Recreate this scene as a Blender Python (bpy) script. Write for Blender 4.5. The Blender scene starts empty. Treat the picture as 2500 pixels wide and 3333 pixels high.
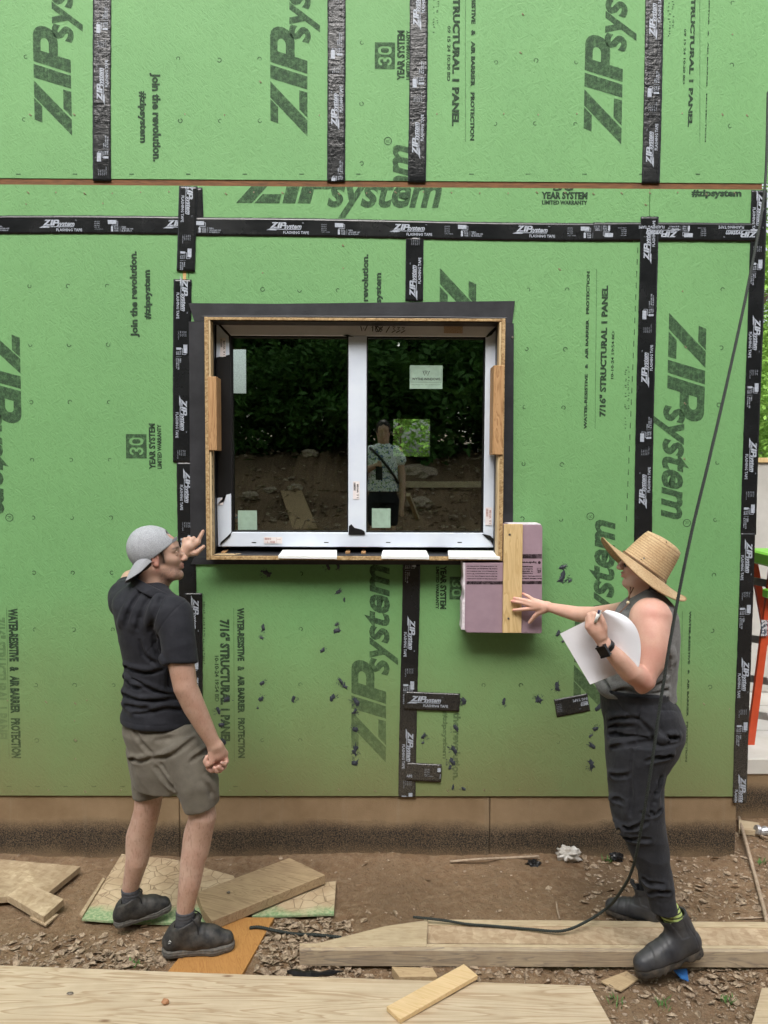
import bpy, bmesh, math, random
import numpy as np
from mathutils import Vector, Matrix
S = bpy.context.scene
COL = S.collection
PI = math.pi
rnd = random.Random(7)
nrs = np.random.RandomState(11)

# ---------------------------------------------------------------- camera, sky, sun, exposure
FPX = 2507.0
CAM = np.array([0.0, -4.13, 2.15])
PITCH, YAW, ROLL = map(math.radians, (3.3, 0.4, 0.25))
FW = np.array([math.sin(YAW)*math.cos(PITCH), math.cos(YAW)*math.cos(PITCH), -math.sin(PITCH)])
RT = np.array([math.cos(YAW), -math.sin(YAW), 0.0])
UP = np.cross(RT, FW)
RT, UP = RT*math.cos(ROLL)+UP*math.sin(ROLL), UP*math.cos(ROLL)-RT*math.sin(ROLL)
cam = bpy.data.cameras.new('camera'); camo = bpy.data.objects.new('camera', cam); COL.objects.link(camo)
cam.sensor_fit = 'HORIZONTAL'; cam.sensor_width = 36.0; cam.lens = 36.0*FPX/2500.0
cam.clip_start = 0.02; cam.clip_end = 600
camo.matrix_world = Matrix(((RT[0], UP[0], -FW[0], CAM[0]), (RT[1], UP[1], -FW[1], CAM[1]), (RT[2], UP[2], -FW[2], CAM[2]), (0, 0, 0, 1)))
S.camera = camo
SUN_EL, SUN_AZ = math.radians(48), math.radians(188)     # azimuth clockwise from +Y: behind the camera
wd = bpy.data.worlds.new('World'); S.world = wd; wd.use_nodes = True
wn = wd.node_tree.nodes; wl = wd.node_tree.links; wn.clear()
sky = wn.new('ShaderNodeTexSky'); sky.sky_type = 'NISHITA'; sky.sun_disc = False
sky.sun_elevation = SUN_EL; sky.sun_rotation = SUN_AZ; sky.air_density = 1.0; sky.dust_density = 6.0; sky.ozone_density = 1.0
hs = wn.new('ShaderNodeHueSaturation'); hs.inputs['Saturation'].default_value = 0.30
bgn = wn.new('ShaderNodeBackground'); bgn.inputs['Strength'].default_value = 0.15
wo = wn.new('ShaderNodeOutputWorld')
wl.new(sky.outputs[0], hs.inputs['Color']); wl.new(hs.outputs[0], bgn.inputs[0]); wl.new(bgn.outputs[0], wo.inputs[0])
sl = bpy.data.lights.new('sun', 'SUN'); sl.energy = 1.5; sl.angle = math.radians(50); sl.color = (1.0, 0.97, 0.92)
so = bpy.data.objects.new('sun', sl); COL.objects.link(so); so.location = (0, -8, 20)
sd = Vector((math.sin(SUN_AZ)*math.cos(SUN_EL), math.cos(SUN_AZ)*math.cos(SUN_EL), math.sin(SUN_EL)))
so.rotation_euler = sd.to_track_quat('Z', 'Y').to_euler()
S.view_settings.view_transform = 'Standard'; S.view_settings.look = 'None'
S.view_settings.gamma = 1.0; S.view_settings.exposure = 1.02
S.view_settings.use_curve_mapping = False
S.render.engine = 'CYCLES'; S.render.resolution_x = 768; S.render.resolution_y = 1024

# ---------------------------------------------------------------- measuring: photo pixel -> point on a real plane
def ray(px, py): return FW + RT*((px-1250)/FPX) + UP*((1666.5-py)/FPX)
def W(px, py, Y=0.0):
    d = ray(px, py); return CAM + d*((Y-CAM[1])/d[1])
def Q(px, py, d): return W(px, py, -d)
def G(px, py, z=0.0):
    d = ray(px, py); return CAM + d*((z-CAM[2])/d[2])
def mpp(p): return float(np.dot(np.asarray(p)-CAM, FW))/FPX      # metres per photo pixel at a point

# ---------------------------------------------------------------- noise
def _h(ix, iy, iz, seed):
    n = (ix.astype(np.int64)*374761393 + iy.astype(np.int64)*668265263 + iz.astype(np.int64)*2147483647 + seed*974634777) & 0xffffffff
    n = ((n ^ (n >> 13))*1274126177) & 0xffffffff
    return ((n ^ (n >> 16)) & 0xffff)/65535.0
def noise3(p, sc=1.0, seed=0):
    q = np.asarray(p, float)*sc; i = np.floor(q).astype(int); f = q-i; f = f*f*(3-2*f)
    r = 0
    for dx in (0, 1):
        for dy in (0, 1):
            for dz in (0, 1):
                w = (f[..., 0] if dx else 1-f[..., 0])*(f[..., 1] if dy else 1-f[..., 1])*(f[..., 2] if dz else 1-f[..., 2])
                r = r + w*_h(i[..., 0]+dx, i[..., 1]+dy, i[..., 2]+dz, seed)
    return r*2-1
def fbm(p, sc=1.0, oc=3, seed=0):
    r = 0; a = 1
    for o in range(oc): r = r + a*noise3(p, sc*2**o, seed+o*17); a *= .5
    return r

# ---------------------------------------------------------------- objects
ORG = {}
def root(name, loc, label, cat, group=None, kind=None):
    o = bpy.data.objects.new(name, None); COL.objects.link(o); o.empty_display_size = .1
    o.location = [float(v) for v in loc]; ORG[o.name] = np.array(loc, float)
    tag(o, label, cat, group, kind); return o
def tag(o, label=None, cat=None, group=None, kind=None):
    if label: o['label'] = label
    if cat: o['category'] = cat
    if group: o['group'] = group
    if kind: o['kind'] = kind
    return o
def mk(name, verts, faces, mat, parent=None, kind=None, smooth=False, mesh=None, org=None):
    v = np.asarray(verts, float).reshape(-1, 3) if mesh is None else None
    if org is None: org = (v.min(0)+v.max(0))/2
    org = np.array(org, float)
    if mesh is None:
        mesh = bpy.data.meshes.new(name); vv = (v-org).astype(np.float32)
        if isinstance(faces, np.ndarray):
            n = faces.shape[1]; nf = len(faces)
            mesh.vertices.add(len(vv)); mesh.vertices.foreach_set('co', vv.ravel())
            mesh.loops.add(nf*n); mesh.loops.foreach_set('vertex_index', faces.astype(np.int32).ravel())
            mesh.polygons.add(nf); mesh.polygons.foreach_set('loop_start', np.arange(nf, dtype=np.int32)*n)
            mesh.polygons.foreach_set('loop_total', np.full(nf, n, np.int32)); mesh.update(calc_edges=True); mesh.validate()
        else:
            mesh.from_pydata(vv.tolist(), [], [list(map(int, f)) for f in faces])
        if mat: mesh.materials.append(mat)
        if smooth: mesh.polygons.foreach_set('use_smooth', [True]*len(mesh.polygons))
    o = bpy.data.objects.new(name, mesh); COL.objects.link(o)
    if parent: o.parent = parent; o.location = (org-ORG[parent.name]).tolist()
    else: o.location = org.tolist()
    ORG[o.name] = org
    if kind: o['kind'] = kind
    return o
class MB:                                   # collects shapes for ONE mesh object
    def __init__(s): s.v = []; s.f = []
    def add(s, v, f):
        b = len(s.v); s.v += [tuple(map(float, p)) for p in v]; s.f += [[int(i)+b for i in q] for q in f]; return s
    def box(s, lo, hi, bev=0.0, jit=0.0):
        lo = np.minimum(lo, hi)*1.0; hi_ = np.maximum(lo, hi); 
        bm = bmesh.new(); bmesh.ops.create_cube(bm, size=1)
        for v in bm.verts:
            for k in range(3): v.co[k] = lo[k] if v.co[k] < 0 else hi_[k]
            if jit: v.co += Vector([rnd.uniform(-jit, jit) for _ in range(3)])
        if bev: bmesh.ops.bevel(bm, geom=list(bm.edges), offset=bev, segments=1, affect='EDGES')
        s.bm(bm); return s
    def bm(s, bm):
        bm.verts.index_update(); s.add([v.co for v in bm.verts], [[v.index for v in f.verts] for f in bm.faces]); bm.free(); return s
    def slab(s, top, down, bev=0.0):           # top: polygon of 3-D points, down: thickness vector
        n = len(top); top = [np.array(p, float) for p in top]; dn = np.array(down, float)
        bm = bmesh.new(); a = [bm.verts.new(p.tolist()) for p in top]; b = [bm.verts.new((p+dn).tolist()) for p in top]
        bm.faces.new(a); bm.faces.new(b[::-1])
        for i in range(n): bm.faces.new((a[i], b[i], b[(i+1) % n], a[(i+1) % n]))
        bmesh.ops.recalc_face_normals(bm, faces=list(bm.faces))
        if bev: bmesh.ops.bevel(bm, geom=list(bm.edges), offset=bev, segments=1, affect='EDGES')
        return s.bm(bm)
    def tube(s, pts, r, n=8, cap=True):
        pts = [np.array(p, float) for p in pts]; m = len(pts); rr = r if hasattr(r, '__len__') else [r]*m
        V = []; F = []; prev = None
        for i in range(m):
            t = pts[min(i+1, m-1)]-pts[max(i-1, 0)]; t = t/(np.linalg.norm(t)+1e-9)
            if prev is None:
                a = np.cross(t, [0, 0, 1.]); a = a if np.linalg.norm(a) > .1 else np.cross(t, [0, 1., 0])
            else: a = prev-t*np.dot(prev, t)
            a = a/np.linalg.norm(a); prev = a; b = np.cross(t, a)
            for k in range(n):
                w = 2*PI*k/n; V.append(pts[i]+(a*math.cos(w)+b*math.sin(w))*rr[i])
        for i in range(m-1):
            for k in range(n): F.append([i*n+k, i*n+(k+1) % n, (i+1)*n+(k+1) % n, (i+1)*n+k])
        if cap: F.append(list(range(n))[::-1]); F.append([(m-1)*n+k for k in range(n)])
        return s.add(V, F)
    def build(s, name, mat, parent=None, kind=None, smooth=False): return mk(name, s.v, s.f, mat, parent, kind, smooth)
def catmull(pts, n=8):
    P = [np.array(p, float) for p in pts]; P = [2*P[0]-P[1]]+P+[2*P[-1]-P[-2]]; out = []
    for i in range(1, len(P)-2):
        for k in range(n):
            t = k/n; out.append(.5*((2*P[i])+(-P[i-1]+P[i+1])*t+(2*P[i-1]-5*P[i]+4*P[i+1]-P[i+2])*t*t+(-P[i-1]+3*P[i]-3*P[i+1]+P[i+2])*t**3))
    out.append(P[-2]); return out

# ---------------------------------------------------------------- materials
class NT:
    def __init__(s, name):
        s.m = bpy.data.materials.new(name); s.m.use_nodes = True; s.t = s.m.node_tree; s.t.nodes.clear()
        s.out = s.n('ShaderNodeOutputMaterial'); s.p = s.n('ShaderNodeBsdfPrincipled'); s.l(s.p.outputs[0], s.out.inputs[0])
        s.geo = s.n('ShaderNodeNewGeometry'); s.tc = s.n('ShaderNodeTexCoord')
    def n(s, t, **k):
        x = s.t.nodes.new(t)
        for a, b in k.items(): setattr(x, a, b)
        return x
    def l(s, a, b): s.t.links.new(a, b)
    def vec(s, scale=(1, 1, 1), rot=(0, 0, 0), src='world'):
        mp = s.n('ShaderNodeMapping'); mp.inputs['Scale'].default_value = scale; mp.inputs['Rotation'].default_value = rot
        s.l(s.geo.outputs['Position'] if src == 'world' else s.tc.outputs['Object'], mp.inputs[0]); return mp.outputs[0]
    def noise(s, sc, det=4, rough=.55, vec=None, dist=0.0):
        x = s.n('ShaderNodeTexNoise'); x.inputs['Scale'].default_value = sc; x.inputs['Detail'].default_value = det
        x.inputs['Roughness'].default_value = rough; x.inputs['Distortion'].default_value = dist
        s.l(vec if vec is not None else s.geo.outputs['Position'], x.inputs['Vector']); return x.outputs['Fac']
    def voro(s, sc, vec=None, feat='F1', out='Distance'):
        x = s.n('ShaderNodeTexVoronoi', feature=feat); x.inputs['Scale'].default_value = sc
        s.l(vec if vec is not None else s.geo.outputs['Position'], x.inputs['Vector']); return x.outputs[out]
    def ramp(s, f, stops):
        x = s.n('ShaderNodeValToRGB'); e = x.color_ramp.elements
        while len(e) < len(stops): e.new(.5)
        for i, (p, c) in enumerate(stops):
            e[i].position = p; e[i].color = (c, c, c, 1) if not hasattr(c, '__len__') else (*c[:3], 1)
        s.l(f, x.inputs[0]); return x.outputs[0]
    def mix(s, f, a, b, mode='MIX'):
        x = s.n('ShaderNodeMix', data_type='RGBA', blend_type=mode)
        if isinstance(f, (int, float)): x.inputs[0].default_value = f
        else: s.l(f, x.inputs[0])
        for v, k in ((a, 6), (b, 7)):
            if hasattr(v, '__len__'): x.inputs[k].default_value = (*v[:3], 1)
            else: s.l(v, x.inputs[k])
        return x.outputs[2]
    def math(s, op, a, b=0.0, c=0.0):
        x = s.n('ShaderNodeMath', operation=op)
        for i, v in enumerate((a, b, c)):
            if isinstance(v, (int, float)): x.inputs[i].default_value = v
            else: s.l(v, x.inputs[i])
        return x.outputs[0]
    def sep(s, vec=None):
        x = s.n('ShaderNodeSeparateXYZ'); s.l(vec if vec is not None else s.geo.outputs['Position'], x.inputs[0]); return x.outputs
    def set(s, col=None, rough=None, metal=None, spec=None):
        if col is not None:
            if hasattr(col, '__len__'): s.p.inputs['Base Color'].default_value = (*col[:3], 1)
            else: s.l(col, s.p.inputs['Base Color'])
        if rough is not None:
            if isinstance(rough, (int, float)): s.p.inputs['Roughness'].default_value = rough
            else: s.l(rough, s.p.inputs['Roughness'])
        if metal is not None: s.p.inputs['Metallic'].default_value = metal
        if spec is not None: s.p.inputs['Specular IOR Level'].default_value = spec
        return s
    def bump(s, h, st=.5, dist=.002):
        x = s.n('ShaderNodeBump'); x.inputs['Strength'].default_value = st; x.inputs['Distance'].default_value = dist
        s.l(h, x.inputs['Height']); s.l(x.outputs[0], s.p.inputs['Normal']); return s
def simple(name, c, c2=None, sc=20, rough=.6, spec=.5, bs=60, bst=.3, bd=.002, metal=0, src='object', stretch=(1, 1, 1), lo=.35, hi=.65):
    m = NT(name); v = m.vec(stretch, src=src)
    if c2 is not None: m.set(m.mix(m.ramp(m.noise(sc, 5, .6, v), [(lo, 0), (hi, 1)]), c, c2))
    else: m.set(c)
    m.set(rough=rough, spec=spec, metal=metal)
    if bst: m.bump(m.noise(bs, 4, .6, v), bst, bd)
    return m.m

def m_sheathing():
    m = NT('green_sheathing'); h = None
    fib = []
    for k, (a, sx, sc) in enumerate(((.5, 9, 16), (-.7, 8, 18), (1.35, 8, 15), (2.2, 9, 20))):
        v = m.vec((sc, sc, sc*0+sc), (0, a, 0)); mp = m.n('ShaderNodeMapping'); mp.inputs['Scale'].default_value = (1, 1, sx*.55)
        m.l(v, mp.inputs[0]); fib.append(m.ramp(m.noise(1.0, 3, .6, mp.outputs[0], .6), [(.44, 0), (.62, 1)]))
    h = m.math('MAXIMUM', m.math('MAXIMUM', fib[0], fib[1]), m.math('MAXIMUM', fib[2], fib[3]))
    base = m.mix(m.ramp(m.noise(.9, 4, .6), [(.35, 0), (.7, 1)]), (.132, .296, .110), (.156, .336, .128))
    base = m.mix(m.math('MULTIPLY', h, .25), base, (.19, .42, .17))
    fleck = m.ramp(m.noise(260, 2, .5), [(.60, 0), (.72, 1)])
    base = m.mix(m.math('MULTIPLY', fleck, .25), base, (.06, .16, .07))
    # splashed dirt, heaviest near the ground
    z = m.sep()[2]; zz = m.math('ADD', z, m.math('MULTIPLY', m.math('SUBTRACT', m.noise(1.6, 5, .6), .5), .7))
    d = m.ramp(zz, [(0.0, 0), (1, 1)]); d = m.math('SUBTRACT', 1.0, m.math('DIVIDE', m.math('SUBTRACT', zz, .33), 1.25))
    d = m.math('MAXIMUM', m.math('MINIMUM', d, 1.0), 0.0); d = m.math('POWER', d, 1.25)
    sp = m.ramp(m.noise(420, 3, .6), [(.38, .5), (.62, 1)])
    base = m.mix(m.math('MULTIPLY', m.math('MULTIPLY', d, sp), 1.0), base, (.190, .150, .070))
    st = m.ramp(m.noise(3.2, 6, .7, m.vec((1, 1, .5))), [(.55, 0), (.75, 1)])
    base = m.mix(m.math('MULTIPLY', st, .10), base, (.09, .22, .09))
    m.set(base, .62, spec=.35); hb = m.math('ADD', m.math('MULTIPLY', h, 1.0), m.math('MULTIPLY', m.noise(300, 2), .25))
    m.bump(hb, .42, .0026); return m.m
def m_ink(name='printed_ink', c=(.035, .065, .04), cover=.80):
    m = NT(name); m.set(c, .7, spec=.2)
    tr = m.n('ShaderNodeBsdfTransparent'); mx = m.n('ShaderNodeMixShader')
    a = m.ramp(m.noise(38, 5, .75), [(.30, .35), (.55, 1)])
    b = m.ramp(m.noise(1.0, 3, .7, m.vec((160, 160, 5))), [(.28, .6), (.42, 1)])
    c_ = m.ramp(m.noise(700, 2, .5), [(.30, .3), (.48, 1)])
    z = m.sep()[2]; zf = m.math('MINIMUM', m.math('MAXIMUM', m.math('MULTIPLY', m.math('SUBTRACT', z, .1), .85), .45), 1.0)
    f = m.math('MULTIPLY', m.math('MULTIPLY', m.math('MULTIPLY', a, b), c_), m.math('MULTIPLY', zf, cover))
    m.l(f, mx.inputs[0]); m.l(tr.outputs[0], mx.inputs[1]); m.l(m.p.outputs[0], mx.inputs[2]); m.l(mx.outputs[0], m.out.inputs[0]); return m.m
def m_tape():
    m = NT('black_flashing_tape'); z = m.sep()[2]
    n1 = m.noise(18, 5, .6, None, .8); n2 = m.noise(1.0, 3, .5, m.vec((7, 7, 60))); n3 = m.noise(1, 3, .5, m.vec((70, 70, 9)))
    n5 = m.noise(48, 4, .65, None, .8)
    hi = m.ramp(z, [(0, 0), (1, 1)])
    up = m.math('MINIMUM', m.math('MAXIMUM', m.math('MULTIPLY', m.math('SUBTRACT', z, 3.3), .8), .12), 1.0)
    h = m.math('ADD', m.math('ADD', m.math('MULTIPLY', n1, .6), m.math('MULTIPLY', n5, .35)), m.math('MULTIPLY', m.math('ADD', n2, n3), .35))
    dust = m.ramp(m.noise(350, 3, .6), [(.45, 0), (.62, 1)])
    d = m.math('MAXIMUM', m.math('MINIMUM', m.math('SUBTRACT', 1.0, m.math('DIVIDE', m.math('SUBTRACT', z, .3), .8)), 1.0), 0.0)
    b = m.mix(m.math('MULTIPLY', m.math('MULTIPLY', dust, d), .8), (.010, .011, .012), (.16, .14, .11))
    b = m.mix(m.math('MULTIPLY', m.ramp(m.noise(6, 5, .7), [(.5, 0), (.8, 1)]), .3), b, (.035, .037, .04))
    m.set(b, m.ramp(m.noise(4, 4), [(.3, .17), (.7, .34)]), spec=.5)
    x = m.n('ShaderNodeBump'); x.inputs['Distance'].default_value = .012; m.l(up, x.inputs['Strength']); m.l(h, x.inputs['Height']); m.l(x.outputs[0], m.p.inputs['Normal'])
    return m.m
def m_wood(name, c1, c2, ang=0.0, axis='z', fine=1.0, rough=.7, src='world', knots=True, dirt=0.0, rings=1.0):
    # grain runs along local x after rotation
    m = NT(name); rot = {'z': (0, 0, ang), 'y': (0, ang, 0), 'x': (ang, 0, 0)}[axis]
    v = m.vec((1, 1, 1), rot, src); mp = m.n('ShaderNodeMapping'); mp.inputs['Scale'].default_value = (1.4*fine, 14*fine, 14*fine); m.l(v, mp.inputs[0])
    w = m.noise(1.6*rings, 3, .5, mp.outputs[0], 1.4); wv = m.math('FRACT', m.math('MULTIPLY', w, 7.0))
    ring = m.ramp(wv, [(0, .0), (.6, .35), (.9, 1), (1.0, .1)])
    mp2 = m.n('ShaderNodeMapping'); mp2.inputs['Scale'].default_value = (8*fine, 260*fine, 260*fine); m.l(v, mp2.inputs[0])
    fb = m.noise(1, 3, .6, mp2.outputs[0])
    c = m.mix(m.math('MULTIPLY', ring, .95), c1, c2); c = m.mix(m.math('MULTIPLY', m.ramp(fb, [(.45, 0), (.7, 1)]), .35), c, c2)
    c = m.mix(m.math('MULTIPLY', m.ramp(m.noise(4, 5, .6, v), [(.45, 0), (.75, 1)]), .3), c, tuple(x*.72 for x in c1))
    mp3 = m.n('ShaderNodeMapping'); mp3.inputs['Scale'].default_value = (1.3, 3.4, 3.4); m.l(v, mp3.inputs[0]); kd = m.math('ADD', m.voro(1.9, mp3.outputs[0]), m.math('MULTIPLY', m.noise(14, 3, .6, v), .05)); c = m.mix(m.ramp(kd, [(.055, .85), (.075, .45), (.10, 0)]), c, (.17, .09, .045))
    if dirt: c = m.mix(m.math('MULTIPLY', m.ramp(m.noise(7, 6, .65, v), [(.42, 0), (.62, 1)]), dirt), c, (.23, .155, .095))
    m.set(c, rough, spec=.3); m.bump(m.math('ADD', fb, m.math('MULTIPLY', ring, .5)), .35, .001); return m.m
def m_osb(name, c1, c2, src='world', dirt=0.0, sc=34, dcol=(.25, .175, .105)):
    m = NT(name); fl = []
    for a, r in ((0.4, (.2, .1, 0)), (1.5, (0, .3, .2)), (2.4, (.1, 0, .3))):
        v = m.vec((1, 1, 1), (r[0], a*.6+r[1], a+r[2]), src); mp = m.n('ShaderNodeMapping'); mp.inputs['Scale'].default_value = (.45, 2.2, 1.2); m.l(v, mp.inputs[0])
        x = m.n('ShaderNodeTexVoronoi'); x.inputs['Scale'].default_value = sc; m.l(mp.outputs[0], x.inputs['Vector'])
        bw = m.n('ShaderNodeRGBToBW'); m.l(x.outputs['Color'], bw.inputs[0]); fl.append(bw.outputs[0])
    k = m.math('DIVIDE', m.math('ADD', m.math('ADD', fl[0], fl[1]), fl[2]), 3.0)
    c = m.mix(m.ramp(k, [(.28, 0), (.5, .5), (.72, 1)]), c2, c1)
    if dirt: c = m.mix(m.math('MULTIPLY', m.ramp(m.noise(6, 6, .65), [(.36, 0), (.6, 1)]), dirt), c, dcol)
    m.set(c, .75, spec=.25); m.bump(m.math('ADD', k, m.math('MULTIPLY', m.noise(200, 3), .5)), .5, .0015); return m.m
def m_mud():
    m = NT('mud'); g = m.geo.outputs['Position']
    n = m.noise(2.2, 6, .65); f = m.noise(28, 5, .65)
    c = m.mix(m.ramp(n, [(.35, 0), (.65, 1)]), (.150, .088, .046), (.255, .165, .094))
    c = m.mix(m.ramp(f, [(.42, 0), (.68, .55)]), c, (.32, .24, .155))
    c = m.mix(m.ramp(m.noise(90, 3, .6), [(.56, 0), (.68, .6)]), c, (.07, .045, .028))
    c = m.mix(m.ramp(m.voro(55, m.vec((1, 1, 1))), [(.10, .5), (.18, 0)]), c, (.28, .22, .155))
    m.set(c, m.ramp(n, [(.3, .55), (.7, .9)]), spec=.3)
    cr = m.ramp(m.voro(9, m.vec((1, 1, 1)), 'DISTANCE_TO_EDGE'), [(0, 0), (.02, 1)])
    c2_ = m.mix(m.ramp(m.noise(1.1, 5, .6), [(.50, 0), (.66, .5)]), c, (.085, .054, .031)); m.set(c2_); m.bump(m.math('ADD', m.math('MULTIPLY', f, 1.0), m.math('MULTIPLY', m.noise(110, 4, .6), .5)), 1.0, .016); return m.m
def m_cloth(name, c, c2, weave=900, rough=.85, sc=30, wr=6, sheen=.15, st=.35, heather=0.0):
    m = NT(name); v = m.vec((1, 1, 1), src='world')
    b = m.mix(m.ramp(m.noise(sc, 4, .6, v), [(.35, 0), (.65, 1)]), c, c2)
    if heather: b = m.mix(m.math('MULTIPLY', m.ramp(m.noise(1, 3, .6, m.vec((500, 500, 140))), [(.42, 0), (.6, 1)]), heather), b, tuple(min(1, x*2.2+.02) for x in c))
    m.set(b, rough, spec=.25); m.p.inputs['Sheen Weight'].default_value = sheen
    m.bump(m.math('ADD', m.math('MULTIPLY', m.noise(weave, 2), .15), m.noise(wr*5, 4, .5, m.vec((1, 1, 1.0)), 1.0)), st, .006); return m.m
def m_skin(name, c=(.60, .36, .27), c2=(.52, .27, .20), hair=0.0):
    m = NT(name); at = m.n('ShaderNodeVertexColor', layer_name='tint')
    b = m.mix(m.ramp(m.noise(16, 4, .6), [(.35, 0), (.7, 1)]), c, c2)
    b = m.mix(m.ramp(m.noise(240, 2), [(.55, 0), (.75, .25)]), b, (.45, .22, .16))
    b = m.mix(1.0, b, at.outputs[0], 'MULTIPLY')
    m.set(b, .48, spec=.4); m.p.inputs['Subsurface Weight'].default_value = .12; m.p.inputs['Subsurface Radius'].default_value = (.012, .005, .003)
    m.bump(m.math('ADD', m.noise(500, 2), m.noise(60, 3)), .12, .002); return m.m
# ---------------------------------------------------------------- signed-distance modelling for bodies and clothes
class Field:
    def __init__(s, lo, hi, h):
        s.lo = np.array(lo, float); s.h = h; s.n = np.ceil((np.array(hi)-s.lo)/h).astype(int)+1
        s.ax = [s.lo[k]+h*np.arange(s.n[k]) for k in range(3)]; s.d = np.full(s.n, 0.5, np.float32)
    def reg(s, lo, hi, m):
        a = np.clip(np.floor((np.minimum(lo, hi)-m-s.lo)/s.h).astype(int), 0, s.n); b = np.clip(np.ceil((np.maximum(lo, hi)+m-s.lo)/s.h).astype(int)+1, 0, s.n)
        sl = tuple(slice(a[k], b[k]) for k in range(3))
        return sl, s.ax[0][sl[0]][:, None, None], s.ax[1][sl[1]][None, :, None], s.ax[2][sl[2]][None, None, :]
    def put(s, sl, e, k, op):
        e = e.astype(np.float32)
        d = s.d[sl]
        if op == '+':
            h = np.maximum(k-np.abs(d-e), 0)/k if k > 0 else 0; s.d[sl] = np.minimum(d, e)-h*h*k*.25
        elif op == '-':
            h = np.maximum(k-np.abs(d+e), 0)/k if k > 0 else 0; s.d[sl] = np.maximum(d, -e)+h*h*k*.25
        else: s.d[sl] = np.maximum(d, e)
    def cap(s, a, b, ra, rb=None, k=.01, op='+', side=None, e=1.0):
        rb = ra if rb is None else rb; a = np.array(a, float); b = np.array(b, float); m = max(ra, rb)*max(1, e)+k+2*s.h
        sl, X, Y, Z = s.reg(np.minimum(a, b), np.maximum(a, b), m); ab = b-a; L = max(ab@ab, 1e-12)
        px, py, pz = X-a[0], Y-a[1], Z-a[2]
        t = np.clip((px*ab[0]+py*ab[1]+pz*ab[2])/L, 0, 1); qx, qy, qz = px-t*ab[0], py-t*ab[1], pz-t*ab[2]
        if side is not None:
            w = np.array(side, float); w /= np.linalg.norm(w); c = (qx*w[0]+qy*w[1]+qz*w[2])*(1/e-1)
            qx, qy, qz = qx+c*w[0], qy+c*w[1], qz+c*w[2]
        s.put(sl, np.sqrt(qx*qx+qy*qy+qz*qz)-(ra+(rb-ra)*t), k, op); return s
    def chain(s, pts, rs, k=.012, **kw):
        P_ = np.array(pts, float); R = max(rs)*max(1, kw.get('e', 1))+k+2*s.h; sl, X, Y, Z = s.reg(P_.min(0), P_.max(0), R); keep = s.d[sl].copy(); s.d[sl] = .5
        for i in range(len(pts)-1): s.cap(pts[i], pts[i+1], rs[i], rs[i+1], .0 if 'side' in kw else .0, **kw)
        e = s.d[sl].copy(); s.d[sl] = keep; s.put(sl, e, k, '+'); return s
    def ell(s, c, r, k=.01, op='+', M=None):
        c = np.array(c, float); r = np.array(r, float); m = np.ones(3)*r.max()+k+2*s.h; sl, X, Y, Z = s.reg(c-m, c+m, 0)
        X, Y, Z = X-c[0], Y-c[1], Z-c[2]
        if M is not None: X, Y, Z = (X*M[0, i]+Y*M[1, i]+Z*M[2, i] for i in range(3))
        k0 = np.sqrt((X/r[0])**2+(Y/r[1])**2+(Z/r[2])**2)+1e-9; k1 = np.sqrt((X/r[0]**2)**2+(Y/r[1]**2)**2+(Z/r[2]**2)**2)+1e-9
        s.put(sl, k0*(k0-1)/k1, k, op); return s
    def loft(s, sec, k=.015, op='+'):           # sections: z, cx, cy, a, b, angle   (ascending z)
        sec = np.array(sorted(sec), float); R = sec[:, 3:5].max()+k+2*s.h
        lo = np.array([sec[:, 1].min()-R, sec[:, 2].min()-R, sec[0, 0]]); hi = np.array([sec[:, 1].max()+R, sec[:, 2].max()+R, sec[-1, 0]])
        sl, X, Y, Z = s.reg(lo, hi, .03); z = Z.ravel(); I = [np.interp(z, sec[:, 0], sec[:, j])[None, None, :] for j in range(1, 6)]
        # smooth the profile a little
        ca, sa = np.cos(I[4]), np.sin(I[4]); dx, dy = X-I[0], Y-I[1]; u = dx*ca+dy*sa; v = -dx*sa+dy*ca
        q = np.sqrt((u/I[2])**2+(v/I[3])**2); e = (q-1)*np.minimum(I[2], I[3]); zz = np.maximum(sec[0, 0]-Z, Z-sec[-1, 0])
        s.put(sl, np.maximum(e, zz+0*e), k, op); return s
    def cut(s, p, n, lo=None, hi=None):          # remove the side the normal points to
        p = np.array(p, float); n = np.array(n, float); n /= np.linalg.norm(n)
        sl, X, Y, Z = s.reg(s.lo if lo is None else lo, s.lo+s.n*s.h if hi is None else hi, 0)
        s.d[sl] = np.maximum(s.d[sl], ((X-p[0])*n[0]+(Y-p[1])*n[1]+(Z-p[2])*n[2]).astype(np.float32)); return s
    def surf(s, px, py):
        r = ray(px, py); t = np.arange(1.6, 5.2, .003); P_ = CAM+t[:, None]*r; i = np.round((P_-s.lo)/s.h).astype(int); ok = ((i >= 0) & (i < s.n)).all(1)
        v = np.full(len(t), 1.0); j = i[ok]; v[ok] = s.d[j[:, 0], j[:, 1], j[:, 2]]; w = np.nonzero(v < 0)[0]; return P_[w[0]] if len(w) else None
    def fold(s, pts, dep=.006, r=.016, ridge=.004, off=-9):
        # a cloth crease drawn on the surface, with a soft ridge beside it
        C = [np.array(p, float) for p in catmull([(*p, 0) for p in pts], 4)]; A_ = [s.surf(*c[:2]) for c in C]; B_ = []
        for i, c in enumerate(C):
            tt = C[min(i+1, len(C)-1)]-C[max(i-1, 0)]; tt /= np.linalg.norm(tt)+1e-9; q = c+np.array([tt[1], -tt[0], 0])*off*(-1 if tt[0] < 0 else 1)*-1; B_.append(s.surf(*q[:2]))
        n = len(C)
        if ridge:
            for i in range(n-1):
                if B_[i] is None or B_[i+1] is None or np.linalg.norm(B_[i]-B_[i+1]) > .06: continue
                e0 = math.sin(PI*(i+.5)/n); v = (B_[i]-CAM)/np.linalg.norm(B_[i]-CAM); s.cap(B_[i]+v*(r-ridge*e0), B_[i+1]+v*(r-ridge*e0), r, r, .014)
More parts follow.
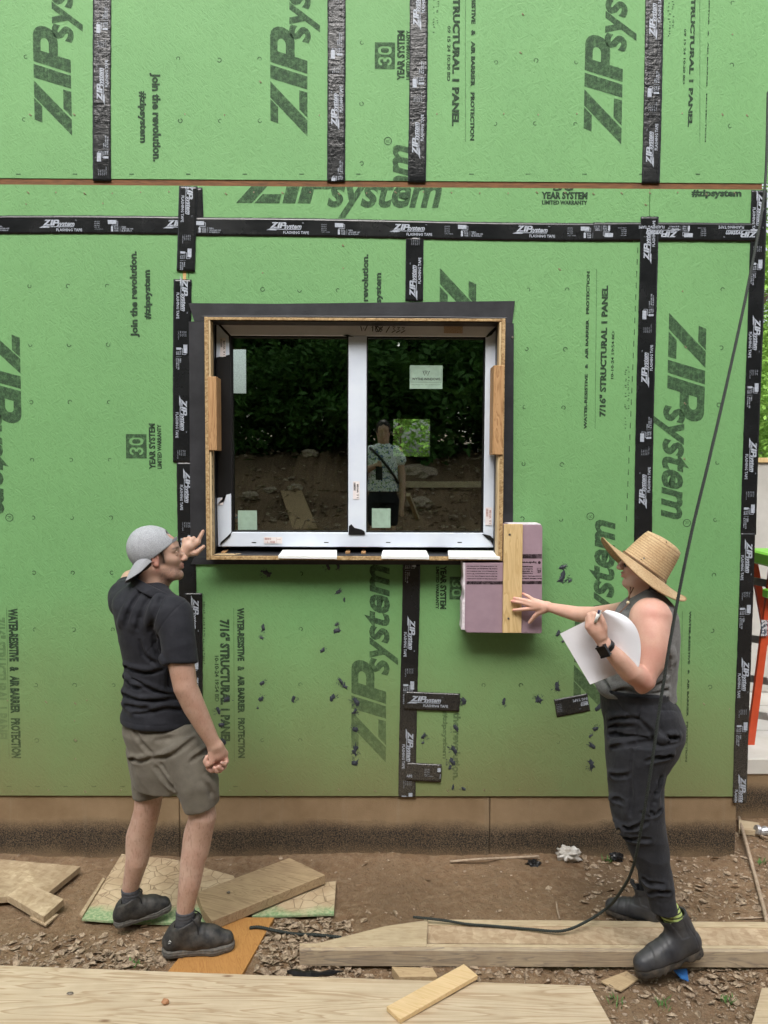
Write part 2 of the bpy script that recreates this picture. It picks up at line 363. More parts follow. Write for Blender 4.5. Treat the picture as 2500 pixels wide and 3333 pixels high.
        for i in range(n-1):
            if A_[i] is None or A_[i+1] is None or np.linalg.norm(A_[i]-A_[i+1]) > .06: continue
            e0 = .35+.65*math.sin(PI*(i+.5)/n); v = (A_[i]-CAM)/np.linalg.norm(A_[i]-CAM); rr = r*.6; s.cap(A_[i]-v*(rr-dep*e0), A_[i+1]-v*(rr-dep*e0), rr, rr, .006, '-')
        return s
    def mesh(s):
        d = s.d.copy(); d[0] = d[-1] = .5; d[:, 0] = d[:, -1] = .5; d[:, :, 0] = d[:, :, -1] = .5
        sg = d < 0; c8 = [(i, j, k) for i in (0, 1) for j in (0, 1) for k in (0, 1)]; n = s.n-1
        cnt = np.zeros(n, np.uint8)
        for (i, j, k) in c8: cnt += sg[i:i+n[0], j:j+n[1], k:k+n[2]]
        act = (cnt > 0) & (cnt < 8); ii = np.argwhere(act); idx = np.full(n, -1, np.int32); idx[act] = np.arange(len(ii))
        val = {c: d[ii[:, 0]+c[0], ii[:, 1]+c[1], ii[:, 2]+c[2]] for c in c8}; acc = np.zeros((len(ii), 3)); w = np.zeros(len(ii))
        for a in c8:
            for ax in range(3):
                if a[ax]: continue
                b = list(a); b[ax] = 1; b = tuple(b); va, vb = val[a], val[b]; m = (va < 0) != (vb < 0)
                t = np.where(m, va/np.where(m, va-vb, 1), 0); p = np.array(a, float)[None]+np.zeros((len(ii), 3)); p[:, ax] += t
                acc += p*m[:, None]; w += m
        V = s.lo+(ii+acc/w[:, None])*s.h; F = []
        for ax in range(3):
            o = [0, 1, 2]; o.remove(ax); u, v = o
            A = [slice(None)]*3; B = [slice(None)]*3; A[ax] = slice(0, -1); B[ax] = slice(1, None)
            ch = np.argwhere(sg[tuple(A)] != sg[tuple(B)]); ch = ch[(ch[:, u] > 0) & (ch[:, v] > 0) & (ch[:, u] < n[u]) & (ch[:, v] < n[v])]
            q = []
            for (du, dv) in ((-1, -1), (0, -1), (0, 0), (-1, 0)):
                c = ch.copy(); c[:, u] += du; c[:, v] += dv; q.append(idx[c[:, 0], c[:, 1], c[:, 2]])
            q = np.stack(q, 1); inside = sg[ch[:, 0], ch[:, 1], ch[:, 2]]; flip = inside if ax != 1 else ~inside
            q[~flip] = q[~flip][:, ::-1]; F.append(q)
        F = np.concatenate(F); F = F[(F >= 0).all(1)]
        return V, F
def vnormals(V, F):
    n = np.cross(V[F[:, 2]]-V[F[:, 0]], V[F[:, 3]]-V[F[:, 1]]); N = np.zeros_like(V)
    for k in range(4): np.add.at(N, F[:, k], n)
    return N/(np.linalg.norm(N, axis=1)[:, None]+1e-12)
def smoothv(V, F, it=2, lam=.5):
    e = np.concatenate([F[:, [0, 1]], F[:, [1, 2]], F[:, [2, 3]], F[:, [3, 0]]])
    for _ in range(it):
        A = np.zeros_like(V); c = np.zeros(len(V)); np.add.at(A, e[:, 0], V[e[:, 1]]); np.add.at(c, e[:, 0], 1); np.add.at(A, e[:, 1], V[e[:, 0]]); np.add.at(c, e[:, 1], 1)
        V = V+lam*(A/np.maximum(c, 1)[:, None]-V)
    return V
def skinobj(name, fld, mat, parent, disp=None, sm=2, tint=None, org=None):
    V, F = fld.mesh(); V = smoothv(V, F, sm)
    if disp is not None:
        N = vnormals(V, F); V = V+N*disp(V, N)[:, None]; V = smoothv(V, F, 1, .3)
    o = mk(name, V, F, mat, parent, smooth=True, org=org)
    if tint is not None:
        C = tint(V); a = o.data.color_attributes.new('tint', 'FLOAT_COLOR', 'POINT'); a.data.foreach_set('color', np.concatenate([C, np.ones((len(C), 1))], 1).astype(np.float32).ravel())
    return o
def ease(a, b, x): t = np.clip((x-a)/(b-a), 0, 1); return t*t*(3-2*t)

# ---------------------------------------------------------------- flat lettering
_tc = {}
def text_geo(s, shear=0.0, off=0.0, res=2, space=1.0):
    key = (s, shear, off, res, space)
    if key in _tc: return _tc[key]
    c = bpy.data.curves.new('lettering', 'FONT'); c.body = s; c.shear = shear; c.offset = off; c.resolution_u = res; c.space_character = space
    o = bpy.data.objects.new('lettering', c); COL.objects.link(o); dg = bpy.context.evaluated_depsgraph_get()
    me = bpy.data.meshes.new_from_object(o.evaluated_get(dg)); V = np.array([v.co[:2] for v in me.vertices]); F = [list(p.vertices) for p in me.polygons]
    bpy.data.objects.remove(o); bpy.data.curves.remove(c); bpy.data.meshes.remove(me); _tc[key] = (V, F); return _tc[key]
class Flat:                                    # a drawing in its own u,v plane
    def __init__(s): s.v = []; s.f = []
    def add(s, V, F): b = len(s.v); s.v += [tuple(p) for p in np.asarray(V).tolist()]; s.f += [[i+b for i in f] for f in F]; return s
    def poly(s, pts):
        bm = bmesh.new(); f = bm.faces.new([bm.verts.new((p[0], p[1], 0)) for p in pts]); bmesh.ops.triangulate(bm, faces=[f])
        if f.is_valid and False: pass
        bm.verts.index_update(); s.add([v.co[:2] for v in bm.verts], [[v.index for v in q.verts] for q in bm.faces]); bm.free(); return s
    def rect(s, u0, v0, u1, v1): return s.add([(u0, v0), (u1, v0), (u1, v1), (u0, v1)], [[0, 1, 2, 3]])
    def text(s, t, u0, v0, u1, v1, **kw):        # fitted to a box
        V, F = text_geo(t, **kw); lo, hi = V.min(0), V.max(0); return s.add((V-lo)/(hi-lo)*[u1-u0, v1-v0]+[u0, v0], F)
    def ring(s, c, r0, r1, n=20, a0=0, a1=2*PI):
        V = []; F = []
        for i in range(n+1):
            a = a0+(a1-a0)*i/n
            V += [(c[0]+r0*math.cos(a), c[1]+r0*math.sin(a)), (c[0]+r1*math.cos(a), c[1]+r1*math.sin(a))]
        for i in range(n): F.append([2*i, 2*i+1, 2*i+3, 2*i+2])
        return s.add(V, F)
    def stroke(s, pts, w):
        P = [np.array(p, float) for p in pts]; V = []; F = []
        for i, p in enumerate(P):
            t = P[min(i+1, len(P)-1)]-P[max(i-1, 0)]; t = t/(np.linalg.norm(t)+1e-9); n = np.array([-t[1], t[0]])*w/2; V += [p-n, p+n]
        for i in range(len(P)-1): F.append([2*i, 2*i+1, 2*i+3, 2*i+2])
        return s.add(V, F)
    def merge(s, o, T): return s.add([T(p) for p in o.v], o.f)
    def clip(s, fn_axis, lim, keep_less):
        bm = bmesh.new(); vs = [bm.verts.new((p[0], p[1], 0)) for p in s.v]
        for f in s.f:
            try: bm.faces.new([vs[i] for i in f])
            except ValueError: pass
        no = [0, 0, 0]; no[fn_axis] = 1 if keep_less else -1; co = [0, 0, 0]; co[fn_axis] = lim
        bmesh.ops.bisect_plane(bm, geom=list(bm.verts)+list(bm.edges)+list(bm.faces), plane_co=co, plane_no=no, clear_outer=True)
        bm.verts.index_update(); s.v = [tuple(v.co[:2]) for v in bm.verts]; s.f = [[v.index for v in f.verts] for f in bm.faces]; bm.free(); return s
    def bounds(s): a = np.array(s.v); return a.min(0), a.max(0)
def to_wall(fl, cx, cz, rot, sc=1.0):           # a Flat in metres about its own origin -> list of (x, z)
    out = Flat(); c, s_ = {'h': (1, 0), 'ccw': (0, 1), 'cw': (0, -1), '180': (-1, 0)}.get(rot, (0, 0)) if isinstance(rot, str) else (math.cos(rot), math.sin(rot))
    out.f = [list(f) for f in fl.f]; out.v = [(cx+sc*(p[0]*c-p[1]*s_), cz+sc*(p[0]*s_+p[1]*c)) for p in fl.v]; return out
def zip_logo(weight=.03):
    L = Flat(); g = .035
    L.poly([(0, 0), (.46, 0), (1.56, 1), (1.10, 1)][::1])                        # diagonal of Z
    L.poly([(.36, .79), (.83, .79), (1.06, 1), (.45, 1)]); L.poly([(.53, 0), (1.25, 0), (1.31, .22), (.77, .22)])
    L.poly([(1.33, 0), (1.70, 0), (2.03, 1), (1.64, 1)])
    L.poly([(1.77, 0), (2.14, 0), (2.25, .34), (1.885, .34)]); L.poly([(1.885, .34), (2.25, .34), (2.33, .58), (1.965, .58)])
    L.poly([(1.965, .58), (2.33, .58), (2.40, .80), (2.035, .80)])
    o = []; i_ = []
    for k in range(9):
        t = k/8; a = PI/2-PI*t; o.append((2.75+.33*math.cos(a)+.10*(math.sin(a)), .67+.33*math.sin(a))); i_.append((2.62+.13*math.cos(a)+.03*math.sin(a), .69+.11*math.sin(a)))
    L.poly([(2.035, .80), (2.40, .80), (2.46, 1.0), (2.10, 1.0)])
    V = [(2.46, 1.0), (2.40, .80)]+[p for q in zip(o, i_) for p in q]+[(2.25, .34), (2.33, .58)]
    n = len(V); L.add(V, [[k, k+1, k+3, k+2] for k in range(0, n-2, 2)])
    L.text('system', 2.62, -.34, 5.92, .64, shear=.28, off=weight, res=3)
    return L
def sys_only(): L = Flat(); L.text('system', 2.62, -.34, 5.92, .64, shear=.28, off=.03, res=3); return L

# ---------------------------------------------------------------- materials used around the house
MAT = dict(
 green=m_sheathing(), ink=m_ink(), inkf=m_ink('faded_ink', (.05, .085, .05), .42), tape=m_tape(),
 white_print=simple('tape_print', (.42, .46, .53), (.26, .29, .34), 90, .5, bst=0),
 membrane=simple('black_membrane', (.018, .019, .022), (.034, .035, .040), 7, .42, bs=40, bst=.25, bd=.003),
 osb_edge=m_osb('osb_edge', (.50, .36, .19), (.26, .16, .07), sc=90),
 osb=m_osb('osb', (.50, .385, .22), (.29, .20, .105)),
 ply_front=m_wood('pale_plywood', (.60, .47, .28), (.44, .31, .16), PI/2, 'y'),
 block=m_wood('worn_pine', (.48, .29, .14), (.27, .145, .06), PI/2, 'y'),
 batten=m_wood('yellow_pine', (.64, .48, .25), (.50, .34, .15), PI/2, 'y', .8),
 film=simple('white_film', (.66, .72, .80), (.60, .66, .76), 6, .35, bst=.1, bs=12, bd=.002),
 filmgrey=simple('bare_frame', (.80, .81, .84), (.72, .73, .76), 6, .4, bst=.05),
 black=simple('black_plastic', (.008, .008, .009), None, rough=.35, bst=0),
 dark=simple('room_painted_shade', (.05, .042, .035), (.03, .026, .022), 3, .9, bst=0),  # shade of the unlit interior is put into this low colour
 concrete=None, white=simple('white_foam_board', (.80, .82, .80), (.72, .75, .74), 12, .6, bst=.1),
 label=simple('paper_label', (.78, .74, .74), (.72, .66, .66), 40, .6, bst=0),
 labelp=simple('pale_red_print', (.42, .22, .20), None, bst=0), blackink=simple('black_marker', (.015, .015, .02), None, rough=.6, bst=0),
 sealant=simple('dark_sealant', (.018, .024, .036), (.035, .042, .055), 60, .5, bs=200, bst=.5),
 foam=simple('mauve_foam', (.315, .222, .268), (.28, .195, .238), 14, .7, bs=90, bst=.2, bd=.001),
 foamedge=simple('torn_foam_edge', (.72, .68, .72), (.60, .53, .58), 60, .8, bs=120, bst=.9, bd=.004),
 nail=simple('nail', (.10, .07, .03), (.34, .30, .18), 300, .5, bst=0), steel=simple('dull_steel', (.25, .22, .18), (.15, .13, .11), 200, .45, metal=.6, bst=.2),
)
def m_glass():
    m = NT('window_glass'); t = m.n('ShaderNodeBsdfTransparent'); t.inputs[0].default_value = (.88, .93, .88, 1)
    g = m.n('ShaderNodeBsdfGlossy'); g.inputs['Roughness'].default_value = .0; g.inputs[0].default_value = (.95, 1, .95, 1)
    lw = m.n('ShaderNodeLayerWeight'); lw.inputs[0].default_value = .25; f = m.math('ADD', m.math('MULTIPLY', lw.outputs['Fresnel'], .8), .24)
    b = m.n('ShaderNodeBump'); b.inputs['Strength'].default_value = .012; b.inputs['Distance'].default_value = .02; m.l(m.noise(2.5, 1), b.inputs['Height']); m.l(b.outputs[0], g.inputs['Normal'])
    mx = m.n('ShaderNodeMixShader'); m.l(f, mx.inputs[0]); m.l(t.outputs[0], mx.inputs[1]); m.l(g.outputs[0], mx.inputs[2]); m.l(mx.outputs[0], m.out.inputs[0]); return m.m
MAT['glass'] = m_glass()
def m_sticker():
    m = NT('green_tinted_sticker'); m.set((.36, .50, .40), .4); t = m.n('ShaderNodeBsdfTransparent'); mx = m.n('ShaderNodeMixShader')
    m.l(m.ramp(m.noise(30, 4), [(.3, .62), (.7, .80)]), mx.inputs[0]); m.l(t.outputs[0], mx.inputs[1]); m.l(m.p.outputs[0], mx.inputs[2]); m.l(mx.outputs[0], m.out.inputs[0]); return m.m
MAT['sticker'] = m_sticker()
def m_concrete(name, dirty=True):
    m = NT(name); z = m.sep()[2]; n = m.noise(2.5, 6, .65); f = m.noise(150, 5, .75)
    if dirty:
        c = m.mix(m.ramp(n, [(.3, 0), (.7, 1)]), (.20, .135, .075), (.30, .215, .13))
        c = m.mix(m.ramp(m.noise(1, 5, .6, m.vec((14, 14, .8))), [(.6, 0), (.8, .35)]), c, (.34, .31, .24))
        zz = m.math('ADD', z, m.math('MULTIPLY', m.math('SUBTRACT', m.noise(3, 5, .7), .5), .12))
        dk = m.math('MULTIPLY', m.math('MAXIMUM', m.math('MINIMUM', m.math('DIVIDE', m.math('SUBTRACT', .215, zz), .075), 1.0), 0.0), m.math('ADD', .3, m.math('MULTIPLY', m.math('MAXIMUM', m.math('MINIMUM', m.math('DIVIDE', zz, .07), 1.0), 0.0), .7)))
        sp = m.ramp(f, [(.45, 1), (.58, .22)]); c = m.mix(m.math('MULTIPLY', dk, sp), c, (.036, .033, .029))
        m.bump(m.math('ADD', m.math('MULTIPLY', m.math('MULTIPLY', f, dk), 2.5), m.math('MULTIPLY', f, .4)), .9, .006)
    else:
        c = m.mix(m.ramp(n, [(.3, 0), (.7, 1)]), (.42, .41, .38), (.56, .55, .52)); c = m.mix(m.ramp(m.noise(1, 5, .6, m.vec((6, 6, .6))), [(.55, 0), (.8, .5)]), c, (.28, .26, .22)); m.bump(f, .4, .003)
    m.set(c, .9, spec=.2); return m.m
MAT['concrete'] = m_concrete('dirty_foundation'); MAT['plain_concrete'] = m_concrete('weathered_concrete', False)

# ---------------------------------------------------------------- the house: sheathing panels, tape, foundation, dark room
def wx(px, py): return W(px, py)[0]
def wz(px, py): return W(px, py)[2]
XR = 2.022; XL = -7.0; Z0 = float(wz(1250, 2592)); ZS = float(wz(1250, 608)); ZU = ZS+.030
house = root('house', (0, .3, Z0), 'house under construction with green sheathed wall taped in black strips', 'house')
ZT = float(wz(1250, 745)); WX0, WX1 = float(W(668, 1400, -.14)[0]), float(W(1641, 1400, -.14)[0]); WZ0, WZ1 = float(W(1150, 1824, -.14)[2]), float(W(1150, 1034, -.14)[2])
PAN = []
def panel(x0, x1, z0, z1, hole=None):
    e = .0015; m = MB()
    if hole is None: m.box((x0+e, 0, z0+e), (x1-e, .011, z1-e))
    else:
        hx0, hx1, hz0, hz1 = hole
        for a, b, c, d in ((x0, x1, z0, hz0), (x0, x1, hz1, z1), (x0, hx0, hz0, hz1), (hx1, x1, hz0, hz1)):
            if b > a+.01 and d > c+.01: m.box((a+(e if a == x0 else 0), 0, c+(e if c == z0 else 0)), (b-(e if b == x1 else 0), .011, d-(e if d == z1 else 0)))
    o = m.build('sheathing_panel', MAT['green'], house); PAN.append((x0, x1, z0, z1, o)); return o
ux = [XL, -6.48, -5.26, -4.04, -2.78, wx(333, 300), wx(1094, 300), wx(1362, 300), wx(2110, 300), XR+.06]
for i in range(len(ux)-1): panel(ux[i], ux[i+1], ZU, ZU+2.44)
xa = wx(612, 640)
for a, b in ((XL, -5.9), (-5.9, -3.46), (-3.46, xa), (xa, 1.42), (1.42, XR)): panel(a, b, ZT, ZS)
lx = [XL, -5.92, -4.68, -3.46, -2.24, xa, wx(1340, 1400), wx(2085, 1400), XR]
hole = (WX0+.005, WX1-.005, WZ0+.005, WZ1-.005)
for i in range(len(lx)-1):
    a, b = lx[i], lx[i+1]; h = (max(a, hole[0]), min(b, hole[1]), hole[2], hole[3]) if (a < hole[1] and b > hole[0]) else None
    panel(a, b, Z0, ZT, h)
def pan_at(x, z):
    for a, b, c, d, o in PAN:
        if a <= x <= b and c <= z <= d: return o
    return PAN[-1][4]
def prt(name, fl, mat, y=-.0012, parent=None):   # wall-plane drawing (x, z) -> thin print
    lo, hi = fl.bounds(); par = parent or pan_at((lo[0]+hi[0])/2, (lo[1]+hi[1])/2)
    return mk(name, [(p[0], y, p[1]) for p in fl.v], fl.f, mat, par)
MB().box((XL, .004, ZS-.03), (XR-.01, .05, ZU+.03)).build('rim_board', simple('rim_board_wood', (.20, .085, .03), (.10, .045, .018), 12, .8, src='world', stretch=(1, 1, 8)), house)
def band_tube(): pass
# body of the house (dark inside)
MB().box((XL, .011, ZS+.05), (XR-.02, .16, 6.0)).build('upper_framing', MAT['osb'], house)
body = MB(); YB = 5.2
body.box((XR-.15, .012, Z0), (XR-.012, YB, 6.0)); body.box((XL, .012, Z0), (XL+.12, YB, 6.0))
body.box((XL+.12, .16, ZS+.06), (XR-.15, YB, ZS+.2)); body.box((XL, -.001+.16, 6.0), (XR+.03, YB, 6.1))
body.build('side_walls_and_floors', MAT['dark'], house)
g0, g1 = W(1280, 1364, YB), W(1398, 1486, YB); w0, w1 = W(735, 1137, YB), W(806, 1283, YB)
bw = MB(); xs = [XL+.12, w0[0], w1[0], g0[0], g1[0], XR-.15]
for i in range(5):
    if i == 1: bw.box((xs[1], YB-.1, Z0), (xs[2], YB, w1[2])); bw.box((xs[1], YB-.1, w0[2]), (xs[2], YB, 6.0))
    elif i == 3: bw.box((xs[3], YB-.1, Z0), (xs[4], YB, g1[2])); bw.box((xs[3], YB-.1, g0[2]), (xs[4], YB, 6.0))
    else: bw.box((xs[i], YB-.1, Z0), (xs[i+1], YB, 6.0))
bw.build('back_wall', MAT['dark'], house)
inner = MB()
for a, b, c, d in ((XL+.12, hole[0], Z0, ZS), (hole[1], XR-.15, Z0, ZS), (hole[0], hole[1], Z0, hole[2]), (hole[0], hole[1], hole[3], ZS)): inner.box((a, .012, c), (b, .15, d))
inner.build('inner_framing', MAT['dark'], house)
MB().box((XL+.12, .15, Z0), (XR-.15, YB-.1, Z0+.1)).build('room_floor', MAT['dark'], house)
# foundation wall
fnd = root('foundation_wall', (0, .2, -.2), 'low concrete foundation wall stained with brown mud and black coating', 'foundation')
fx = wx(2400, 2660)
joints = [XL, -5.1, -2.6, wx(583, 2700), wx(1980, 2700)*0+.62, fx]
for i in range(len(joints)-1): MB().box((joints[i]+.0015, .012, -.6), (joints[i+1]-.0015, .25, Z0-.004), .004).build('concrete_section', MAT['concrete'], fnd)
MB().box((fx-.2, .251, -.6), (fx-.001, 5.2, Z0-.004)).build('concrete_return', MAT['concrete'], fnd)

# ---- printing on the panels ------------------------------------------------------------
LG = zip_logo()
def logo_at(p0, p1, rot, cap, mat='ink', clip=None, y=-.0012, reg=True):
    # p0: pixel of the Z foot on the baseline, p1: pixel of the end of "system" on the baseline
    a, b = W(*p0), W(*p1); L = math.hypot(b[0]-a[0], b[2]-a[2]); F2 = Flat()
    F2.add([(p[0]/5.92*L, p[1]*cap) for p in LG.v], LG.f)
    if reg:
        F2.ring((L+cap*.10, cap*.62), cap*.085, cap*.11, 16); F2.text('R', L+cap*.06, cap*.57, L+cap*.14, cap*.67)
    o = to_wall(F2, a[0], a[2], rot)
    for c in (clip or []): o.clip(*c)
    prt('printed_logo', o, MAT[mat], y)
def text_at(t, x0, y0, x1, y1, rot, mat='ink', off=.035, clip=None, y=-.0012, name='printed_text', sp=1.0):
    a, b = W(x0, y1), W(x1, y0); w, h = b[0]-a[0], b[2]-a[2]; c = ((a[0]+b[0])/2, (a[2]+b[2])/2)
    l, k = (w, h) if rot in ('h', '180') else (h, w); F2 = Flat().text(t, -l/2, -k/2, l/2, k/2, off=off, res=2, space=sp); o = to_wall(F2, c[0], c[1], rot)
    for q in (clip or []): o.clip(*q)
    prt(name, o, MAT[mat], y)
    if min(w, h) < .06:
        o2 = Flat(); dx, dz = (.0016, 0) if rot in ('h', '180') else (0, .0016); o2.v = [(p[0]+dx, p[1]+dz) for p in o.v]; o2.f = o.f; prt(name, o2, MAT[mat], y-.0004)
def line_at(x0, y0, x1, y1, w=.0022, mat='ink'):
    a, b = W(x0, y0), W(x1, y1); prt('printed_line', Flat().stroke([(a[0], a[2]), (b[0], b[2])], w), MAT[mat])
cap = .193
logo_at((235, 442), (262, -245), 'ccw', cap); logo_at((1001, 445), (1015, -245), 'ccw', cap); logo_at((2022, 470), (2052, -215), 'ccw', cap*1.03)
logo_at((1333, 1130), (1322, 472), 'ccw', cap, clip=[(1, ZU+.002, False)])
logo_at((768, 661), (1438, 665), 'h', cap*1.12, clip=[(1, ZS-.002, True)], reg=False)
logo_at((-62, 1050), (-62, 1672), 'cw', cap*1.05); logo_at((2178, 1018), (2170, 1690), 'cw', cap*1.04)
logo_at((1256, 2482), (1270, 1838), 'ccw', cap*.98); logo_at((1980, 2330), (1992, 1692), 'ccw', cap*1.0)
logo_at((1432, 872), (1432, 1540), 'cw', cap*1.0, clip=[(1, float(wz(1500, 1010)), False)])
for a in ((490, 238, 522, 527, 'cw'), (425, 818, 452, 1098, 'ccw'), (1178, 828, 1205, 1105, 'ccw')): text_at('Join the revolution.', *a, off=.045, clip=[(1, float(wz(1190, 990)), False)] if a[0] == 1178 else None)
text_at('the revolution.', 1473, 2318, 1500, 2540, 'cw', 'inkf', .045)
for a, m_ in (((450, 298, 476, 466, 'cw'), 'ink'), ((470, 879, 495, 1040, 'ccw'), 'ink'), ((1222, 889, 1247, 1050, 'ccw'), 'ink'), ((1436, 2315, 1457, 2470, 'cw'), 'inkf'), ((2250, 618, 2413, 646, 'h'), 'ink')): text_at('#zipsystem', *a, m_, .045, clip=[(1, float(wz(1230, 990)), False)] if a[0] == 1222 else None)
def badge(x0, y0, x1, y1, rot, mat='ink'):
    a, b = W(x0, y1), W(x1, y0); w, h = b[0]-a[0], b[2]-a[2]; l, k = h, w; F2 = Flat()
    F2.rect(-l/2, k*.34, l/2, k/2); F2.rect(-l/2, -k/2, l/2, -k*.34); F2.rect(-l/2, -k*.34, -l*.40, k*.34); F2.rect(l*.40, -k*.34, l/2, k*.34)
    def digit_bg(u0, u1, strokes):
        V = [(u0, -k*.34), (u1, -k*.34), (u1, k*.34), (u0, k*.34)]; return V
    # field with the digits left open: thin columns between stroked shapes
    n = 26; m_ = 34
    for i in range(n*2):
        for j in range(m_):
            u = -l*.40+l*.80*(i+.5)/(n*2); v = -k*.34+k*.68*(j+.5)/m_
            U = (u/(l*.4)); Vv = v/(k*.34); lit = False
            cx = -.5 if U < 0 else .5; uu = (U-cx)/.40
            if abs(uu) < 1:
                if cx > 0: r = (abs(uu)**2.6+abs(Vv)**2.6); lit = .26 < r < .98 if True else False
                else:
                    top = ((uu)**2+((Vv-.46)/.52)**2); bot = (uu**2+((Vv+.46)/.52)**2)
                    lit = ((.22 < top < 1 and Vv > -.02) or (.22 < bot < 1 and Vv < .02)) and not (uu < -.1 and abs(Vv) < .40)
            if not lit: F2.rect(u-l*.4/(n*2), v-k*.34/m_, u+l*.4/(n*2), v+k*.34/m_)
    prt('printed_badge', to_wall(F2, (a[0]+b[0])/2, (a[2]+b[2])/2, rot), MAT[mat])
badge(1220, 138, 1286, 225, 'ccw'); badge(411, 1413, 477, 1492, 'ccw'); badge(1463, 1877, 1511, 1951, 'cw')
for a in ((1292, 100, 1318, 262, 'ccw'), (486, 1379, 505, 1528, 'ccw'), (1432, 1842, 1454, 1983, 'cw'), (1762, 625, 1912, 648, 'h')): text_at('YEAR SYSTEM', *a, off=.045)
for a in ((1322, 100, 1335, 260, 'ccw'), (513, 1382, 525, 1526, 'ccw'), (1418, 1845, 1430, 1983, 'cw'), (1764, 653, 1911, 666, 'h')): text_at('LIMITED WARRANTY', *a, off=.04)
text_at('30', 1800, 590, 1870, 622, 'h', clip=[(1, ZS-.002, True)])
for (x, y0, y1, r, m_) in ((1470, -130, 411, 'cw', 'ink'), (2238, -130, 414, 'cw', 'ink'), (1950, 930, 1357, 'ccw', 'ink'), (718, 2017, 2422, 'cw', 'ink'), (-12, 2010, 2416, 'cw', 'inkf')): text_at('7/16" STRUCTURAL 1 PANEL', x, y0, x+30, y1, r, m_, .05)
for (x, y0, y1, r) in ((1530, -130, 458, 'cw'), (2294, -130, 463, 'cw'), (1900, 884, 1397, 'ccw'), (775, 1979, 2467, 'cw'), (38, 1981, 2468, 'cw'), (2230, 1989, 2480, 'cw')): text_at('WATER-RESISTIVE   &   AIR BARRIER   PROTECTION', x, y0, x+20, y1, r, 'ink', .05)
for a in ((1515, -60, 1515, 462), (2278, -60, 2278, 466), (1942, 875, 1937, 1396), (761, 1979, 763, 2480), (22, 1979, 30, 2470), (2221, 1990, 2214, 2480)): line_at(*a)
text_at('09 15 24 10:30 BD', 1455, 85, 1467, 265, 'cw', off=.02); text_at('09 15 24 10:30 BD', 2222, 95, 2234, 275, 'cw', off=.02)
text_at('10-10-24 19:54 BD', 1988, 1079, 2000, 1234, 'ccw', off=.02); text_at('10-10-24 19:54 BD', 700, 2135, 712, 2284, 'cw', off=.02)
# dotted inkjet codes, fastener marks, dashes along the seams
def marks():
    by = {}
    def put(par, F_): by.setdefault(par.name, (par, Flat()))[1].add(F_.v, F_.f)
    def ringm(px, py):
        p = W(px, py); a = rnd.uniform(0, 6.28); r = rnd.uniform(.0105, .013); put(pan_at(p[0], p[2]), Flat().ring((p[0], p[2]), r*.60, r, 12, a, a+rnd.uniform(3.4, 5.6)))
    for j, y in enumerate((931, 1122, 1309, 1497, 1685, 1864, 2049, 2230, 2410)):
        for x in (96+j*3, 222+j*3, 349+j*3): ringm(x, y)
    for x, y in ((84, 185), (79, 389), (580, 191), (714, 196), (845, 192), (587, 393), (717, 394), (846, 393), (1178, 139), (1177, 338), (1177, 532), (1615, 203), (1745, 197), (1876, 202), (1612, 403), (1742, 402), (1873, 404), (2385, 10), (2382, 212), (2376, 410), (855, 942), (975, 945), (1100, 945), (1719, 943), (1846, 943), (1714, 1136), (1840, 1137), (1708, 1325), (1834, 1327), (1704, 1510), (1829, 1512), (1700, 1688), (1826, 1691), (2352, 942), (2347, 1132), (2340, 1318), (2335, 1506), (2328, 1692), (2324, 1872), (2318, 2053), (2311, 2236), (980, 1867), (979, 2047), (978, 2228), (977, 2410), (854, 2409), (1574, 2230), (1695, 2230), (1817, 2415), (1696, 2230)): ringm(x, y)
    for k in range(14):
        for (x, y) in ((60+k*97*1.9, 567),): 
            if k < 13: p = W(x, y); put(pan_at(p[0], p[2]), Flat().rect(p[0]-.012, p[2]-.003, p[0]+.012, p[2]+.003))
    for k in range(9): p = W(30+k*92, 2560); put(pan_at(p[0], p[2]), Flat().rect(p[0]-.013, p[2]-.003, p[0]+.013, p[2]+.003))
    for k in range(24): p = W(2076-k*1.6, 815+k*38); put(pan_at(p[0], p[2]), Flat().rect(p[0]-.003, p[2]-.015, p[0]+.002, p[2]+.015))
    for (x0, y0, y1) in ((2036, 1205, 1400), (2046, 1195, 1330), (655, 1975, 2170), (664, 1960, 2165), (1412, 0, 110), (1425, -10, 90), (2178, 0, 120), (2190, -10, 90)):
        y = y0
        while y < y1:
            p = W(x0+rnd.uniform(-2, 2), y); 
            if rnd.random() < .7: put(pan_at(p[0], p[2]), Flat().rect(p[0]-.002-rnd.random()*.003, p[2]-.003, p[0]+.002+rnd.random()*.004, p[2]+.003))
            y += rnd.uniform(5, 12)
    for par, f in by.values(): tag(prt('printed_marks', f, MAT['ink'], parent=par), kind='stuff')
marks()
# nails
nl = {}
for x, y in [(x, 628+rnd.uniform(-4, 4)) for x in range(90, 2400, 92)]+[(x, 372+rnd.uniform(-3, 3)) for x in (97, 240, 602, 731, 1040, 1422, 1640, 1752, 1878, 2220, 2430, 2350)]+[(x, 2572+rnd.uniform(-4, 4)) for x in range(40, 2390, 118)]+[(25, 2280), (148, 2283), (243, 2288), (283, 2279), (395, 2284), (243, 2346), (245, 2470), (244, 2408), (1820, 875), (855, 888), (1117, 873), (1115, 798), (2222, 948), (2230, 1128), (2228, 1312), (2226, 1492), (85, 664), (335, 662), (2100, 665), (1700, 45), (1693, 170), (2384, 112), (846, 265), (2290, 2290), (2400, 2310), (2375, 2308)]:
    p = W(x, y); o = pan_at(p[0], p[2]); b = nl.setdefault(o.name, (o, MB()))[1]
    r = .0042; b.tube([(p[0], -.0022, p[2]), (p[0]+rnd.uniform(-.002, .002), .004, p[2])], r, 6)
    if rnd.random() < .5: b.tube([(p[0]+.004, -.0018, p[2]-.005), (p[0]+.008, .002, p[2]-.006)], .004, 5)
for o, b in nl.values(): b.build('nail_heads', MAT['nail'], o, 'stuff')
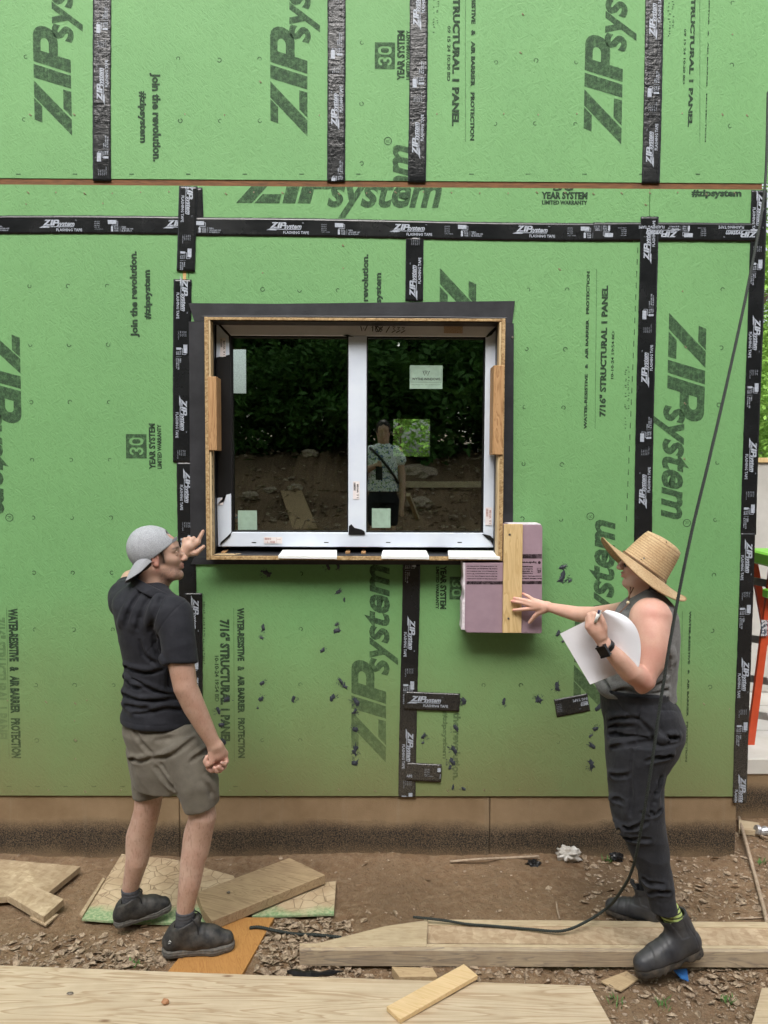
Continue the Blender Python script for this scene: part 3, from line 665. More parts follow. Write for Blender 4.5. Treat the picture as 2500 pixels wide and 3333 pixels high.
# dark sealant daubs
def daub(px, py, r, st=1.0):
    p = W(px, py); m = MB(); V = [(p[0], -.006, p[2])]; n = 26; ph = rnd.uniform(0, 6)
    for k in range(n):
        a = 2*PI*k/n; q = r*(.75+.25*math.sin(2*a+ph)+rnd.uniform(-.12, .14)); q *= 1.12+(rnd.random()**4)*.8*st; V.append((p[0]+q*math.cos(a)*.85, -.0016, p[2]+q*math.sin(a)*1.1))
    F = [[0, (k+1) % n+1, k+1] for k in range(n)]; V2 = list(V); m.add(V, F)
    for k in range(int(7*st)):
        a = ph+rnd.gauss(0, .5); d = r*rnd.uniform(1.1, 2.1); c = (p[0]+d*math.cos(a), p[2]+d*math.sin(a)); t = r*rnd.uniform(.25, .6); w = r*rnd.uniform(.03, .12)
        m.add([(c[0]-t*math.cos(a), -.0015, c[1]-t*math.sin(a)), (c[0]+w*math.sin(a), -.0017, c[1]-w*math.cos(a)), (c[0]+t*math.cos(a), -.0015, c[1]+t*math.sin(a)), (c[0]-w*math.sin(a), -.0017, c[1]+w*math.cos(a))], [[0, 1, 2, 3]])
    m.build('sealant_daub', MAT['sealant'], pan_at(p[0], p[2]))
c8 = lambda x, y: (800+x*.5425, 1750+y*.5425); c7 = lambda x, y: (1450+x*.633, 1650+y*.633); c6 = lambda x, y: (250+x*.3617, 1650+y*.3617)
for x, y, r, s_ in ((130, 215, 20, 2), (495, 175, 16, 1), (555, 170, 15, 1), (555, 325, 15, 1.5), (590, 370, 8, 1.5), (105, 540, 16, 1.3), (95, 600, 10, 2), (545, 520, 9, 2), (548, 557, 19, 1), (462, 674, 14, 1), (98, 872, 15, 1), (90, 968, 15, 1), (72, 1022, 7, 1.5), (285, 968, 17, 1), (520, 960, 20, .7), (570, 860, 15, 1.5), (595, 893, 14, 2), (665, 985, 22, 1), (655, 1040, 14, 2), (655, 1150, 18, 1), (655, 1275, 20, 1.5), (655, 1352, 19, 1.2), (1068, 1190, 16, 1.3), (1063, 1230, 8, 2), (1260, 1140, 19, .8), (1250, 1272, 20, .9), (1240, 1345, 19, 1.1), (1225, 1378, 12, 1.2), (1308, 980, 16, 1.8), (1549, 983, 16, 1.2), (1243, 1498, 12, .6), (1306, 1506, 13, .5)):
    daub(*c8(x, y), r*.5425*mpp(W(*c8(x, y))), s_)
for x, y, r, s_ in ((604, 310, 12, 2), (600, 365, 20, 2), (640, 378, 8, 2), (580, 650, 14, 1), (606, 690, 8, 2), (573, 922, 18, 1), (480, 992, 17, 1.5), (96, 996, 13, 1.6), (772, 1140, 14, 1), (744, 1178, 8, 2), (757, 1230, 15, 1), (750, 1320, 18, 1.3), (782, 1035, 16, 1)):
    daub(*c7(x, y), r*.633*mpp(W(*c7(x, y))), s_)
for x, y, r in ((1350, 1730, 28), (1275, 1830, 26), (1300, 1960, 26), (1322, 2110, 26)): daub(*c6(x, y), r*.3617*mpp(W(*c6(x, y))), 1)

# ---- flashing tape ---------------------------------------------------------------------
TW = .094
def tape_unit():
    U = Flat(); L = .166; s_ = L/5.92
    U.add([(q[0]*s_, -.003+q[1]*.030) for q in LG.v], LG.f)
    U.poly([(-.020, -.0145), (.0, -.0055), (.052, -.0055), (.030, -.0145)]); U.rect(.03, -.0105, L-.004, -.0075)
    U.text('FLASHING TAPE', .070, -.0325, .205, -.0175, off=.02, res=1)
    U.text('TM', L+.002, .022, L+.011, .027, res=1)
    for k in range(4): U.text('ESR-2227', .270, .016-k*.0095, .298, .0205-k*.0095, res=1)
    U.text('CCMC 13423-R', .270, -.0225, .315, -.018, res=1)
    x = .340
    U.rect(x, .006, x+.045, .027); U.stroke([(x+.045, .020), (x+.052, .020), (x+.052, .0005), (x+.021, .0005), (x+.021, -.006)], .0028); U.rect(x+.016, -.032, x+.027, -.006)
    for i, t in enumerate(('ROLL', 'THE', 'TAPE')): U.text(t, x+.033, -.0125-i*.0098, x+.055, -.0055-i*.0098, off=.02, res=1)
    U.rect(x+.063, -.032, x+.064, -.004)
    for i, (t, w) in enumerate((('PARA', .023), ('APLICAR USE', .060), ('EL RODILLO', .054))): U.text(t, x+.072, -.0125-i*.0098, x+.072+w, -.0055-i*.0098, off=.02, res=1)
    return U
TU = tape_unit(); PER = .647
_tn = [0]
def tape(p0, p1, lets, y=-.0035, w=TW, flip=False, off=0.0):
    # p0 -> p1 reading direction (photo pixels on the wall); lets: metres along the strip where a printed unit starts
    a, b = W(*p0), W(*p1); a = np.array([a[0], a[2]]); b = np.array([b[0], b[2]]); L = np.linalg.norm(b-a); t = (b-a)/L; n = np.array([-t[1], t[0]])
    _tn[0] += 1; sd_ = _tn[0]; yy = y-.0003*(sd_ % 5); ns = max(2, int(L/.012)); nw = 9; V = []; F = []
    for i in range(ns+1):
        for j in range(nw):
            u = L*i/ns; v = (j/(nw-1)-.5)*w; wob = .003*math.sin(u*3+sd_)
            if j in (0, nw-1): v += .0007*noise3(np.array([u*40, j, sd_*1.]))
            if i in (0, ns): u += .0016*noise3(np.array([j*1.7, i*1., sd_*3.]))
            q = a+t*u+n*(v+wob); rise = .0013*(noise3(np.array([u*30, v*40, sd_*1.]))+1)*.5+.0007*(1-min(1, abs(v+wob*.5)/.003))
            V.append((q[0], yy-rise*.55, q[1]))
    for i in range(ns):
        for j in range(nw-1): F.append([i*nw+j, i*nw+j+1, (i+1)*nw+j+1, (i+1)*nw+j])
    m = MB().add(V, F)
    e = len(m.v)       # closing rim to the wall so that the strip has thickness
    rim = [(i*nw) for i in range(ns+1)]+[ns*nw+j for j in range(1, nw)]+[(i*nw+nw-1) for i in range(ns-1, -1, -1)]+[j for j in range(nw-2, 0, -1)]
    m.v += [(m.v[i][0], -.0002, m.v[i][2]) for i in rim]; R = len(rim)
    for k in range(R): m.f.append([rim[k], rim[(k+1) % R], e+(k+1) % R, e+k])
    o = m.build('flashing_tape', MAT['tape'], house, smooth=True)
    ang = math.atan2(t[1], t[0])
    for s0 in lets:
        U = Flat(); U.v = [(q[0]+s0, q[1]+off) for q in TU.v]; U.f = [list(f) for f in TU.f]
        if s0 < 0: U.clip(0, .004, False)
        if s0+.48 > L: U.clip(0, L-.004, True)
        if not U.v: continue
        if flip: U.v = [(L-q[0], -q[1]) for q in U.v]
        prt('tape_lettering', to_wall(U, a[0], a[1], ang), MAT['white_print'], yy-.0019, parent=o)
    return o
def rp(L0, n=8): return [L0+k*PER for k in range(-1, n) ]
# upper vertical strips (read upwards)
def along(p0, q): a, b = W(*p0), W(*q); return float(math.hypot(b[0]-a[0], b[2]-a[2]))
for xb, yb, xt, logo in ((334, 590, 330, 330), (1096, 592, 1092, 412), (1357, 594, 1366, 505), (2116, 597, 2142, 535)):
    tape((xb, yb), (xt, -420), [v for v in rp(along((xb, yb), (xb, logo)), 4) if v < 1.6])
# beyond the frame the strips simply continue along further seams
for x in ux[1:5]:
    pass
# horizontal strip and the corner pieces
tape((-300, 731), (630, 735), [.06, .06+PER, .06+2*PER]); tape((600, 737), (2060, 758), [-.28, .45, .45+PER, .45+2*PER], y=-.0038)
tape((1930, 756), (2462, 757), [.0, .42], y=-.0062, flip=True)
tape((628, 612), (633, 740), [], y=-.0028); tape((613, 608), (607, 884), [-.02, .42][:1], y=-.0078)
# short vertical runs
tape((596, 910), (592, 1505), [.0, PER-.02, 1.30][:2], y=-.0058); tape((606, 1505), (612, 2100), [.30-.25, .75], y=-.0052); tape((632, 1930), (630, 2330), [.03, .45], y=-.0072)
tape((1349, 980), (1352, 772), [.02], y=-.0030); tape((1338, 1836), (1326, 2594), [-.37, .30, .92])
tape((2078, 2500), (2112, 706), rp(.15, 8), y=-.0078)
tape((1318, 2278), (1496, 2284), [.03], y=-.0092, w=.098); tape((1322, 2508), (1436, 2514), [-.17], y=-.0095, w=.098)
tape((1916, 2286), (1808, 2306), [-.12], y=-.0035, w=.098, flip=False)
# corner strip
tape((2470, 620), (2436, 1740), rp(.02, 4), y=-.0045, w=.082); tape((2432, 1735), (2408, 2612), rp(.05, 3), y=-.0062, w=.075)
# gap showing bare wood between two strips on the left seam
a_ = W(603, 884); MB().box((a_[0]-.012, -.001, wz(603, 912)), (a_[0]+.004, .0, a_[2])).build('bare_seam', simple('bare_seam_wood', (.50, .24, .08), (.62, .42, .2), 90, .8, bst=0), house)
# ---------------------------------------------------------------- window and its plywood surround
YF = -.14                                     # front edge of the box
bk = root('window_surround', (0, -.05, WZ0), 'deep plywood box framing the double window with black membrane around it', 'window frame')
T = .020
C00, C10, C01, C11 = (WX0, WZ0), (WX1, WZ0), (WX0, WZ1), (WX1, WZ1)
def board(lo, hi, mat, name='board', edge='osb_edge'):
    MB().box(lo, hi, .0012).build(name, MAT[mat], bk)
YBK = .09
board((WX0, YF, WZ0), (WX0+T, YBK, WZ1), 'osb_edge'); board((WX1-T, YF, WZ0), (WX1, YBK, WZ1), 'osb_edge')
board((WX0+T+.0005, YF+.001, WZ0+.001), (WX1-T-.0005, YBK, WZ0+T), 'osb_edge'); board((WX0+T+.0005, YF+.001, WZ1-.014), (WX1-T-.0005, YBK, WZ1-.001), 'osb_edge')
# inner lining strips of pale wood / black membrane
MB().box((WX0+T+.0006, YF+.004, WZ0+T), (WX0+T+.010, -.070, WZ1-.016)).build('lining', MAT['ply_front'], bk)
MB().box((WX1-T-.010, YF+.004, WZ0+T), (WX1-T-.0006, -.070, WZ1-.016)).build('lining', MAT['ply_front'], bk)
for lo, hi in (((WX0+T+.0006, -.069, WZ0+T), (WX0+T+.012, .085, WZ1-.016)), ((WX1-T-.012, -.069, WZ0+T), (WX1-T-.0006, .085, WZ1-.016)), ((WX0+T+.013, YF+.012, WZ1-.019), (WX1-T-.013, .085, WZ1-.0145)), ((WX0+T+.013, YF+.018, WZ0+T+.0005), (WX1-T-.013, .085, WZ0+T+.004))):
    MB().box(lo, hi, .0008).build('inner_membrane', MAT['membrane'] if hi[2]-lo[2] < .01 and lo[2] < 2 else MAT['black'], bk)
# bare patch torn out of the membrane on the sill
MB().slab([(WX0+T+.014, YF+.02, WZ0+T+.0062), (WX0+T+.125, YF+.02, WZ0+T+.0062), (WX0+T+.150, -.07, WZ0+T+.0062), (WX0+T+.030, -.075, WZ0+T+.0062)], (0, 0, -.002)).build('bare_patch', MAT['ply_front'], bk)
MB().tube([(WX0+T+.118, -.085, WZ0+T+.006), (WX0+T+.118, -.085, WZ0+T+.009)], .006, 8).build('knot', MAT['blackink'], bk)
# membrane collar on the wall
def collar(pts):
    m = MB(); t = [np.array(p, float) for p in pts]; m.slab(t, (0, .0035, 0)); return m.build('membrane_strip', MAT['membrane'], bk)
def w3(px, py, y=-.0115): p = W(px, py); return (p[0], y, p[2])
o0, o1, o2, o3 = w3(615, 988), w3(1675, 981), w3(1668, 1838), w3(622, 1836)
mid = w3(900, 990)
collar([o0, mid, o1, (o1[0]-.012, -.0115, WZ1+.001), (o0[0]+.03, -.0115, WZ1+.001)]); collar([o3, o2, (o2[0]-.02, -.0115, WZ0-.001), (o3[0]+.02, -.0115, WZ0-.001)])
collar([o0, (o0[0]+.001, -.0112, WZ1), (WX0-.001, -.0112, WZ1), (WX0-.001, -.0112, WZ0), (o3[0], -.0112, WZ0), o3][1:5]); collar([(WX1+.001, -.0112, WZ1), (o1[0]-.004, -.0112, WZ1), (o2[0], -.0112, WZ0), (WX1+.001, -.0112, WZ0)])
# membrane carried up the outside of the box
for lo, hi in (((WX0-.0025, -.125, WZ0-.003), (WX0-.0004, -.008, WZ1+.003)), ((WX1+.0004, -.125, WZ0-.003), (WX1+.0025, -.008, WZ1+.003)), ((WX0-.0025, -.132, WZ1+.0004), (WX1+.0025, -.008, WZ1+.0028)), ((WX0, -.120, WZ0-.0026), (WX1, -.008, WZ0-.0004))): MB().box(lo, hi).build('side_membrane', MAT['membrane'], bk)
MB().tube([(WX0-.012, -.128, WZ1+.004), (WX0+.5, -.128, WZ1+.007), (WX1-.4, -.128, WZ1+.008), (WX1+.008, -.128, WZ1+.004)], .0035, 6).build('folded_lip', MAT['membrane'], bk)
def scr(x, z): MB().tube([(x, -.0165, z), (x, -.010, z)], .006, 8).build('screw', MAT['steel'], bk)
scr(*(lambda p: (p[0], p[2]))(W(1667, 1099)))
for k in range(9):                         # nail dents with black smears down the left jamb
    z = WZ0+.06+k*.06
    MB().box((WX0+T+.0101, YF+.02, z), (WX0+T+.0115, YF+.024, z+rnd.uniform(.012, .03))).build('smear', MAT['blackink'], bk, 'stuff')

win = root('window', (0, .06, WZ0+.04), 'double sash window in white protective film reflecting trees and a photographer', 'window')
YW = -.02
a, b, c, d = W(700, 1042, YW), W(1622, 1052, YW), W(1612, 1783, YW), W(709, 1779, YW)
fx0, fx1, fz0, fz1 = (a[0]+d[0])/2, (b[0]+c[0])/2, (c[2]+d[2])/2, (a[2]+b[2])/2
gx = [W(754, 1400, YW)[0], W(1134, 1400, YW)[0], W(1193, 1400, YW)[0], W(1577, 1400, YW)[0]]; gz0, gz1 = W(1150, 1733, YW)[2], W(1150, 1094, YW)[2]
def miter(pts, mat, name='frame_bar', y0=YW, dep=.07, bev=.003): return MB().slab([(p[0], y0, p[1]) for p in pts], (0, dep, 0), bev).build(name, mat, win)
e = .0006
miter([(fx0, fz1), (fx1, fz1), (gx[3], gz1), (gx[0], gz1)], MAT['filmgrey'])
miter([(fx0, fz0), (gx[0], gz0), (gx[3], gz0), (fx1, fz0)], MAT['film'])
miter([(fx0, fz0+e), (fx0, fz1-e), (gx[0]-e, gz1-e), (gx[0]-e, gz0+e)], MAT['black'])
miter([(fx1, fz1-e), (fx1, fz0+e), (gx[3]+e, gz0+e), (gx[3]+e, gz1-e)], MAT['film'])
miter([(gx[1], gz0-.004), (gx[2], gz0-.004), (gx[2], gz1+.002), (gx[1], gz1+.002)], MAT['film'], 'mullion', YW-.002)
def film(pts, mat='film', name='film_strip', y=YW-.0015): return MB().slab([(p[0], y, p[1]) for p in pts], (0, .0012, 0)).build(name, MAT[mat], win)
def wp(px, py, y=YW): p = W(px, py, y); return (p[0], p[2])
def cr4(x, y): return wp(600+x*.6631, 950+y*.6631)
film([cr4(158, 150), cr4(218, 218), cr4(222, 308), cr4(205, 312), cr4(190, 320), cr4(172, 318), cr4(158, 322)])
film([cr4(162, 1012), cr4(186, 1008), cr4(196, 1030), cr4(206, 996), cr4(230, 990), cr4(231, 1180), cr4(166, 1246)])
film([cr4(186, 1008), cr4(196, 1030), cr4(206, 996), cr4(190, 1046), cr4(163, 1044)], 'label', 'film_curl', YW-.006)
for pts in ([(150, 140), (160, 141), (220, 205), (224, 222), (205, 205), (170, 165)], [(1480, 222), (1490, 208), (1548, 152), (1530, 185), (1508, 212), (1486, 224)], [(176, 1245), (180, 1228), (206, 1205), (231, 1185), (226, 1200), (196, 1228)], [(1460, 1188), (1478, 1204), (1502, 1222), (1524, 1252), (1520, 1236), (1528, 1222), (1500, 1196), (1476, 1190)], [(808, 1150), (820, 1140), (836, 1158), (870, 1166), (884, 1175), (888, 1192), (806, 1192)], [(775, 214), (800, 210), (835, 222), (805, 220)]):
    film([cr4(*p) for p in pts], 'black', 'torn_corner', YW-.0055)
def pane(x0, x1):
    MB().box((x0-.006, YW+.030, gz0-.006), (x1+.006, YW+.0302, gz1+.006)).build('pane', MAT['glass'], win)
    for lo, hi in (((x0-.001, YW+.006, gz0), (x0+.006, YW+.029, gz1)), ((x1-.006, YW+.006, gz0), (x1+.001, YW+.029, gz1)), ((x0+.006, YW+.006, gz1-.008), (x1-.006, YW+.029, gz1+.001)), ((x0+.006, YW+.006, gz0-.001), (x1-.006, YW+.029, gz0+.006))): MB().box(lo, hi).build('gasket', MAT['black'], win)
pane(gx[0], gx[1]); pane(gx[2], gx[3])
YS = YW+.0275
def flat_on(name, fl, mat, y, parent=win): return mk(name, [(p[0], y, p[1]) for p in fl.v], fl.f, mat, parent)
def sticker(x0, y0, x1, y1, mat='sticker', y=YS):
    p, q = wp(600+x0*.6631, 950+y0*.6631, y), wp(600+x1*.6631, 950+y1*.6631, y)
    return MB().box((p[0], y, q[1]), (q[0], y+.0012, p[1])).build('sticker', MAT[mat], win), p, q
st, p, q = sticker(1107, 360, 1267, 476); st['label'] = 'green tinted maker label with a W emblem'
F = Flat(); ww = q[0]-p[0]; hh = p[1]-q[1]; u = lambda x, z: (p[0]+ww*x, q[1]+hh*z)
A, B = u(.06, .25), u(.94, .42); F.text('WYTHE WINDOWS', *u(.07, .36), *u(.93, .47), off=.015)
F.stroke([u(.40, .76), u(.455, .56), u(.50, .74), u(.545, .56), u(.60, .76)], .0035); F.stroke([u(.455, .76), u(.50, .62), u(.545, .76), u(.455, .76)], .002)
F.stroke([u(.03, .86), u(.03, .28), u(.97, .28), u(.97, .86)], .0012); F.text('Wythe Windows, Inc.   www.wythewindows.com', *u(.05, .15), *u(.93, .19))
flat_on('sticker_print', F, MAT['blackink'], YS-.0012)
sticker(263, 1073, 357, 1168); sticker(921, 1063, 1012, 1158)
def label(x0, y0, x1, y1, rot=0, mat='label'):
    y = YW-.0042; p, q = wp(600+x0*.6631, 950+y0*.6631), wp(600+x1*.6631, 950+y1*.6631); x0, x1, z0, z1 = p[0], q[0], q[1], p[1]
    MB().box((x0, y, z0), (x1, y+.001, z1)).build('barcode_label', MAT['label'], win); F = Flat(); w, h = x1-x0, z1-z0
    if w > h:
        for k in range(16): u = x0+w*(.05+k*.022); F.rect(u, z0+h*.55, u+w*.011*rnd.uniform(.5, 1.4), z0+h*.9)
        F.text('1 S', x0+w*.06, z0+h*.1, x0+w*.22, z0+h*.38); F.text('W108', x0+w*.34, z0+h*.1, x0+w*.6, z0+h*.4, off=.04); F.rect(x0+w*.68, z0+h*.15, x0+w*.69, z0+h*.9); F.rect(x0+w*.72, z0+h*.6, x0+w*.92, z0+h*.64)
    else:
        for k in range(16): u = z0+h*(.5+k*.028); F.rect(x0+w*.1, u, x0+w*.42, u+h*.014*rnd.uniform(.5, 1.4))
        T_ = Flat().text('1 S  W108', -h*.42, -w*.14, h*.35, w*.14, off=.03); F.merge(T_, lambda p_: (x0+w*.72+p_[1]*-1, z0+h*.5+p_[0]))
    flat_on('label_print', F, MAT[mat if mat != 'label' else 'blackink'], y-.0008)
label(176, 226, 204, 318); label(391, 1203, 481, 1235, mat='labelp'); label(828, 930, 860, 1018); label(1478, 1058, 1509, 1145, mat='labelp')
y = YW-.0042; p, q = cr4(1274, 170), cr4(1366, 204)
MB().box((p[0], y, q[1]), (q[0], y+.001, p[1])).build('brown_label', simple('brown_label', (.42, .28, .17), (.60, .48, .36), 200, .6, bst=0), win)
F = Flat()      # handwriting on the head of the frame
def hw(*st):
    for s_ in st: F.stroke([cr4(*p_) for p_ in s_], .0045)
hw([(866, 168), (872, 192), (880, 176), (886, 192), (898, 166)], [(920, 176), (926, 168), (924, 194)], [(948, 170), (938, 182), (942, 196), (956, 194), (960, 180), (950, 170), (936, 172)], [(966, 172), (958, 178), (972, 188), (964, 196), (956, 190), (970, 176), (974, 170)], [(936, 168), (954, 196)],
   [(1008, 170), (990, 200)], [(1022, 172), (1036, 172), (1026, 182), (1036, 190), (1018, 200)], [(1046, 174), (1058, 174), (1048, 184), (1060, 190), (1040, 200)], [(1068, 176), (1082, 176), (1072, 186), (1084, 190), (1064, 202)])
flat_on('handwriting', F, MAT['blackink'], YW-.0022)
for x in (342, 697, 1001, 1352): p_, q_ = cr4(x-11, 1228), cr4(x+11, 1232); MB().box((p_[0], YW-.0016, q_[1]), (q_[0], YW-.0004, p_[1])).build('drain_slot', MAT['black'], win)
# things standing on the sill and leaning on the jambs
zs = WZ0+T
def sill_block(x0, x1, yb, yf, label, dz=.012, slope=.002):
    p0, p1 = W(600+x0*.6631, 1800, YF)[0], W(600+x1*.6631, 1800, YF)[0]
    m = MB(); zt = WZ0+T+.019
    m.slab([(p0, YF-.012, zt-.014), (p1, YF-.012, zt-.017), (p1-.008, -.025, zt+.003), (p0+.008, -.025, zt+.003)], (0, 0, -.0150), .0012)
    o = m.build('foam_shim', MAT['white']); return tag(o, label, 'shim', 'white foam shims under the window')
sill_block(462, 750, 0, 0, 'long white board lying on the window sill, leftmost of three')
sill_block(967, 1202, 0, 0, 'short white board lying on the window sill, middle of three')
sill_block(1296, 1549, 0, 0, 'white board lying on the window sill in its right corner')
for x, l in ((803, 'small dark wooden wedge under the window, left one of the pair at the mullion'), (880, 'small dark wooden wedge under the window, right one of the pair at the mullion')):
    c_ = W(600+x*.6631, 1790, -.02); o = MB().slab([(c_[0]-.012, -.05, zs+.012), (c_[0]+.012, -.05, zs+.012), (c_[0]+.010, .05, zs+.018), (c_[0]-.010, .05, zs+.018)], (0, 0, -.006)).build('wedge', MAT['block']); tag(o, l, 'wedge')
c_ = W(732, 1790, -.02); tag(MB().slab([(c_[0]-.014, -.05, zs+.012), (c_[0]+.012, -.05, zs+.012), (c_[0]+.010, .05, zs+.018), (c_[0]-.010, .05, zs+.018)], (0, 0, -.006)).build('wedge', MAT['block']), 'dark wooden wedge in the left corner of the window sill', 'wedge')
p_, q_ = W(677, 1226, YF), W(707, 1466, YF)
o = MB().box((p_[0], YF-.006, q_[2]), (q_[0], -.03, p_[2]), .002).build('wood_block', MAT['block']); tag(o, 'worn brown wood block wedged against the left jamb of the window', 'wood block')
p_, q_ = W(1606, 1190, YF), W(1634, 1480, YF)
o = MB().box((p_[0], YF-.010, q_[2]), (q_[0]+.004, -.03, p_[2]), .002).build('wood_block', MAT['block']); tag(o, 'long worn wood block wedged against the right jamb of the window', 'wood block')

# ---------------------------------------------------------------- insulation sample with a batten, held against the wall
fs = root('insulation_sample', W(1640, 2060, -.07), 'L shaped mauve foam insulation sample with a vertical pine batten screwed on', 'insulation sample')
YA = -.142
A0 = W(1512, 1828, YA); A1 = W(1765, 2060, YA); A2 = W(1650, 1706, YA)
def zc(px, py, y=YA): p = W(px, py, y); return (p[0], y, p[2])
poly = [zc(1519, 2059), zc(1513, 2050), zc(1514, 1832), zc(1639, 1832), zc(1639, 1708), zc(1762, 1708), zc(1766, 1716), zc(1764, 2058), zc(1760, 2062)]
MB().slab(poly, (0, .128, 0), .002).build('foam_board', MAT['foam'], fs)
m = MB()
V = [];
for i in range(25):
    t = i/24; z = poly[1][2]+(poly[2][2]-poly[1][2])*t; w = .006+.006*noise3(np.array([t*9, 0, 3.]))+.007*(t < .45)
    V += [(poly[1][0]-.0004, YA+.001, z), (poly[1][0]-.0035-max(w, 0), YA+.006, z), (poly[1][0]-.0035-max(w, 0)*.8, -.015, z), (poly[1][0]-.0004, -.014, z)]
m.add(V, [[4*i+j, 4*i+(j+1) % 4, 4*i+4+(j+1) % 4, 4*i+4+j] for i in range(24) for j in range(4)]); m.build('torn_edge', MAT['foamedge'], fs)
p_ = zc(1655, 1708); q_ = zc(1760, 1708); MB().box((p_[0], YA+.002, p_[2]+.0006), (q_[0], -.02, p_[2]+.0045)).build('top_edge', MAT['foamedge'], fs)
p_, q_ = W(1641, 1706, YA-.018), W(1697, 2060, YA-.018)
MB().box((p_[0], YA-.019, q_[2]), (q_[0], YA-.0006, p_[2]), .0014).build('batten', MAT['batten'], fs)
for x, y in ((1659, 1740), (1655, 2013)):
    c_ = W(x, y, YA-.019); s_ = MB().tube([(c_[0], YA-.0215, c_[2]), (c_[0], YA-.0192, c_[2])], .0062, 14).build('screw', MAT['steel'], fs)
    MB().box((c_[0]-.002, YA-.0222, c_[2]-.002), (c_[0]+.002, YA-.0216, c_[2]+.002)).build('screw_recess', MAT['black'], s_)
fi = m_ink('foam_ink', (.02, .012, .015), .93)
def fz(px, py): p = W(1450+px*.2411, 1680+py*.2411, YA); return (p[0], p[2])
def frect(x0, y0, x1, y1): p, q = fz(x0, y0), fz(x1, y1); return Flat().rect(p[0], q[1], q[0], p[1])
def fput(F, name='printed_band', mat=None): mk(name, [(p[0], YA-.0008, p[1]) for p in F.v], F.f, mat or fi, fs)
for r in ((1026, 512, 1300, 572), (1022, 874, 1298, 918), (284, 876, 786, 922)): fput(frect(*r))
def ftext(t, x0, y0, x1, y1, off=.045, name='printed_text'):
    p, q = fz(x0, y0), fz(x1, y1); cx, cz = (p[0]+q[0])/2, (p[1]+q[1])/2; w, h = q[0]-p[0], p[1]-q[1]; F_ = to_wall(Flat().text(t, -w/2, -h/2, w/2, h/2, off=off, res=1), cx, cz, '180'); fput(F_, name); F_.v = [(p_[0]+.0007, p_[1]) for p_ in F_.v]; mk(name, [(p_[0], YA-.0012, p_[1]) for p_ in F_.v], F_.f, fi, fs)
for k, t in enumerate(('CAUTION: This product is combustible.', 'the appropriate building code. For more', 'R @75°F mean temperature. "R" means', 'the insulating power. This insulation mat', 'Follow the manufacturer\'s instructions', 'the marked thickness, request this and')): ftext(t, 286, (836, 802, 768, 735, 702, 668)[k], 698, (852, 818, 784, 751, 718, 684)[k])
ftext('hydrova', 1026, 604, 1226, 640, .035); ftext('www.owenscor', 1026, 672, 1180, 690); ftext('Certificate U-19', 1026, 706, 1180, 722); ftext('UL CERTIFIED', 1026, 736, 1180, 752, .04); ftext('Code Evaluation', 1026, 764, 1180, 780); ftext('contains HFC152a, CO/P-4', 1024, 800, 1296, 818); ftext('Meets California Quality Sta', 1024, 832, 1296, 850)
c_ = fz(1268, 626); F = Flat(); F.ring(c_, 0, .0078, 16); fput(F, 'printed_mark')
c_ = fz(1262, 742); F = Flat(); F.ring(c_, .0082, .0104, 20, PI, 2*PI); F.rect(c_[0]-.0104, c_[1], c_[0]-.0082, c_[1]+.0165); F.rect(c_[0]-.0104, c_[1]+.0145, c_[0]+.0104, c_[1]+.0165); F.rect(c_[0]+.0082, c_[1], c_[0]+.0104, c_[1]+.0165); fput(F, 'printed_mark'); ftext('UL', 1244, 722, 1282, 760, .04)
c_ = fz(1085, 1640); F = Flat(); F.ring(c_, .027, .0305, 24, .2, PI-.6); F.ring(c_, .0, .0245, 24, .45, PI-1.0); F.clip(0, q_[0]+.0006, False); F.clip(1, poly[0][2]+.002, False); fput(F, 'printed_mark')
# ---------------------------------------------------------------- people
MAT['skin'] = m_skin('skin_warm', (.50, .325, .245), (.43, .255, .185)); MAT['skin2'] = m_skin('skin_fair', (.66, .42, .325), (.60, .345, .265))
MAT['shirt'] = m_cloth('charcoal_knit', (.012, .013, .018), (.019, .020, .026), 1100, .78, wr=5, sheen=.05, st=.3)
MAT['shorts'] = m_cloth('olive_grey_twill', (.125, .112, .090), (.150, .135, .108), 1200, .85, wr=5, sheen=.08, st=.3)
MAT['tank'] = m_cloth('heather_grey_knit', (.105, .105, .102), (.15, .15, .145), 900, .9, wr=6, sheen=.1, st=.3, heather=.55)
MAT['pants'] = m_cloth('washed_black_denim', (.017, .018, .022), (.026, .027, .032), 1300, .85, wr=7, sheen=.06, st=.35)
MAT['hair'] = simple('dark_brown_hair', (.018, .012, .009), (.040, .026, .018), 1, .5, bs=1, bst=.6, src='world', stretch=(300, 300, 40))
MAT['sock'] = simple('grey_sock', (.040, .042, .050), (.070, .072, .080), 300, .9, bs=500, bst=.4, src='world', stretch=(1, 1, 3))
MAT['shoe'] = simple('scuffed_black_shoe', (.012, .013, .015), (.060, .056, .050), 28, .6, bs=200, bst=.4, src='world')
MAT['sole'] = simple('dusty_grey_sole', (.075, .075, .072), (.15, .14, .12), 60, .75, bs=90, bst=.4, src='world')
MAT['boot'] = simple('dark_leather', (.028, .030, .036), (.058, .058, .060), 16, .48, bs=160, bst=.15, src='world')
MAT['rubber'] = simple('black_rubber', (.014, .014, .014), (.085, .068, .050), 35, .7, bs=60, bst=.3, src='world')
MAT['lace'] = simple('black_lace', (.008, .008, .009), None, rough=.8, bst=0); MAT['eye'] = simple('eye_white', (.6, .58, .55), None, rough=.2, bst=0)
def m_mesh_cap():
    m = NT('heather_grey_cap'); b = m.mix(m.ramp(m.noise(1, 3, .6, m.vec((260, 260, 900))), [(.4, 0), (.6, 1)]), (.27, .28, .30), (.44, .46, .49))
    m.set(b, .85, spec=.2); v = m.voro(420); m.bump(v, .5, .002); return m.m
MAT['cap'] = m_mesh_cap(); MAT['brimgrey'] = simple('grey_wool_brim', (.27, .28, .30), (.36, .37, .40), 300, .9, bs=500, bst=.3, src='world')
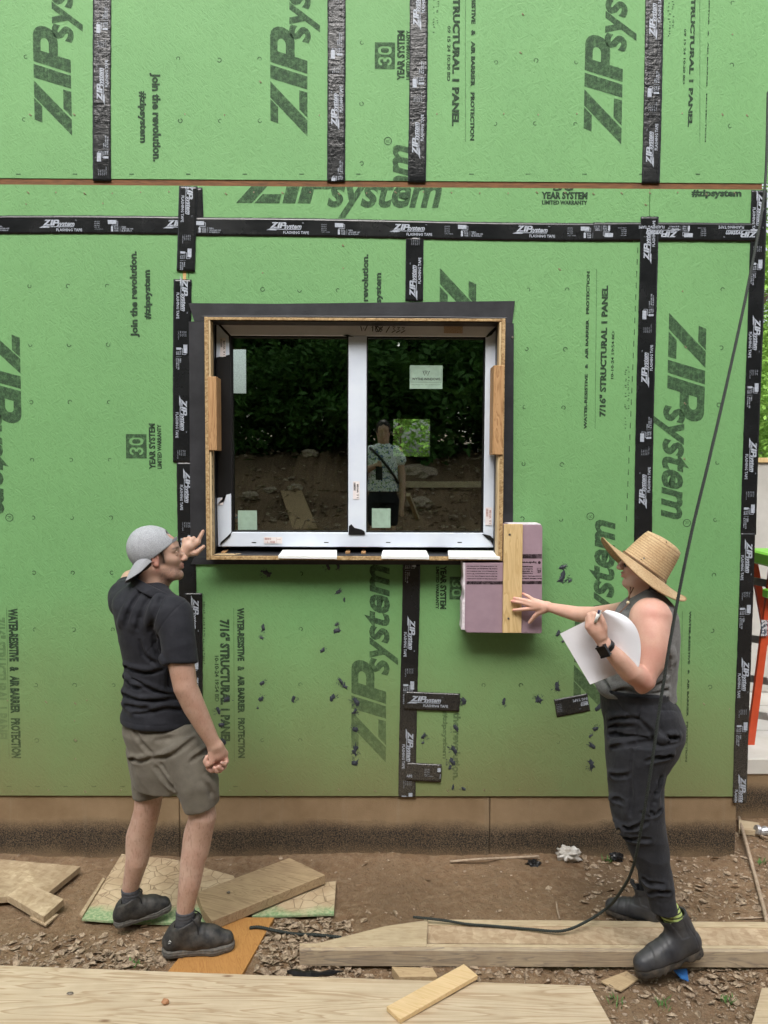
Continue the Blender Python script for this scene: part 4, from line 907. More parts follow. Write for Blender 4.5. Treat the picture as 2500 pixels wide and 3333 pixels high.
def m_straw():
    m = NT('woven_straw'); tc = m.n('ShaderNodeUVMap'); sp = m.sep(tc.outputs[0])
    r = m.math('FRACT', m.math('MULTIPLY', sp[1], 22.0)); r2 = m.ramp(r, [(0, 0), (.2, 1), (.8, 1), (1, 0)])
    k = m.math('FRACT', m.math('ADD', m.math('MULTIPLY', sp[0], 170.0), m.math('MULTIPLY', m.math('FLOOR', m.math('MULTIPLY', sp[1], 22.0)), .37)))
    n = m.noise(9, 5, .65); f = m.noise(160, 3, .6)
    b = m.mix(m.ramp(n, [(.35, 0), (.68, 1)]), (.66, .50, .30), (.54, .37, .20)); b = m.mix(m.ramp(f, [(.45, 0), (.7, .6)]), b, (.33, .19, .09))
    b = m.mix(m.math('MULTIPLY', m.math('SUBTRACT', 1.0, r2), .65), b, (.23, .125, .055)); b = m.mix(m.math('MULTIPLY', m.ramp(k, [(0, 1), (.15, 0), (.85, 0), (1, 1)]), .25), b, (.28, .17, .08))
    m.set(b, .7, spec=.3); m.bump(m.math('ADD', r2, m.math('MULTIPLY', k, .3)), .8, .0015); return m.m
MAT['straw'] = m_straw()
def frame_of(fwd, up=(0, 0, 1)):
    f = np.array(fwd, float); f /= np.linalg.norm(f); u = np.array(up, float); l = np.cross(u, f); l /= np.linalg.norm(l); u = np.cross(f, l); return np.stack([f, l, u])   # rows
def head(F, c, M, s=1.0, jaw=1.0, sm=.012, ear=True):
    P = lambda x, y, z: np.array(c)+s*(x*M[0]+y*M[1]+z*M[2])
    E = lambda p, r, k=.012, op='+': F.ell(P(*p), np.array(r)*s, k*s, op, M.T)
    K = lambda a, b, ra, rb, k=.01, op='+', **kw: F.cap(P(*a), P(*b), ra*s, rb*s, k*s, op, **kw)
    E((-.020, 0, .030), (.096, .076, .090), .0); E((.030, 0, -.035), (.062, .056, .078), .03); E((.035, 0, .03), (.06, .062, .055), .02)
    for y in (-1, 1):
        K((-.008, .050*y, -.055), (.045, .038*y, -.095), .020, .018, .03); K((.045, .036*y, -.093), (.070, .010*y, -.104), .017, .015, .025)
        K((.045, .050*y, -.022), (.070, .038*y, -.028), .012, .010, .03)                       # cheekbone
        K((.080, .012*y, .020), (.074, .045*y, .018), .010, .009, .012)                       # brow
        E((.098, .031*y, .000), (.022, .017, .012), .012, '-')                                # socket
        E((.076, .031*y, -.001), (.0125, .0125, .0125), .002)
        K((.086, .018*y, .006), (.084, .044*y, .005), .0035, .003, .003); K((.087, .020*y, -.008), (.083, .042*y, -.008), .003, .003, .003)
        E((.104, .011*y, -.036), (.010, .008, .007), .006)
        if ear:
            E((-.008, .076*y, -.012), (.019, .008, .032), .004, M_ear(M, y)); E((-.004, .083*y, -.008), (.010, .005, .020), .004, '-'); K((-.020, .081*y, .010), (-.018, .083*y, -.015), .005, .005, .003); E((-.002, .077*y, -.036), (.008, .006, .009), .005)
    K((.088, 0, .012), (.112, 0, -.028), .0075, .0105, .012); K((.112, 0, -.030), (.114, 0, -.034), .0105, .0100, .004)
    K((.083, -.018, -.060), (.096, 0, -.0575), .0055, .0062, .006); K((.096, 0, -.0575), (.083, .018, -.060), .0062, .0055, .006)
    K((.080, -.017, -.069), (.093, 0, -.070), .0062, .0072, .006); K((.093, 0, -.070), (.080, .017, -.069), .0072, .0062, .006)
    E((.106, 0, -.0645), (.014, .024, .0013), .003, '-'); E((.073, 0, -.103), (.015, .020, .015), .018*jaw)
    return P
def M_ear(M, y): return '+'
def wrinkle(amp, *dirs):
    # sum of directional cloth folds: (vector, scale, seed)
    def f(V, N):
        r = 0
        for d, sc, sd, a in dirs:
            d = np.array(d, float); d /= np.linalg.norm(d); p = V-np.outer(V@d, d)*.82      # stretched along d
            n = noise3(p, sc, sd); r = r+a*(1-np.abs(n)*2.2)
        return amp*r
    return f

# ===== the man ==========================================================================
man = root('person', G(480, 3030, 0), 'man in black polo shirt, khaki shorts and backward grey cap touching the window box', 'person')
hc = Q(517, 1808, .76); th = math.radians(9); ph = math.radians(9)
fwd = np.array([math.cos(th)*math.cos(ph), math.sin(th)*math.cos(ph), math.sin(ph)]); HM = frame_of(fwd); HS = .97
def frame_shoe(heel, toe, up):
    f = np.array(toe)-np.array(heel); L = np.linalg.norm(f); M = frame_of(f, up); s = L/.31; return lambda x, y, z: np.array(heel)+s*(x*M[0]+y*M[1]+z*M[2])
SH1 = (Q(368, 3018, .70), Q(566, 2955, .60), (0.05, 0, 1)); SH2 = (G(523, 3108, .026), G(772, 3084, .026), (0, 0, 1)); A1, A2 = frame_shoe(*SH1), frame_shoe(*SH2)
B = Field((-1.35, -1.12, -.02), (-.62, -.12, 1.98), .0036)
HP = head(B, hc, HM, HS)
B.chain([HP(-.03, 0, -.06), Q(487, 1905, .78), Q(486, 1945, .78)], [.055, .058, .07], .03)
B.cap(HP(.015, 0, -.075), Q(508, 1925, .77), .040, .045, .03)
B.loft([(Q(0, 2400, .78)[2], Q(515, 2400, .78)[0], -.78, .13, .10, 0), (Q(0, 2200, .78)[2], Q(505, 2200, .78)[0], -.78, .12, .09, 0), (Q(0, 1990, .78)[2], Q(487, 1990, .78)[0], -.78, .13, .09, 0)], .02)
# right arm
ra = [Q(572, 2010, .93), Q(585, 2130, .96), Q(603, 2235, .98), Q(632, 2300, .97), Q(664, 2362, .96), Q(697, 2424, .95)]
B.chain(ra, [.048, .056, .049, .046, .038, .028], .01)
B.cap(ra[5], Q(704, 2455, .945), .027, .033, .015, side=(0, 1, 0), e=.75)
pc = Q(703, 2452, .94)
B.chain([Q(697, 2430, .95), Q(692, 2470, .94)], [.022, .017], .012); B.chain([Q(702, 2430, .95), Q(709, 2468, .935)], [.022, .017], .012); B.chain([Q(708, 2428, .95), Q(722, 2464, .93)], [.021, .016], .012); B.chain([Q(712, 2430, .95), Q(732, 2452, .93)], [.018, .015], .012)
k = .004
B.chain([Q(692, 2474, .94), Q(700, 2506, .945), Q(688, 2508, .955), Q(676, 2501, .955)], [.0125, .0115, .0105, .009], k)
B.chain([Q(709, 2472, .935), Q(716, 2507, .935), Q(706, 2510, .965), Q(698, 2500, .97)], [.0125, .0115, .010, .009], k)
B.chain([Q(722, 2468, .93), Q(731, 2494, .93), Q(722, 2503, .96), Q(712, 2496, .97)], [.012, .011, .010, .009], k)
B.chain([Q(732, 2456, .93), Q(738, 2478, .935), Q(731, 2488, .96), Q(722, 2483, .97)], [.0105, .010, .009, .008], k)
B.chain([Q(692, 2445, .955), Q(689, 2481, .965), Q(675, 2490, .965), Q(668, 2478, .965), Q(672, 2464, .96)], [.018, .013, .0115, .010, .008], k)
# left arm reaching to the window box
la = [Q(398, 1938, .62), Q(424, 1884, .34), Q(520, 1850, .24), Q(596, 1806, .20)]
B.chain(la, [.044, .043, .036, .026], .01)
B.chain([Q(596, 1806, .20), Q(612, 1780, .195)], [.026, .030], .015)
for (x, y), r in (((601, 1760), .014), ((614, 1757), .015), ((630, 1758), .0155), ((645, 1764), .015)): B.cap(Q(604, 1796, .195), Q(x, y, .19), .018, r, .010)
for (x, y) in ((601, 1757), (615, 1753), (630, 1753)): B.chain([Q(x, y, .19), Q(x-1, y+3, .158), Q(x+5, y+18, .15)], [.0125, .0115, .010], k)
B.chain([Q(645, 1761, .19), Q(655, 1741, .185), Q(661, 1729, .18)], [.0125, .0105, .0085], k)
B.chain([Q(612, 1800, .195), Q(638, 1800, .19), Q(652, 1788, .185), Q(663, 1779, .18)], [.019, .015, .012, .0095], .008)
# legs
B.chain([Q(500, 2480, .72), Q(478, 2640, .72), Q(455, 2726, .70), Q(446, 2800, .70), A1(.112, 0, .185), A1(.106, 0, .10)], [.066, .058, .059, .051, .037, .033], .03)
B.ell(Q(452, 2735, .675), (.045, .05, .10), .03); B.chain([Q(632, 2520, .86), Q(660, 2655, .885), Q(645, 2726, .87), Q(628, 2801, .875), Q(617, 2877, .88), A2(.100, 0, .185), A2(.096, 0, .10)], [.068, .058, .057, .054, .047, .037, .033], .03)
B.ell(Q(640, 2735, .86), (.05, .052, .10), .03)
def man_tint(V):
    C = np.ones((len(V), 3)); L = (V-hc)@HM.T/HS; x, y, z = L.T; near = (np.abs(L).max(1) < .2)
    st = ease(-.045, -.065, z)*ease(-.02, .01, x)*near; st = np.maximum(st, near*ease(.0, -.02, z)*ease(.03, .0, x)*ease(-.01, .01, x)*.3)
    n = .75+.5*(noise3(V, 420, 3)); C *= (1-.50*np.clip(st*n, 0, 1))[:, None]
    lip = near*np.exp(-((x-.097)**2/.0002+(z+.064)**2/.00008+y**2/.0006)); C *= 1-lip[:, None]*np.array([.05, .35, .3])
    er = near*ease(.066, .078, np.abs(y))*ease(.03, .0, z); C *= 1-er[:, None]*np.array([.0, .22, .2])
    br = near*np.exp(-((z-.024)**2/.00003))*ease(.06, .075, x)*ease(.008, .014, np.abs(y)); C *= 1-.75*br[:, None]
    sb = near*ease(.018, .03, x*0+.03)*np.exp(-((x-.022)**2/.0003))*ease(-.045, -.03, z)*ease(.04, .055, np.abs(y)); C *= 1-.78*np.clip(sb, 0, 1)[:, None]
    hair = near*ease(.0, .02, z-.0-.9*(x+.0))*ease(-.062, -.05, z); C *= 1-.85*np.clip(hair, 0, 1)[:, None]*(x < .03)[:, None]
    leg = ease(.95, .8, V[:, 2]); p = V*np.array([1, 1, .25]); h = np.clip(noise3(p, 330, 9)*1.6-.35, 0, 1)*leg*.45; C *= 1-h[:, None]*np.array([.6, .7, .75]); C *= 1-leg[:, None]*np.array([-.05, -.10, -.16])
    ar = (1-near)*(1-leg)*ease(1.55, 1.35, V[:, 2]); h2 = np.clip(noise3(V*np.array([1, 1, .35]), 360, 19)*1.5-.35, 0, 1)*ar*.30; C *= 1-h2[:, None]*np.array([.6, .7, .75]); bl = .06*noise3(V, 22, 31); C *= 1+bl[:, None]*np.array([.3, 1, 1]); pk = ease(.12, .02, np.linalg.norm(V-Q(705, 2490, .94), axis=1))*.35; C *= 1-pk[:, None]*np.array([-.1, .2, .12]); return C
skinobj('body', B, MAT['skin'], man, sm=1, tint=man_tint)
# hair above the ears and nape, cap
H = Field(hc-.17, hc+.17, .0032)
H.ell(HP(-.024, 0, .022), np.array([.0985, .0795, .094])*HS, .0, '+', HM.T); H.cap(HP(-.06, 0, -.04), HP(-.065, 0, -.058), .056*HS, .045*HS, .02)
H.cut(HP(.004, 0, 0), HM[0]*.93+HM[2]*-.36); H.cut(HP(0, 0, -.078), -HM[2]*.9+HM[0]*.3)
for y in (-1, 1): H.cap(HP(.022, .066*y, .03), HP(.026, .064*y, -.028), .0085, .0045, .006); H.cap(HP(-.004, .085*y, -.012), HP(-.004, .06*y, -.012), .028, .028, .003, '-')
skinobj('hair', H, MAT['hair'], man, sm=1)
cr = frame_of(HM[0]*math.cos(.42)+HM[2]*math.sin(.42), HM[2])       # cap tipped back
K = Field(hc-.2, hc+.2, .0034)
K.ell(HP(-.018, 0, .030), np.array([.109, .0865, .101])*HS, 0, '+', HM.T); K.ell(HP(-.040, 0, .050), np.array([.088, .083, .088])*HS, .03, '+', HM.T)
cp = HP(.070, 0, .052); cn = -(HM[2]*math.cos(.50)-HM[0]*math.sin(.50)); K.cut(HP(-.02, 0, -.004), cn)
K.ell(HP(.080, 0, .088), np.array([.040, .040, .030])*HS, .004, '-', HM.T)
K.ell(HP(-.018, 0, .026), np.array([.103, .0805, .095])*HS, .0, '-', HM.T)
def cap_disp(V, N):
    L = (V-hc)@HM.T; a = np.arctan2(L[:, 1], L[:, 0]+.02); s6 = np.abs(((a/(PI/3)+.5) % 1)-.5)*(PI/3)*.09; return .0012*np.exp(-(s6/.0022)**2)+.0004*noise3(V, 30, 4)
cap_o = skinobj('cap', K, MAT['cap'], man, cap_disp, sm=1, org=hc)
b_ = HP(-.030, 0, .131); MB().tube([b_-HM[2]*.004, b_+HM[2]*.003, b_+HM[2]*.0045], [.009, .008, .002], 10).build('cap_button', MAT['brimgrey'], cap_o, smooth=True)
# strap across the opening
pts = [HP(.102*math.cos(a)-.012, .088*math.sin(a), .022+.040*math.cos(a)) for a in np.linspace(-.55, .55, 15)]
m = MB(); 
V = []; 
for p in pts: n_ = (p-hc)/np.linalg.norm(p-hc); V += [p-HM[2]*.006, p+HM[2]*.008, p+HM[2]*.008+n_*.003, p-HM[2]*.006+n_*.003]
m.add(V, [[4*i+j, 4*i+(j+1) % 4, 4*i+4+(j+1) % 4, 4*i+4+j] for i in range(14) for j in range(4)]).build('cap_strap', MAT['brimgrey'], cap_o)
# peak at the back (curved sheet with thickness)
def peak(c, out, side, upv, L, Wd, droop, arch, mat, name, par, n=16):
    V = []; F = []
    for lay in (0, 1):
        for i in range(n+1):
            s = i/n
            for j in range(n+1):
                t = (j/n*2-1); ln = L*math.sqrt(max(0, 1-(abs(t)**2.6)))*s; base = (1-t*t)*.016
                p = np.array(c)+side*(Wd*t*(1-.06*s))+out*(ln+base)+upv*(-arch*t*t*(1.0)-droop*s*s*L-.002*lay); V.append(p)
    m = (n+1)**2
    for lay in (0, 1):
        for i in range(n):
            for j in range(n): q = [lay*m+i*(n+1)+j, lay*m+(i+1)*(n+1)+j, lay*m+(i+1)*(n+1)+j+1, lay*m+i*(n+1)+j+1]; F.append(q if lay == 0 else q[::-1])
    for j in range(n): a_ = n*(n+1)+j; F.append([a_, a_+m, a_+1+m, a_+1])
    return mk(name, V, F, mat, par, smooth=True)
out = -HM[0]*math.cos(.80)-HM[2]*math.sin(.80); upv = HM[2]*math.cos(.80)-HM[0]*math.sin(.80)
_o = out*math.cos(.42)-HM[1]*math.sin(.42); _s = HM[1]*math.cos(.42)+out*math.sin(.42); _u = np.cross(_o, _s); _u = _u if _u@upv > 0 else -_u
peak(HP(-.086, -.030, .006), _o, _s, _u, .098, .092, .16, .040, MAT['brimgrey'], 'cap_brim', cap_o)
# eye detail is turned away from the camera
# shirt
PZ = lambda px, py, d=.80: Q(px, py, d)
def sect(py, l, r, ratio=.72, d=.80, ang=0.0):
    p = Q((l+r)/2, py, d); hw = (r-l)/2*mpp(p); return (p[2], p[0], -d, hw, hw*ratio, ang)
Sf = Field((-1.38, -1.16, .98), (-.60, -.36, 1.86), .0042)
Sf.loft([sect(2362, 396, 626, .84), sect(2340, 397, 623, .83), sect(2300, 402, 611, .80), sect(2247, 405, 604, .78), sect(2167, 408, 606, .78), sect(2066, 387, 606, .80, .80), sect(2010, 376, 604, .80), sect(1968, 366, 592, .78, .79), sect(1948, 369, 575, .72, .79), sect(1928, 384, 556, .66, .79), sect(1908, 415, 542, .62, .79), sect(1892, 440, 530, .6, .79)], .0)
Sf.cap(Q(470, 1935, .78), Q(556, 2000, .90), .05, .070, .05); Sf.cap(Q(468, 1935, .78), Q(408, 1962, .66), .05, .070, .05)
Sf.chain([Q(566, 2006, .915), Q(575, 2040, .935), Q(582, 2100, .953), Q(586, 2140, .960), Q(590, 2190, .968)], [.070, .072, .071, .070, .072], .04); Sf.cap(Q(530, 1985, .86), Q(562, 2004, .905), .070, .070, .04)
Sf.cap(Q(410, 1962, .66), Q(404, 1938, .61), .064, .062, .03); Sf.cap(Q(404, 1940, .61), Q(416, 1912, .50), .062, .058, .03)
ax_ = Q(585, 2175, .96)-Q(566, 2012, .915); Sf.cut(Q(583, 2157, .96), ax_-np.array([.03, 0, 0])*1.0, lo=(Q(524, 2200, .96)[0], -1.15, Q(560, 2260, .9)[2]), hi=(-.6, -.865, Q(600, 2080, .9)[2]))
Sf.cut(Q(412, 1912, .50), Q(412, 1912, .50)-Q(402, 1958, .64), lo=Q(350, 2000, .56), hi=Q(480, 1850, .30))
hp = Q(400, 2342, .8); hq = Q(619, 2355, .8); hd = hq-hp; nn = np.cross(hd, [0, 1, 0]); nn = nn if nn[2] < 0 else -nn
Sf.cut(hp, nn, lo=(-1.4, -1.2, .9), hi=(-.55, -.3, 1.25))
_c6 = lambda L: [(250+x*.3617, 1650+y*.3617) for x, y in L]; _cs = lambda L: [(x*.452, 1800+y*.452) for x, y in L]
for L, dp in (([(440, 1440), (530, 1475), (640, 1490), (780, 1470)], .008), ([(500, 1560), (640, 1630), (790, 1690), (880, 1705)], .010), ([(425, 1690), (560, 1745), (720, 1745), (900, 1735)], .010), ([(520, 1860), (650, 1850), (800, 1820), (930, 1830)], .007), ([(690, 1130), (705, 1260), (750, 1370), (800, 1450)], .012), ([(560, 1210), (600, 1330), (700, 1410)], .006), ([(430, 1540), (500, 1610), (560, 1640)], .007), ([(600, 740), (500, 880), (430, 1060)], .004), ([(690, 760), (600, 900), (540, 1100)], .004), ([(760, 820), (700, 960), (660, 1120)], .004), ([(440, 1790), (560, 1820), (640, 1815)], .006)): Sf.fold(_c6(L), dp, .018, dp*.6)
fold = wrinkle(.0030, ((1, .2, -.55), 13, 1, .9), ((1, 0, .35), 17, 5, .5), ((.2, 0, 1), 16, 8, .35))
ax2 = ax_/np.linalg.norm(ax_); SEAMS = [(hp+np.array([0, 0, .024]), -nn/np.linalg.norm(nn))]
_A, _B = Q(572, 1979, .98), Q(505, 2084, .93); ARM0 = _A; ARMN = np.cross(_B-_A, np.array([.25, 1, .1])); ARMN = ARMN/np.linalg.norm(ARMN)
def shirt_disp(V, N):
    low = .25+.75*ease(1.52, 1.30, V[:, 2]); q = fold(V, N)*low
    # ring of folds pushed up at the waist
    w = ease(1.02, 1.10, V[:, 2])*ease(1.30, 1.18, V[:, 2]); z = V[:, 2]+.35*(V[:, 0]+.98)+.02*noise3(V, 8, 3); q = q+.0030*w*np.sin(z*95+1.2*noise3(V, 6, 5))*ease(-.2, .6, noise3(V, 5, 12)+.4)
    for p0, n0 in SEAMS: t_ = (V-p0)@n0; q = q-.0016*np.exp(-(t_/.0022)**2)
    g = np.linalg.norm(V-Q(560, 2050, .95), axis=1) < .17; t_ = (V-ARM0)@ARMN; q = q-.0024*np.exp(-(t_/.0026)**2)*g
    return q
shirt = skinobj('polo_shirt', Sf, MAT['shirt'], man, shirt_disp, sm=3, org=Q(500, 2150, .8))
def band(name, pts, w, th, mat, par, nrm):     # stitched band following points
    V = []; F = []
    for p, n in zip(pts, nrm): V += [p, p+n*th, p+n*th+w, p+w]
    for i in range(len(pts)-1):
        for j in range(4): F.append([4*i+j, 4*i+(j+1) % 4, 4*i+4+(j+1) % 4, 4*i+4+j])
    return mk(name, V, F, mat, par, smooth=False)
Cf = Field((-1.18, -.98, 1.45), (-.74, -.56, 1.80), .0034)
Cf.chain([Q(486, 1866, .77), Q(491, 1903, .78), Q(508, 1940, .80)], [.072, .084, .106], .0); Cf.cap(Q(530, 1930, .86), Q(566, 1960, .885), .034, .020, .03)
pa, pb, pc2 = Q(432, 1874, .78), Q(562, 1940, .86), Q(500, 1902, .70)
nC = np.cross(pb-pa, pc2-pa); nC = nC if nC[2] > 0 else -nC; nC = nC/np.linalg.norm(nC); Cf.cut(pa, nC); Cf.cut(pa-nC*.040, -nC); Cf.cap(Q(490, 1860, .77), Q(512, 1960, .78), .0605, .064, .003, '-')
skinobj('collar', Cf, MAT['shirt'], shirt, wrinkle(.0012, ((1, 0, -.5), 25, 2, 1)), sm=1)
# shorts
Tf = Field((-1.30, -1.16, .50), (-.58, -.46, 1.12), .0042)
Tf.loft([sect(2560, 440, 705, .62), sect(2500, 428, 696, .70), sect(2433, 421, 664, .74), sect(2380, 402, 632, .78), sect(2350, 403, 616, .72), sect(2325, 408, 608, .70)], .0)
Tf.chain([Q(478, 2440, .72), Q(493, 2530, .71), Q(500, 2640, .71)], [.090, .086, .0865], .03); Tf.chain([Q(600, 2440, .86), Q(642, 2547, .885), Q(660, 2670, .89)], [.092, .0900, .070], .03)
Tf.cap(Q(562, 2600, .70), Q(562, 2558, .70), .001, .001, .0)
a1, a2 = Q(436, 2594, .71), Q(565, 2572, .71); n1 = np.cross(a2-a1, [0, 1, -.05]); n1 = n1 if n1[2] < 0 else -n1
b1, b2 = Q(608, 2634, .9), Q(702, 2617, .9); n2 = np.cross(b2-b1, [0, 1, .05]); n2 = n2 if n2[2] < 0 else -n2
# remove the inside wedge between the legs and everything below the two hems
xm = Q(585, 2600, .8)[0]; zc_ = Q(0, 2560, .8)[2]
Tf.cut(a1, n1, lo=(-1.4, -1.2, .4), hi=(Q(578, 2600, .75)[0], -.4, .85)); Tf.cut(b1, n2, lo=(Q(578, 2600, .75)[0]+.002, -1.2, .4), hi=(-.5, -.4, .9))
Tf.cap(Q(575, 2640, .62), Q(564, 2580, .72), .030, .012, .02, '-'); Tf.cap(Q(583, 2680, .95), Q(572, 2590, .90), .026, .008, .02, '-')
for L, dp in (([(955, 1240), (1000, 1350), (1110, 1470), (1200, 1600)], .004), ([(1110, 1490), (1250, 1450), (1400, 1340)], .009), ([(945, 1485), (1010, 1500), (1090, 1485)], .009), ([(1120, 1550), (1180, 1630), (1250, 1700)], .006), ([(1380, 1500), (1440, 1460), (1490, 1420)], .007), ([(1460, 1640), (1500, 1690), (1525, 1750)], .003), ([(1120, 1350), (1250, 1330), (1390, 1290)], .005)): Tf.fold(_cs(L), dp*.62, .020, dp*.45)
fold2 = wrinkle(.0030, ((.7, 0, -.7), 13, 21, .8), ((.15, 0, 1), 12, 25, .6), ((1, 0, .3), 17, 28, .3))
skinobj('shorts', Tf, MAT['shorts'], man, lambda V, N: fold2(V, N)*ease(.60, .70, V[:, 2]), sm=3, org=Q(550, 2480, .8))
p_ = sect(2358, 404, 452); MB().box((Q(404, 2362, .95)[0], -.905, Q(404, 2372, .9)[2]), (Q(428, 2362, .95)[0], -.899, Q(404, 2364, .9)[2])).v
def shoe(name, heel, toe, up, kind, par, h, w=1.0):
    f = np.array(toe)-np.array(heel); L = np.linalg.norm(f); M = frame_of(f, up); s = L/.31; P = lambda x, y, z: np.array(heel)+s*(x*M[0]+y*M[1]+z*M[2])
    lo = np.array(heel)-.10; c_ = P(.15, 0, .1); U = Field(c_-.27*s, c_+.27*s, .0034)
    hgt = {'shoe': 0.0, 'boot': .10}[kind]
    kw = dict(side=M[1], e=w)
    U.cap(P(.045, 0, .052), P(.13, 0, .054), .037*s, .040*s, .0, **kw); U.cap(P(.13, 0, .054), P(.215, 0, .048), .040*s, .043*s, .03, **kw); U.cap(P(.215, 0, .046), P(.262, 0, .043), .042*s, .035*s, .02, **kw)
    U.cap(P(.085, 0, .105), P(.19, 0, .066), .042*s, .037*s, .04, **kw)
    if kind == 'shoe':
        U.cap(P(.055, 0, .06), P(.096, 0, .126), .043*s, .050*s, .02); U.cap(P(.120, 0, .10), P(.138, 0, .138), .036*s, .026*s, .02); 
        U.cut(P(.03, 0, .112), M[2]*.93+M[0]*-.35)
        U.cap(P(.100, 0, .17), P(.096, 0, .11), .042*s, .040*s, .004, '-')
    else:
        U.cap(P(.062, 0, .075), P(.104, 0, .215), .043*s, .049*s, .03, side=M[0], e=1.2); U.cut(P(.104, 0, .195), M[2]*1.0+M[0]*.12)
        U.cap(P(.112, 0, .25), P(.094, 0, .17), .043*s, .041*s, .003, '-', side=M[0], e=1.18); U.cap(P(.245, 0, .052), P(.26, 0, .050), .040*s, .037*s, .012, **kw)
    U.cut(P(0, 0, .022 if kind == 'shoe' else .036), -M[2])
    def disp(V, N):
        L_ = (V-np.array(heel))@M.T/s; r = .0006*noise3(V, 60, 2)
        r = r+.0016*np.sin(L_[:, 0]*260)*ease(.13, .16, L_[:, 0])*ease(.21, .18, L_[:, 0])*ease(.05, .08, L_[:, 2])*.6
        if kind == 'boot': 
            z_, x_ = L_[:, 2], L_[:, 0]; r = r-.0022*np.exp(-((x_-.236+.25*(z_-.05))/.0028)**2)*ease(.04, .05, z_)
            x_ = x_-.30*np.maximum(z_-.10, 0); ed = np.abs(x_-.078-(.016+.10*np.maximum(z_-.115, 0))*np.sign(x_-.078)); ins = ((np.abs(x_-.078) < .016+.16*np.maximum(z_-.115, 0)) & (z_ > .118)); r = r-.0030*ins*ease(.192, .18, z_*0+.18)+.0012*np.sin(z_*900)*ins*0
            r = r-.0018*np.exp(-((x_-.035-.10*(z_-.05))/.0025)**2)*ease(.05, .06, z_)*ease(.17, .16, z_)
        return r
    up_o = skinobj(name, U, MAT['shoe' if kind == 'shoe' else 'boot'], par, disp, sm=1, org=c_)
    So = Field(c_-.27*s, c_+.27*s, .0034); zt = .036 if kind == 'shoe' else .040
    for a_, b_, r1, r2 in (((.046, 0), (.13, 0), .0395, .036), ((.13, 0), (.215, 0), .036, .0475), ((.215, 0), (.262, 0), .0475, .037)):
        So.cap(P(a_[0], 0, .02), P(b_[0], 0, .02), r1*s*1.05, r2*s*(1.05 if kind == 'shoe' else 1.03), .01, side=M[1], e=w)
    So.cut(P(0, 0, zt), M[2]); So.cut(P(0, 0, 0.003), -M[2])
    if kind == 'boot':
        for x in np.arange(.004, .30, .026):
            if .095 < x < .135: continue
            for y in (-1, 1): So.cap(P(x, .028*y*w, .000), P(x+.002, .062*y*w, .010), .0055*s, .0060*s, .002, '-')
        So.cap(P(.105, -.07, .0), P(.105, .07, .0), .017*s, .017*s, .004, '-')
    skinobj('sole', So, MAT['sole' if kind == 'shoe' else 'rubber'], up_o, lambda V, N: .0008*noise3(V, 45, 5)+(.0014*np.sin(((V-np.array(heel))@M[2])*500) if kind == 'shoe' else 0), sm=1, org=c_)
    return up_o, P, M, s
sole_z = .0
s1, P1, M1, ss1 = shoe('shoe', *SH1, 'shoe', man, 0)
s2, P2, M2, ss2 = shoe('shoe', *SH2, 'shoe', man, 0)
for s_o, P_ in ((s1, P1), (s2, P2)):
    for k in range(5):
        x = .118+k*.019; z = .142-k*.0135
        MB().tube(catmull([P_(x, .018, z-.008), P_(x+.004, .006, z+.004), P_(x+.008, -.006, z+.004), P_(x+.006, -.020, z-.008)], 4), .0030, 5).build('lace', MAT['lace'], s_o, smooth=True)
    MB().tube(catmull([P_(.112, .0, .135), P_(.125, -.022, .155), P_(.15, -.036, .13), P_(.155, -.040, .09)], 5), .0030, 5).build('lace', MAT['lace'], s_o, smooth=True)
    MB().tube(catmull([P_(.112, .0, .135), P_(.135, .015, .165), P_(.165, .0, .15), P_(.15, -.02, .125)], 5), .0030, 5).build('lace', MAT['lace'], s_o, smooth=True)
    MB().tube(catmull([P_(.112, .0, .135), P_(.12, -.030, .12), P_(.137, -.040, .085), P_(.140, -.044, .065)], 5), .0030, 5).build('lace', MAT['lace'], s_o, smooth=True)
    MB().tube([P_(.102, .0, .128), P_(.108, 0, .165)], .005, 6).build('pull_tab', MAT['black'], s_o)
# white emblem scratched on the heel of the near shoe
m = MB()
for a_, b_ in (((.035, .070), (.060, .078)), ((.040, .085), (.052, .072)), ((.045, .062), (.050, .075)), ((.052, .072), (.064, .088)), ((.055, .070), (.062, .056)), ((.036, .078), (.046, .079)), ((.060, .080), (.070, .078))): m.tube([P2(a_[0], -.0425, a_[1]), P2(b_[0], -.0435, b_[1])], .0008, 4)
m.build('emblem', MAT['white'], s2)
for cpt, top, r in ((A1(.104, 0, .10), A1(.110, 0, .182), .0410), (A2(.097, 0, .10), A2(.101, 0, .182), .0415)):
    So = Field(np.minimum(cpt, top)-.08, np.maximum(cpt, top)+.08, .0034); So.cap(cpt, top+(top-cpt)*.3, r*.95, r*1.0, 0); So.cut(top, (top-cpt)+np.array([.0, .0, .0])); So.cut(cpt-[0, 0, .03], (0, 0, -1))
    skinobj('sock', So, MAT['sock'], man, lambda V, N: .0011*np.sin(V[:, 2]*420+2*noise3(V, 20, 1)), sm=1)
# back pocket welts
for x0, x1, y in ((404, 428, 2368), (482, 560, 2373)):
    a_, b_ = Q(x0, y-4, .945), Q(x1, y+3, .965)

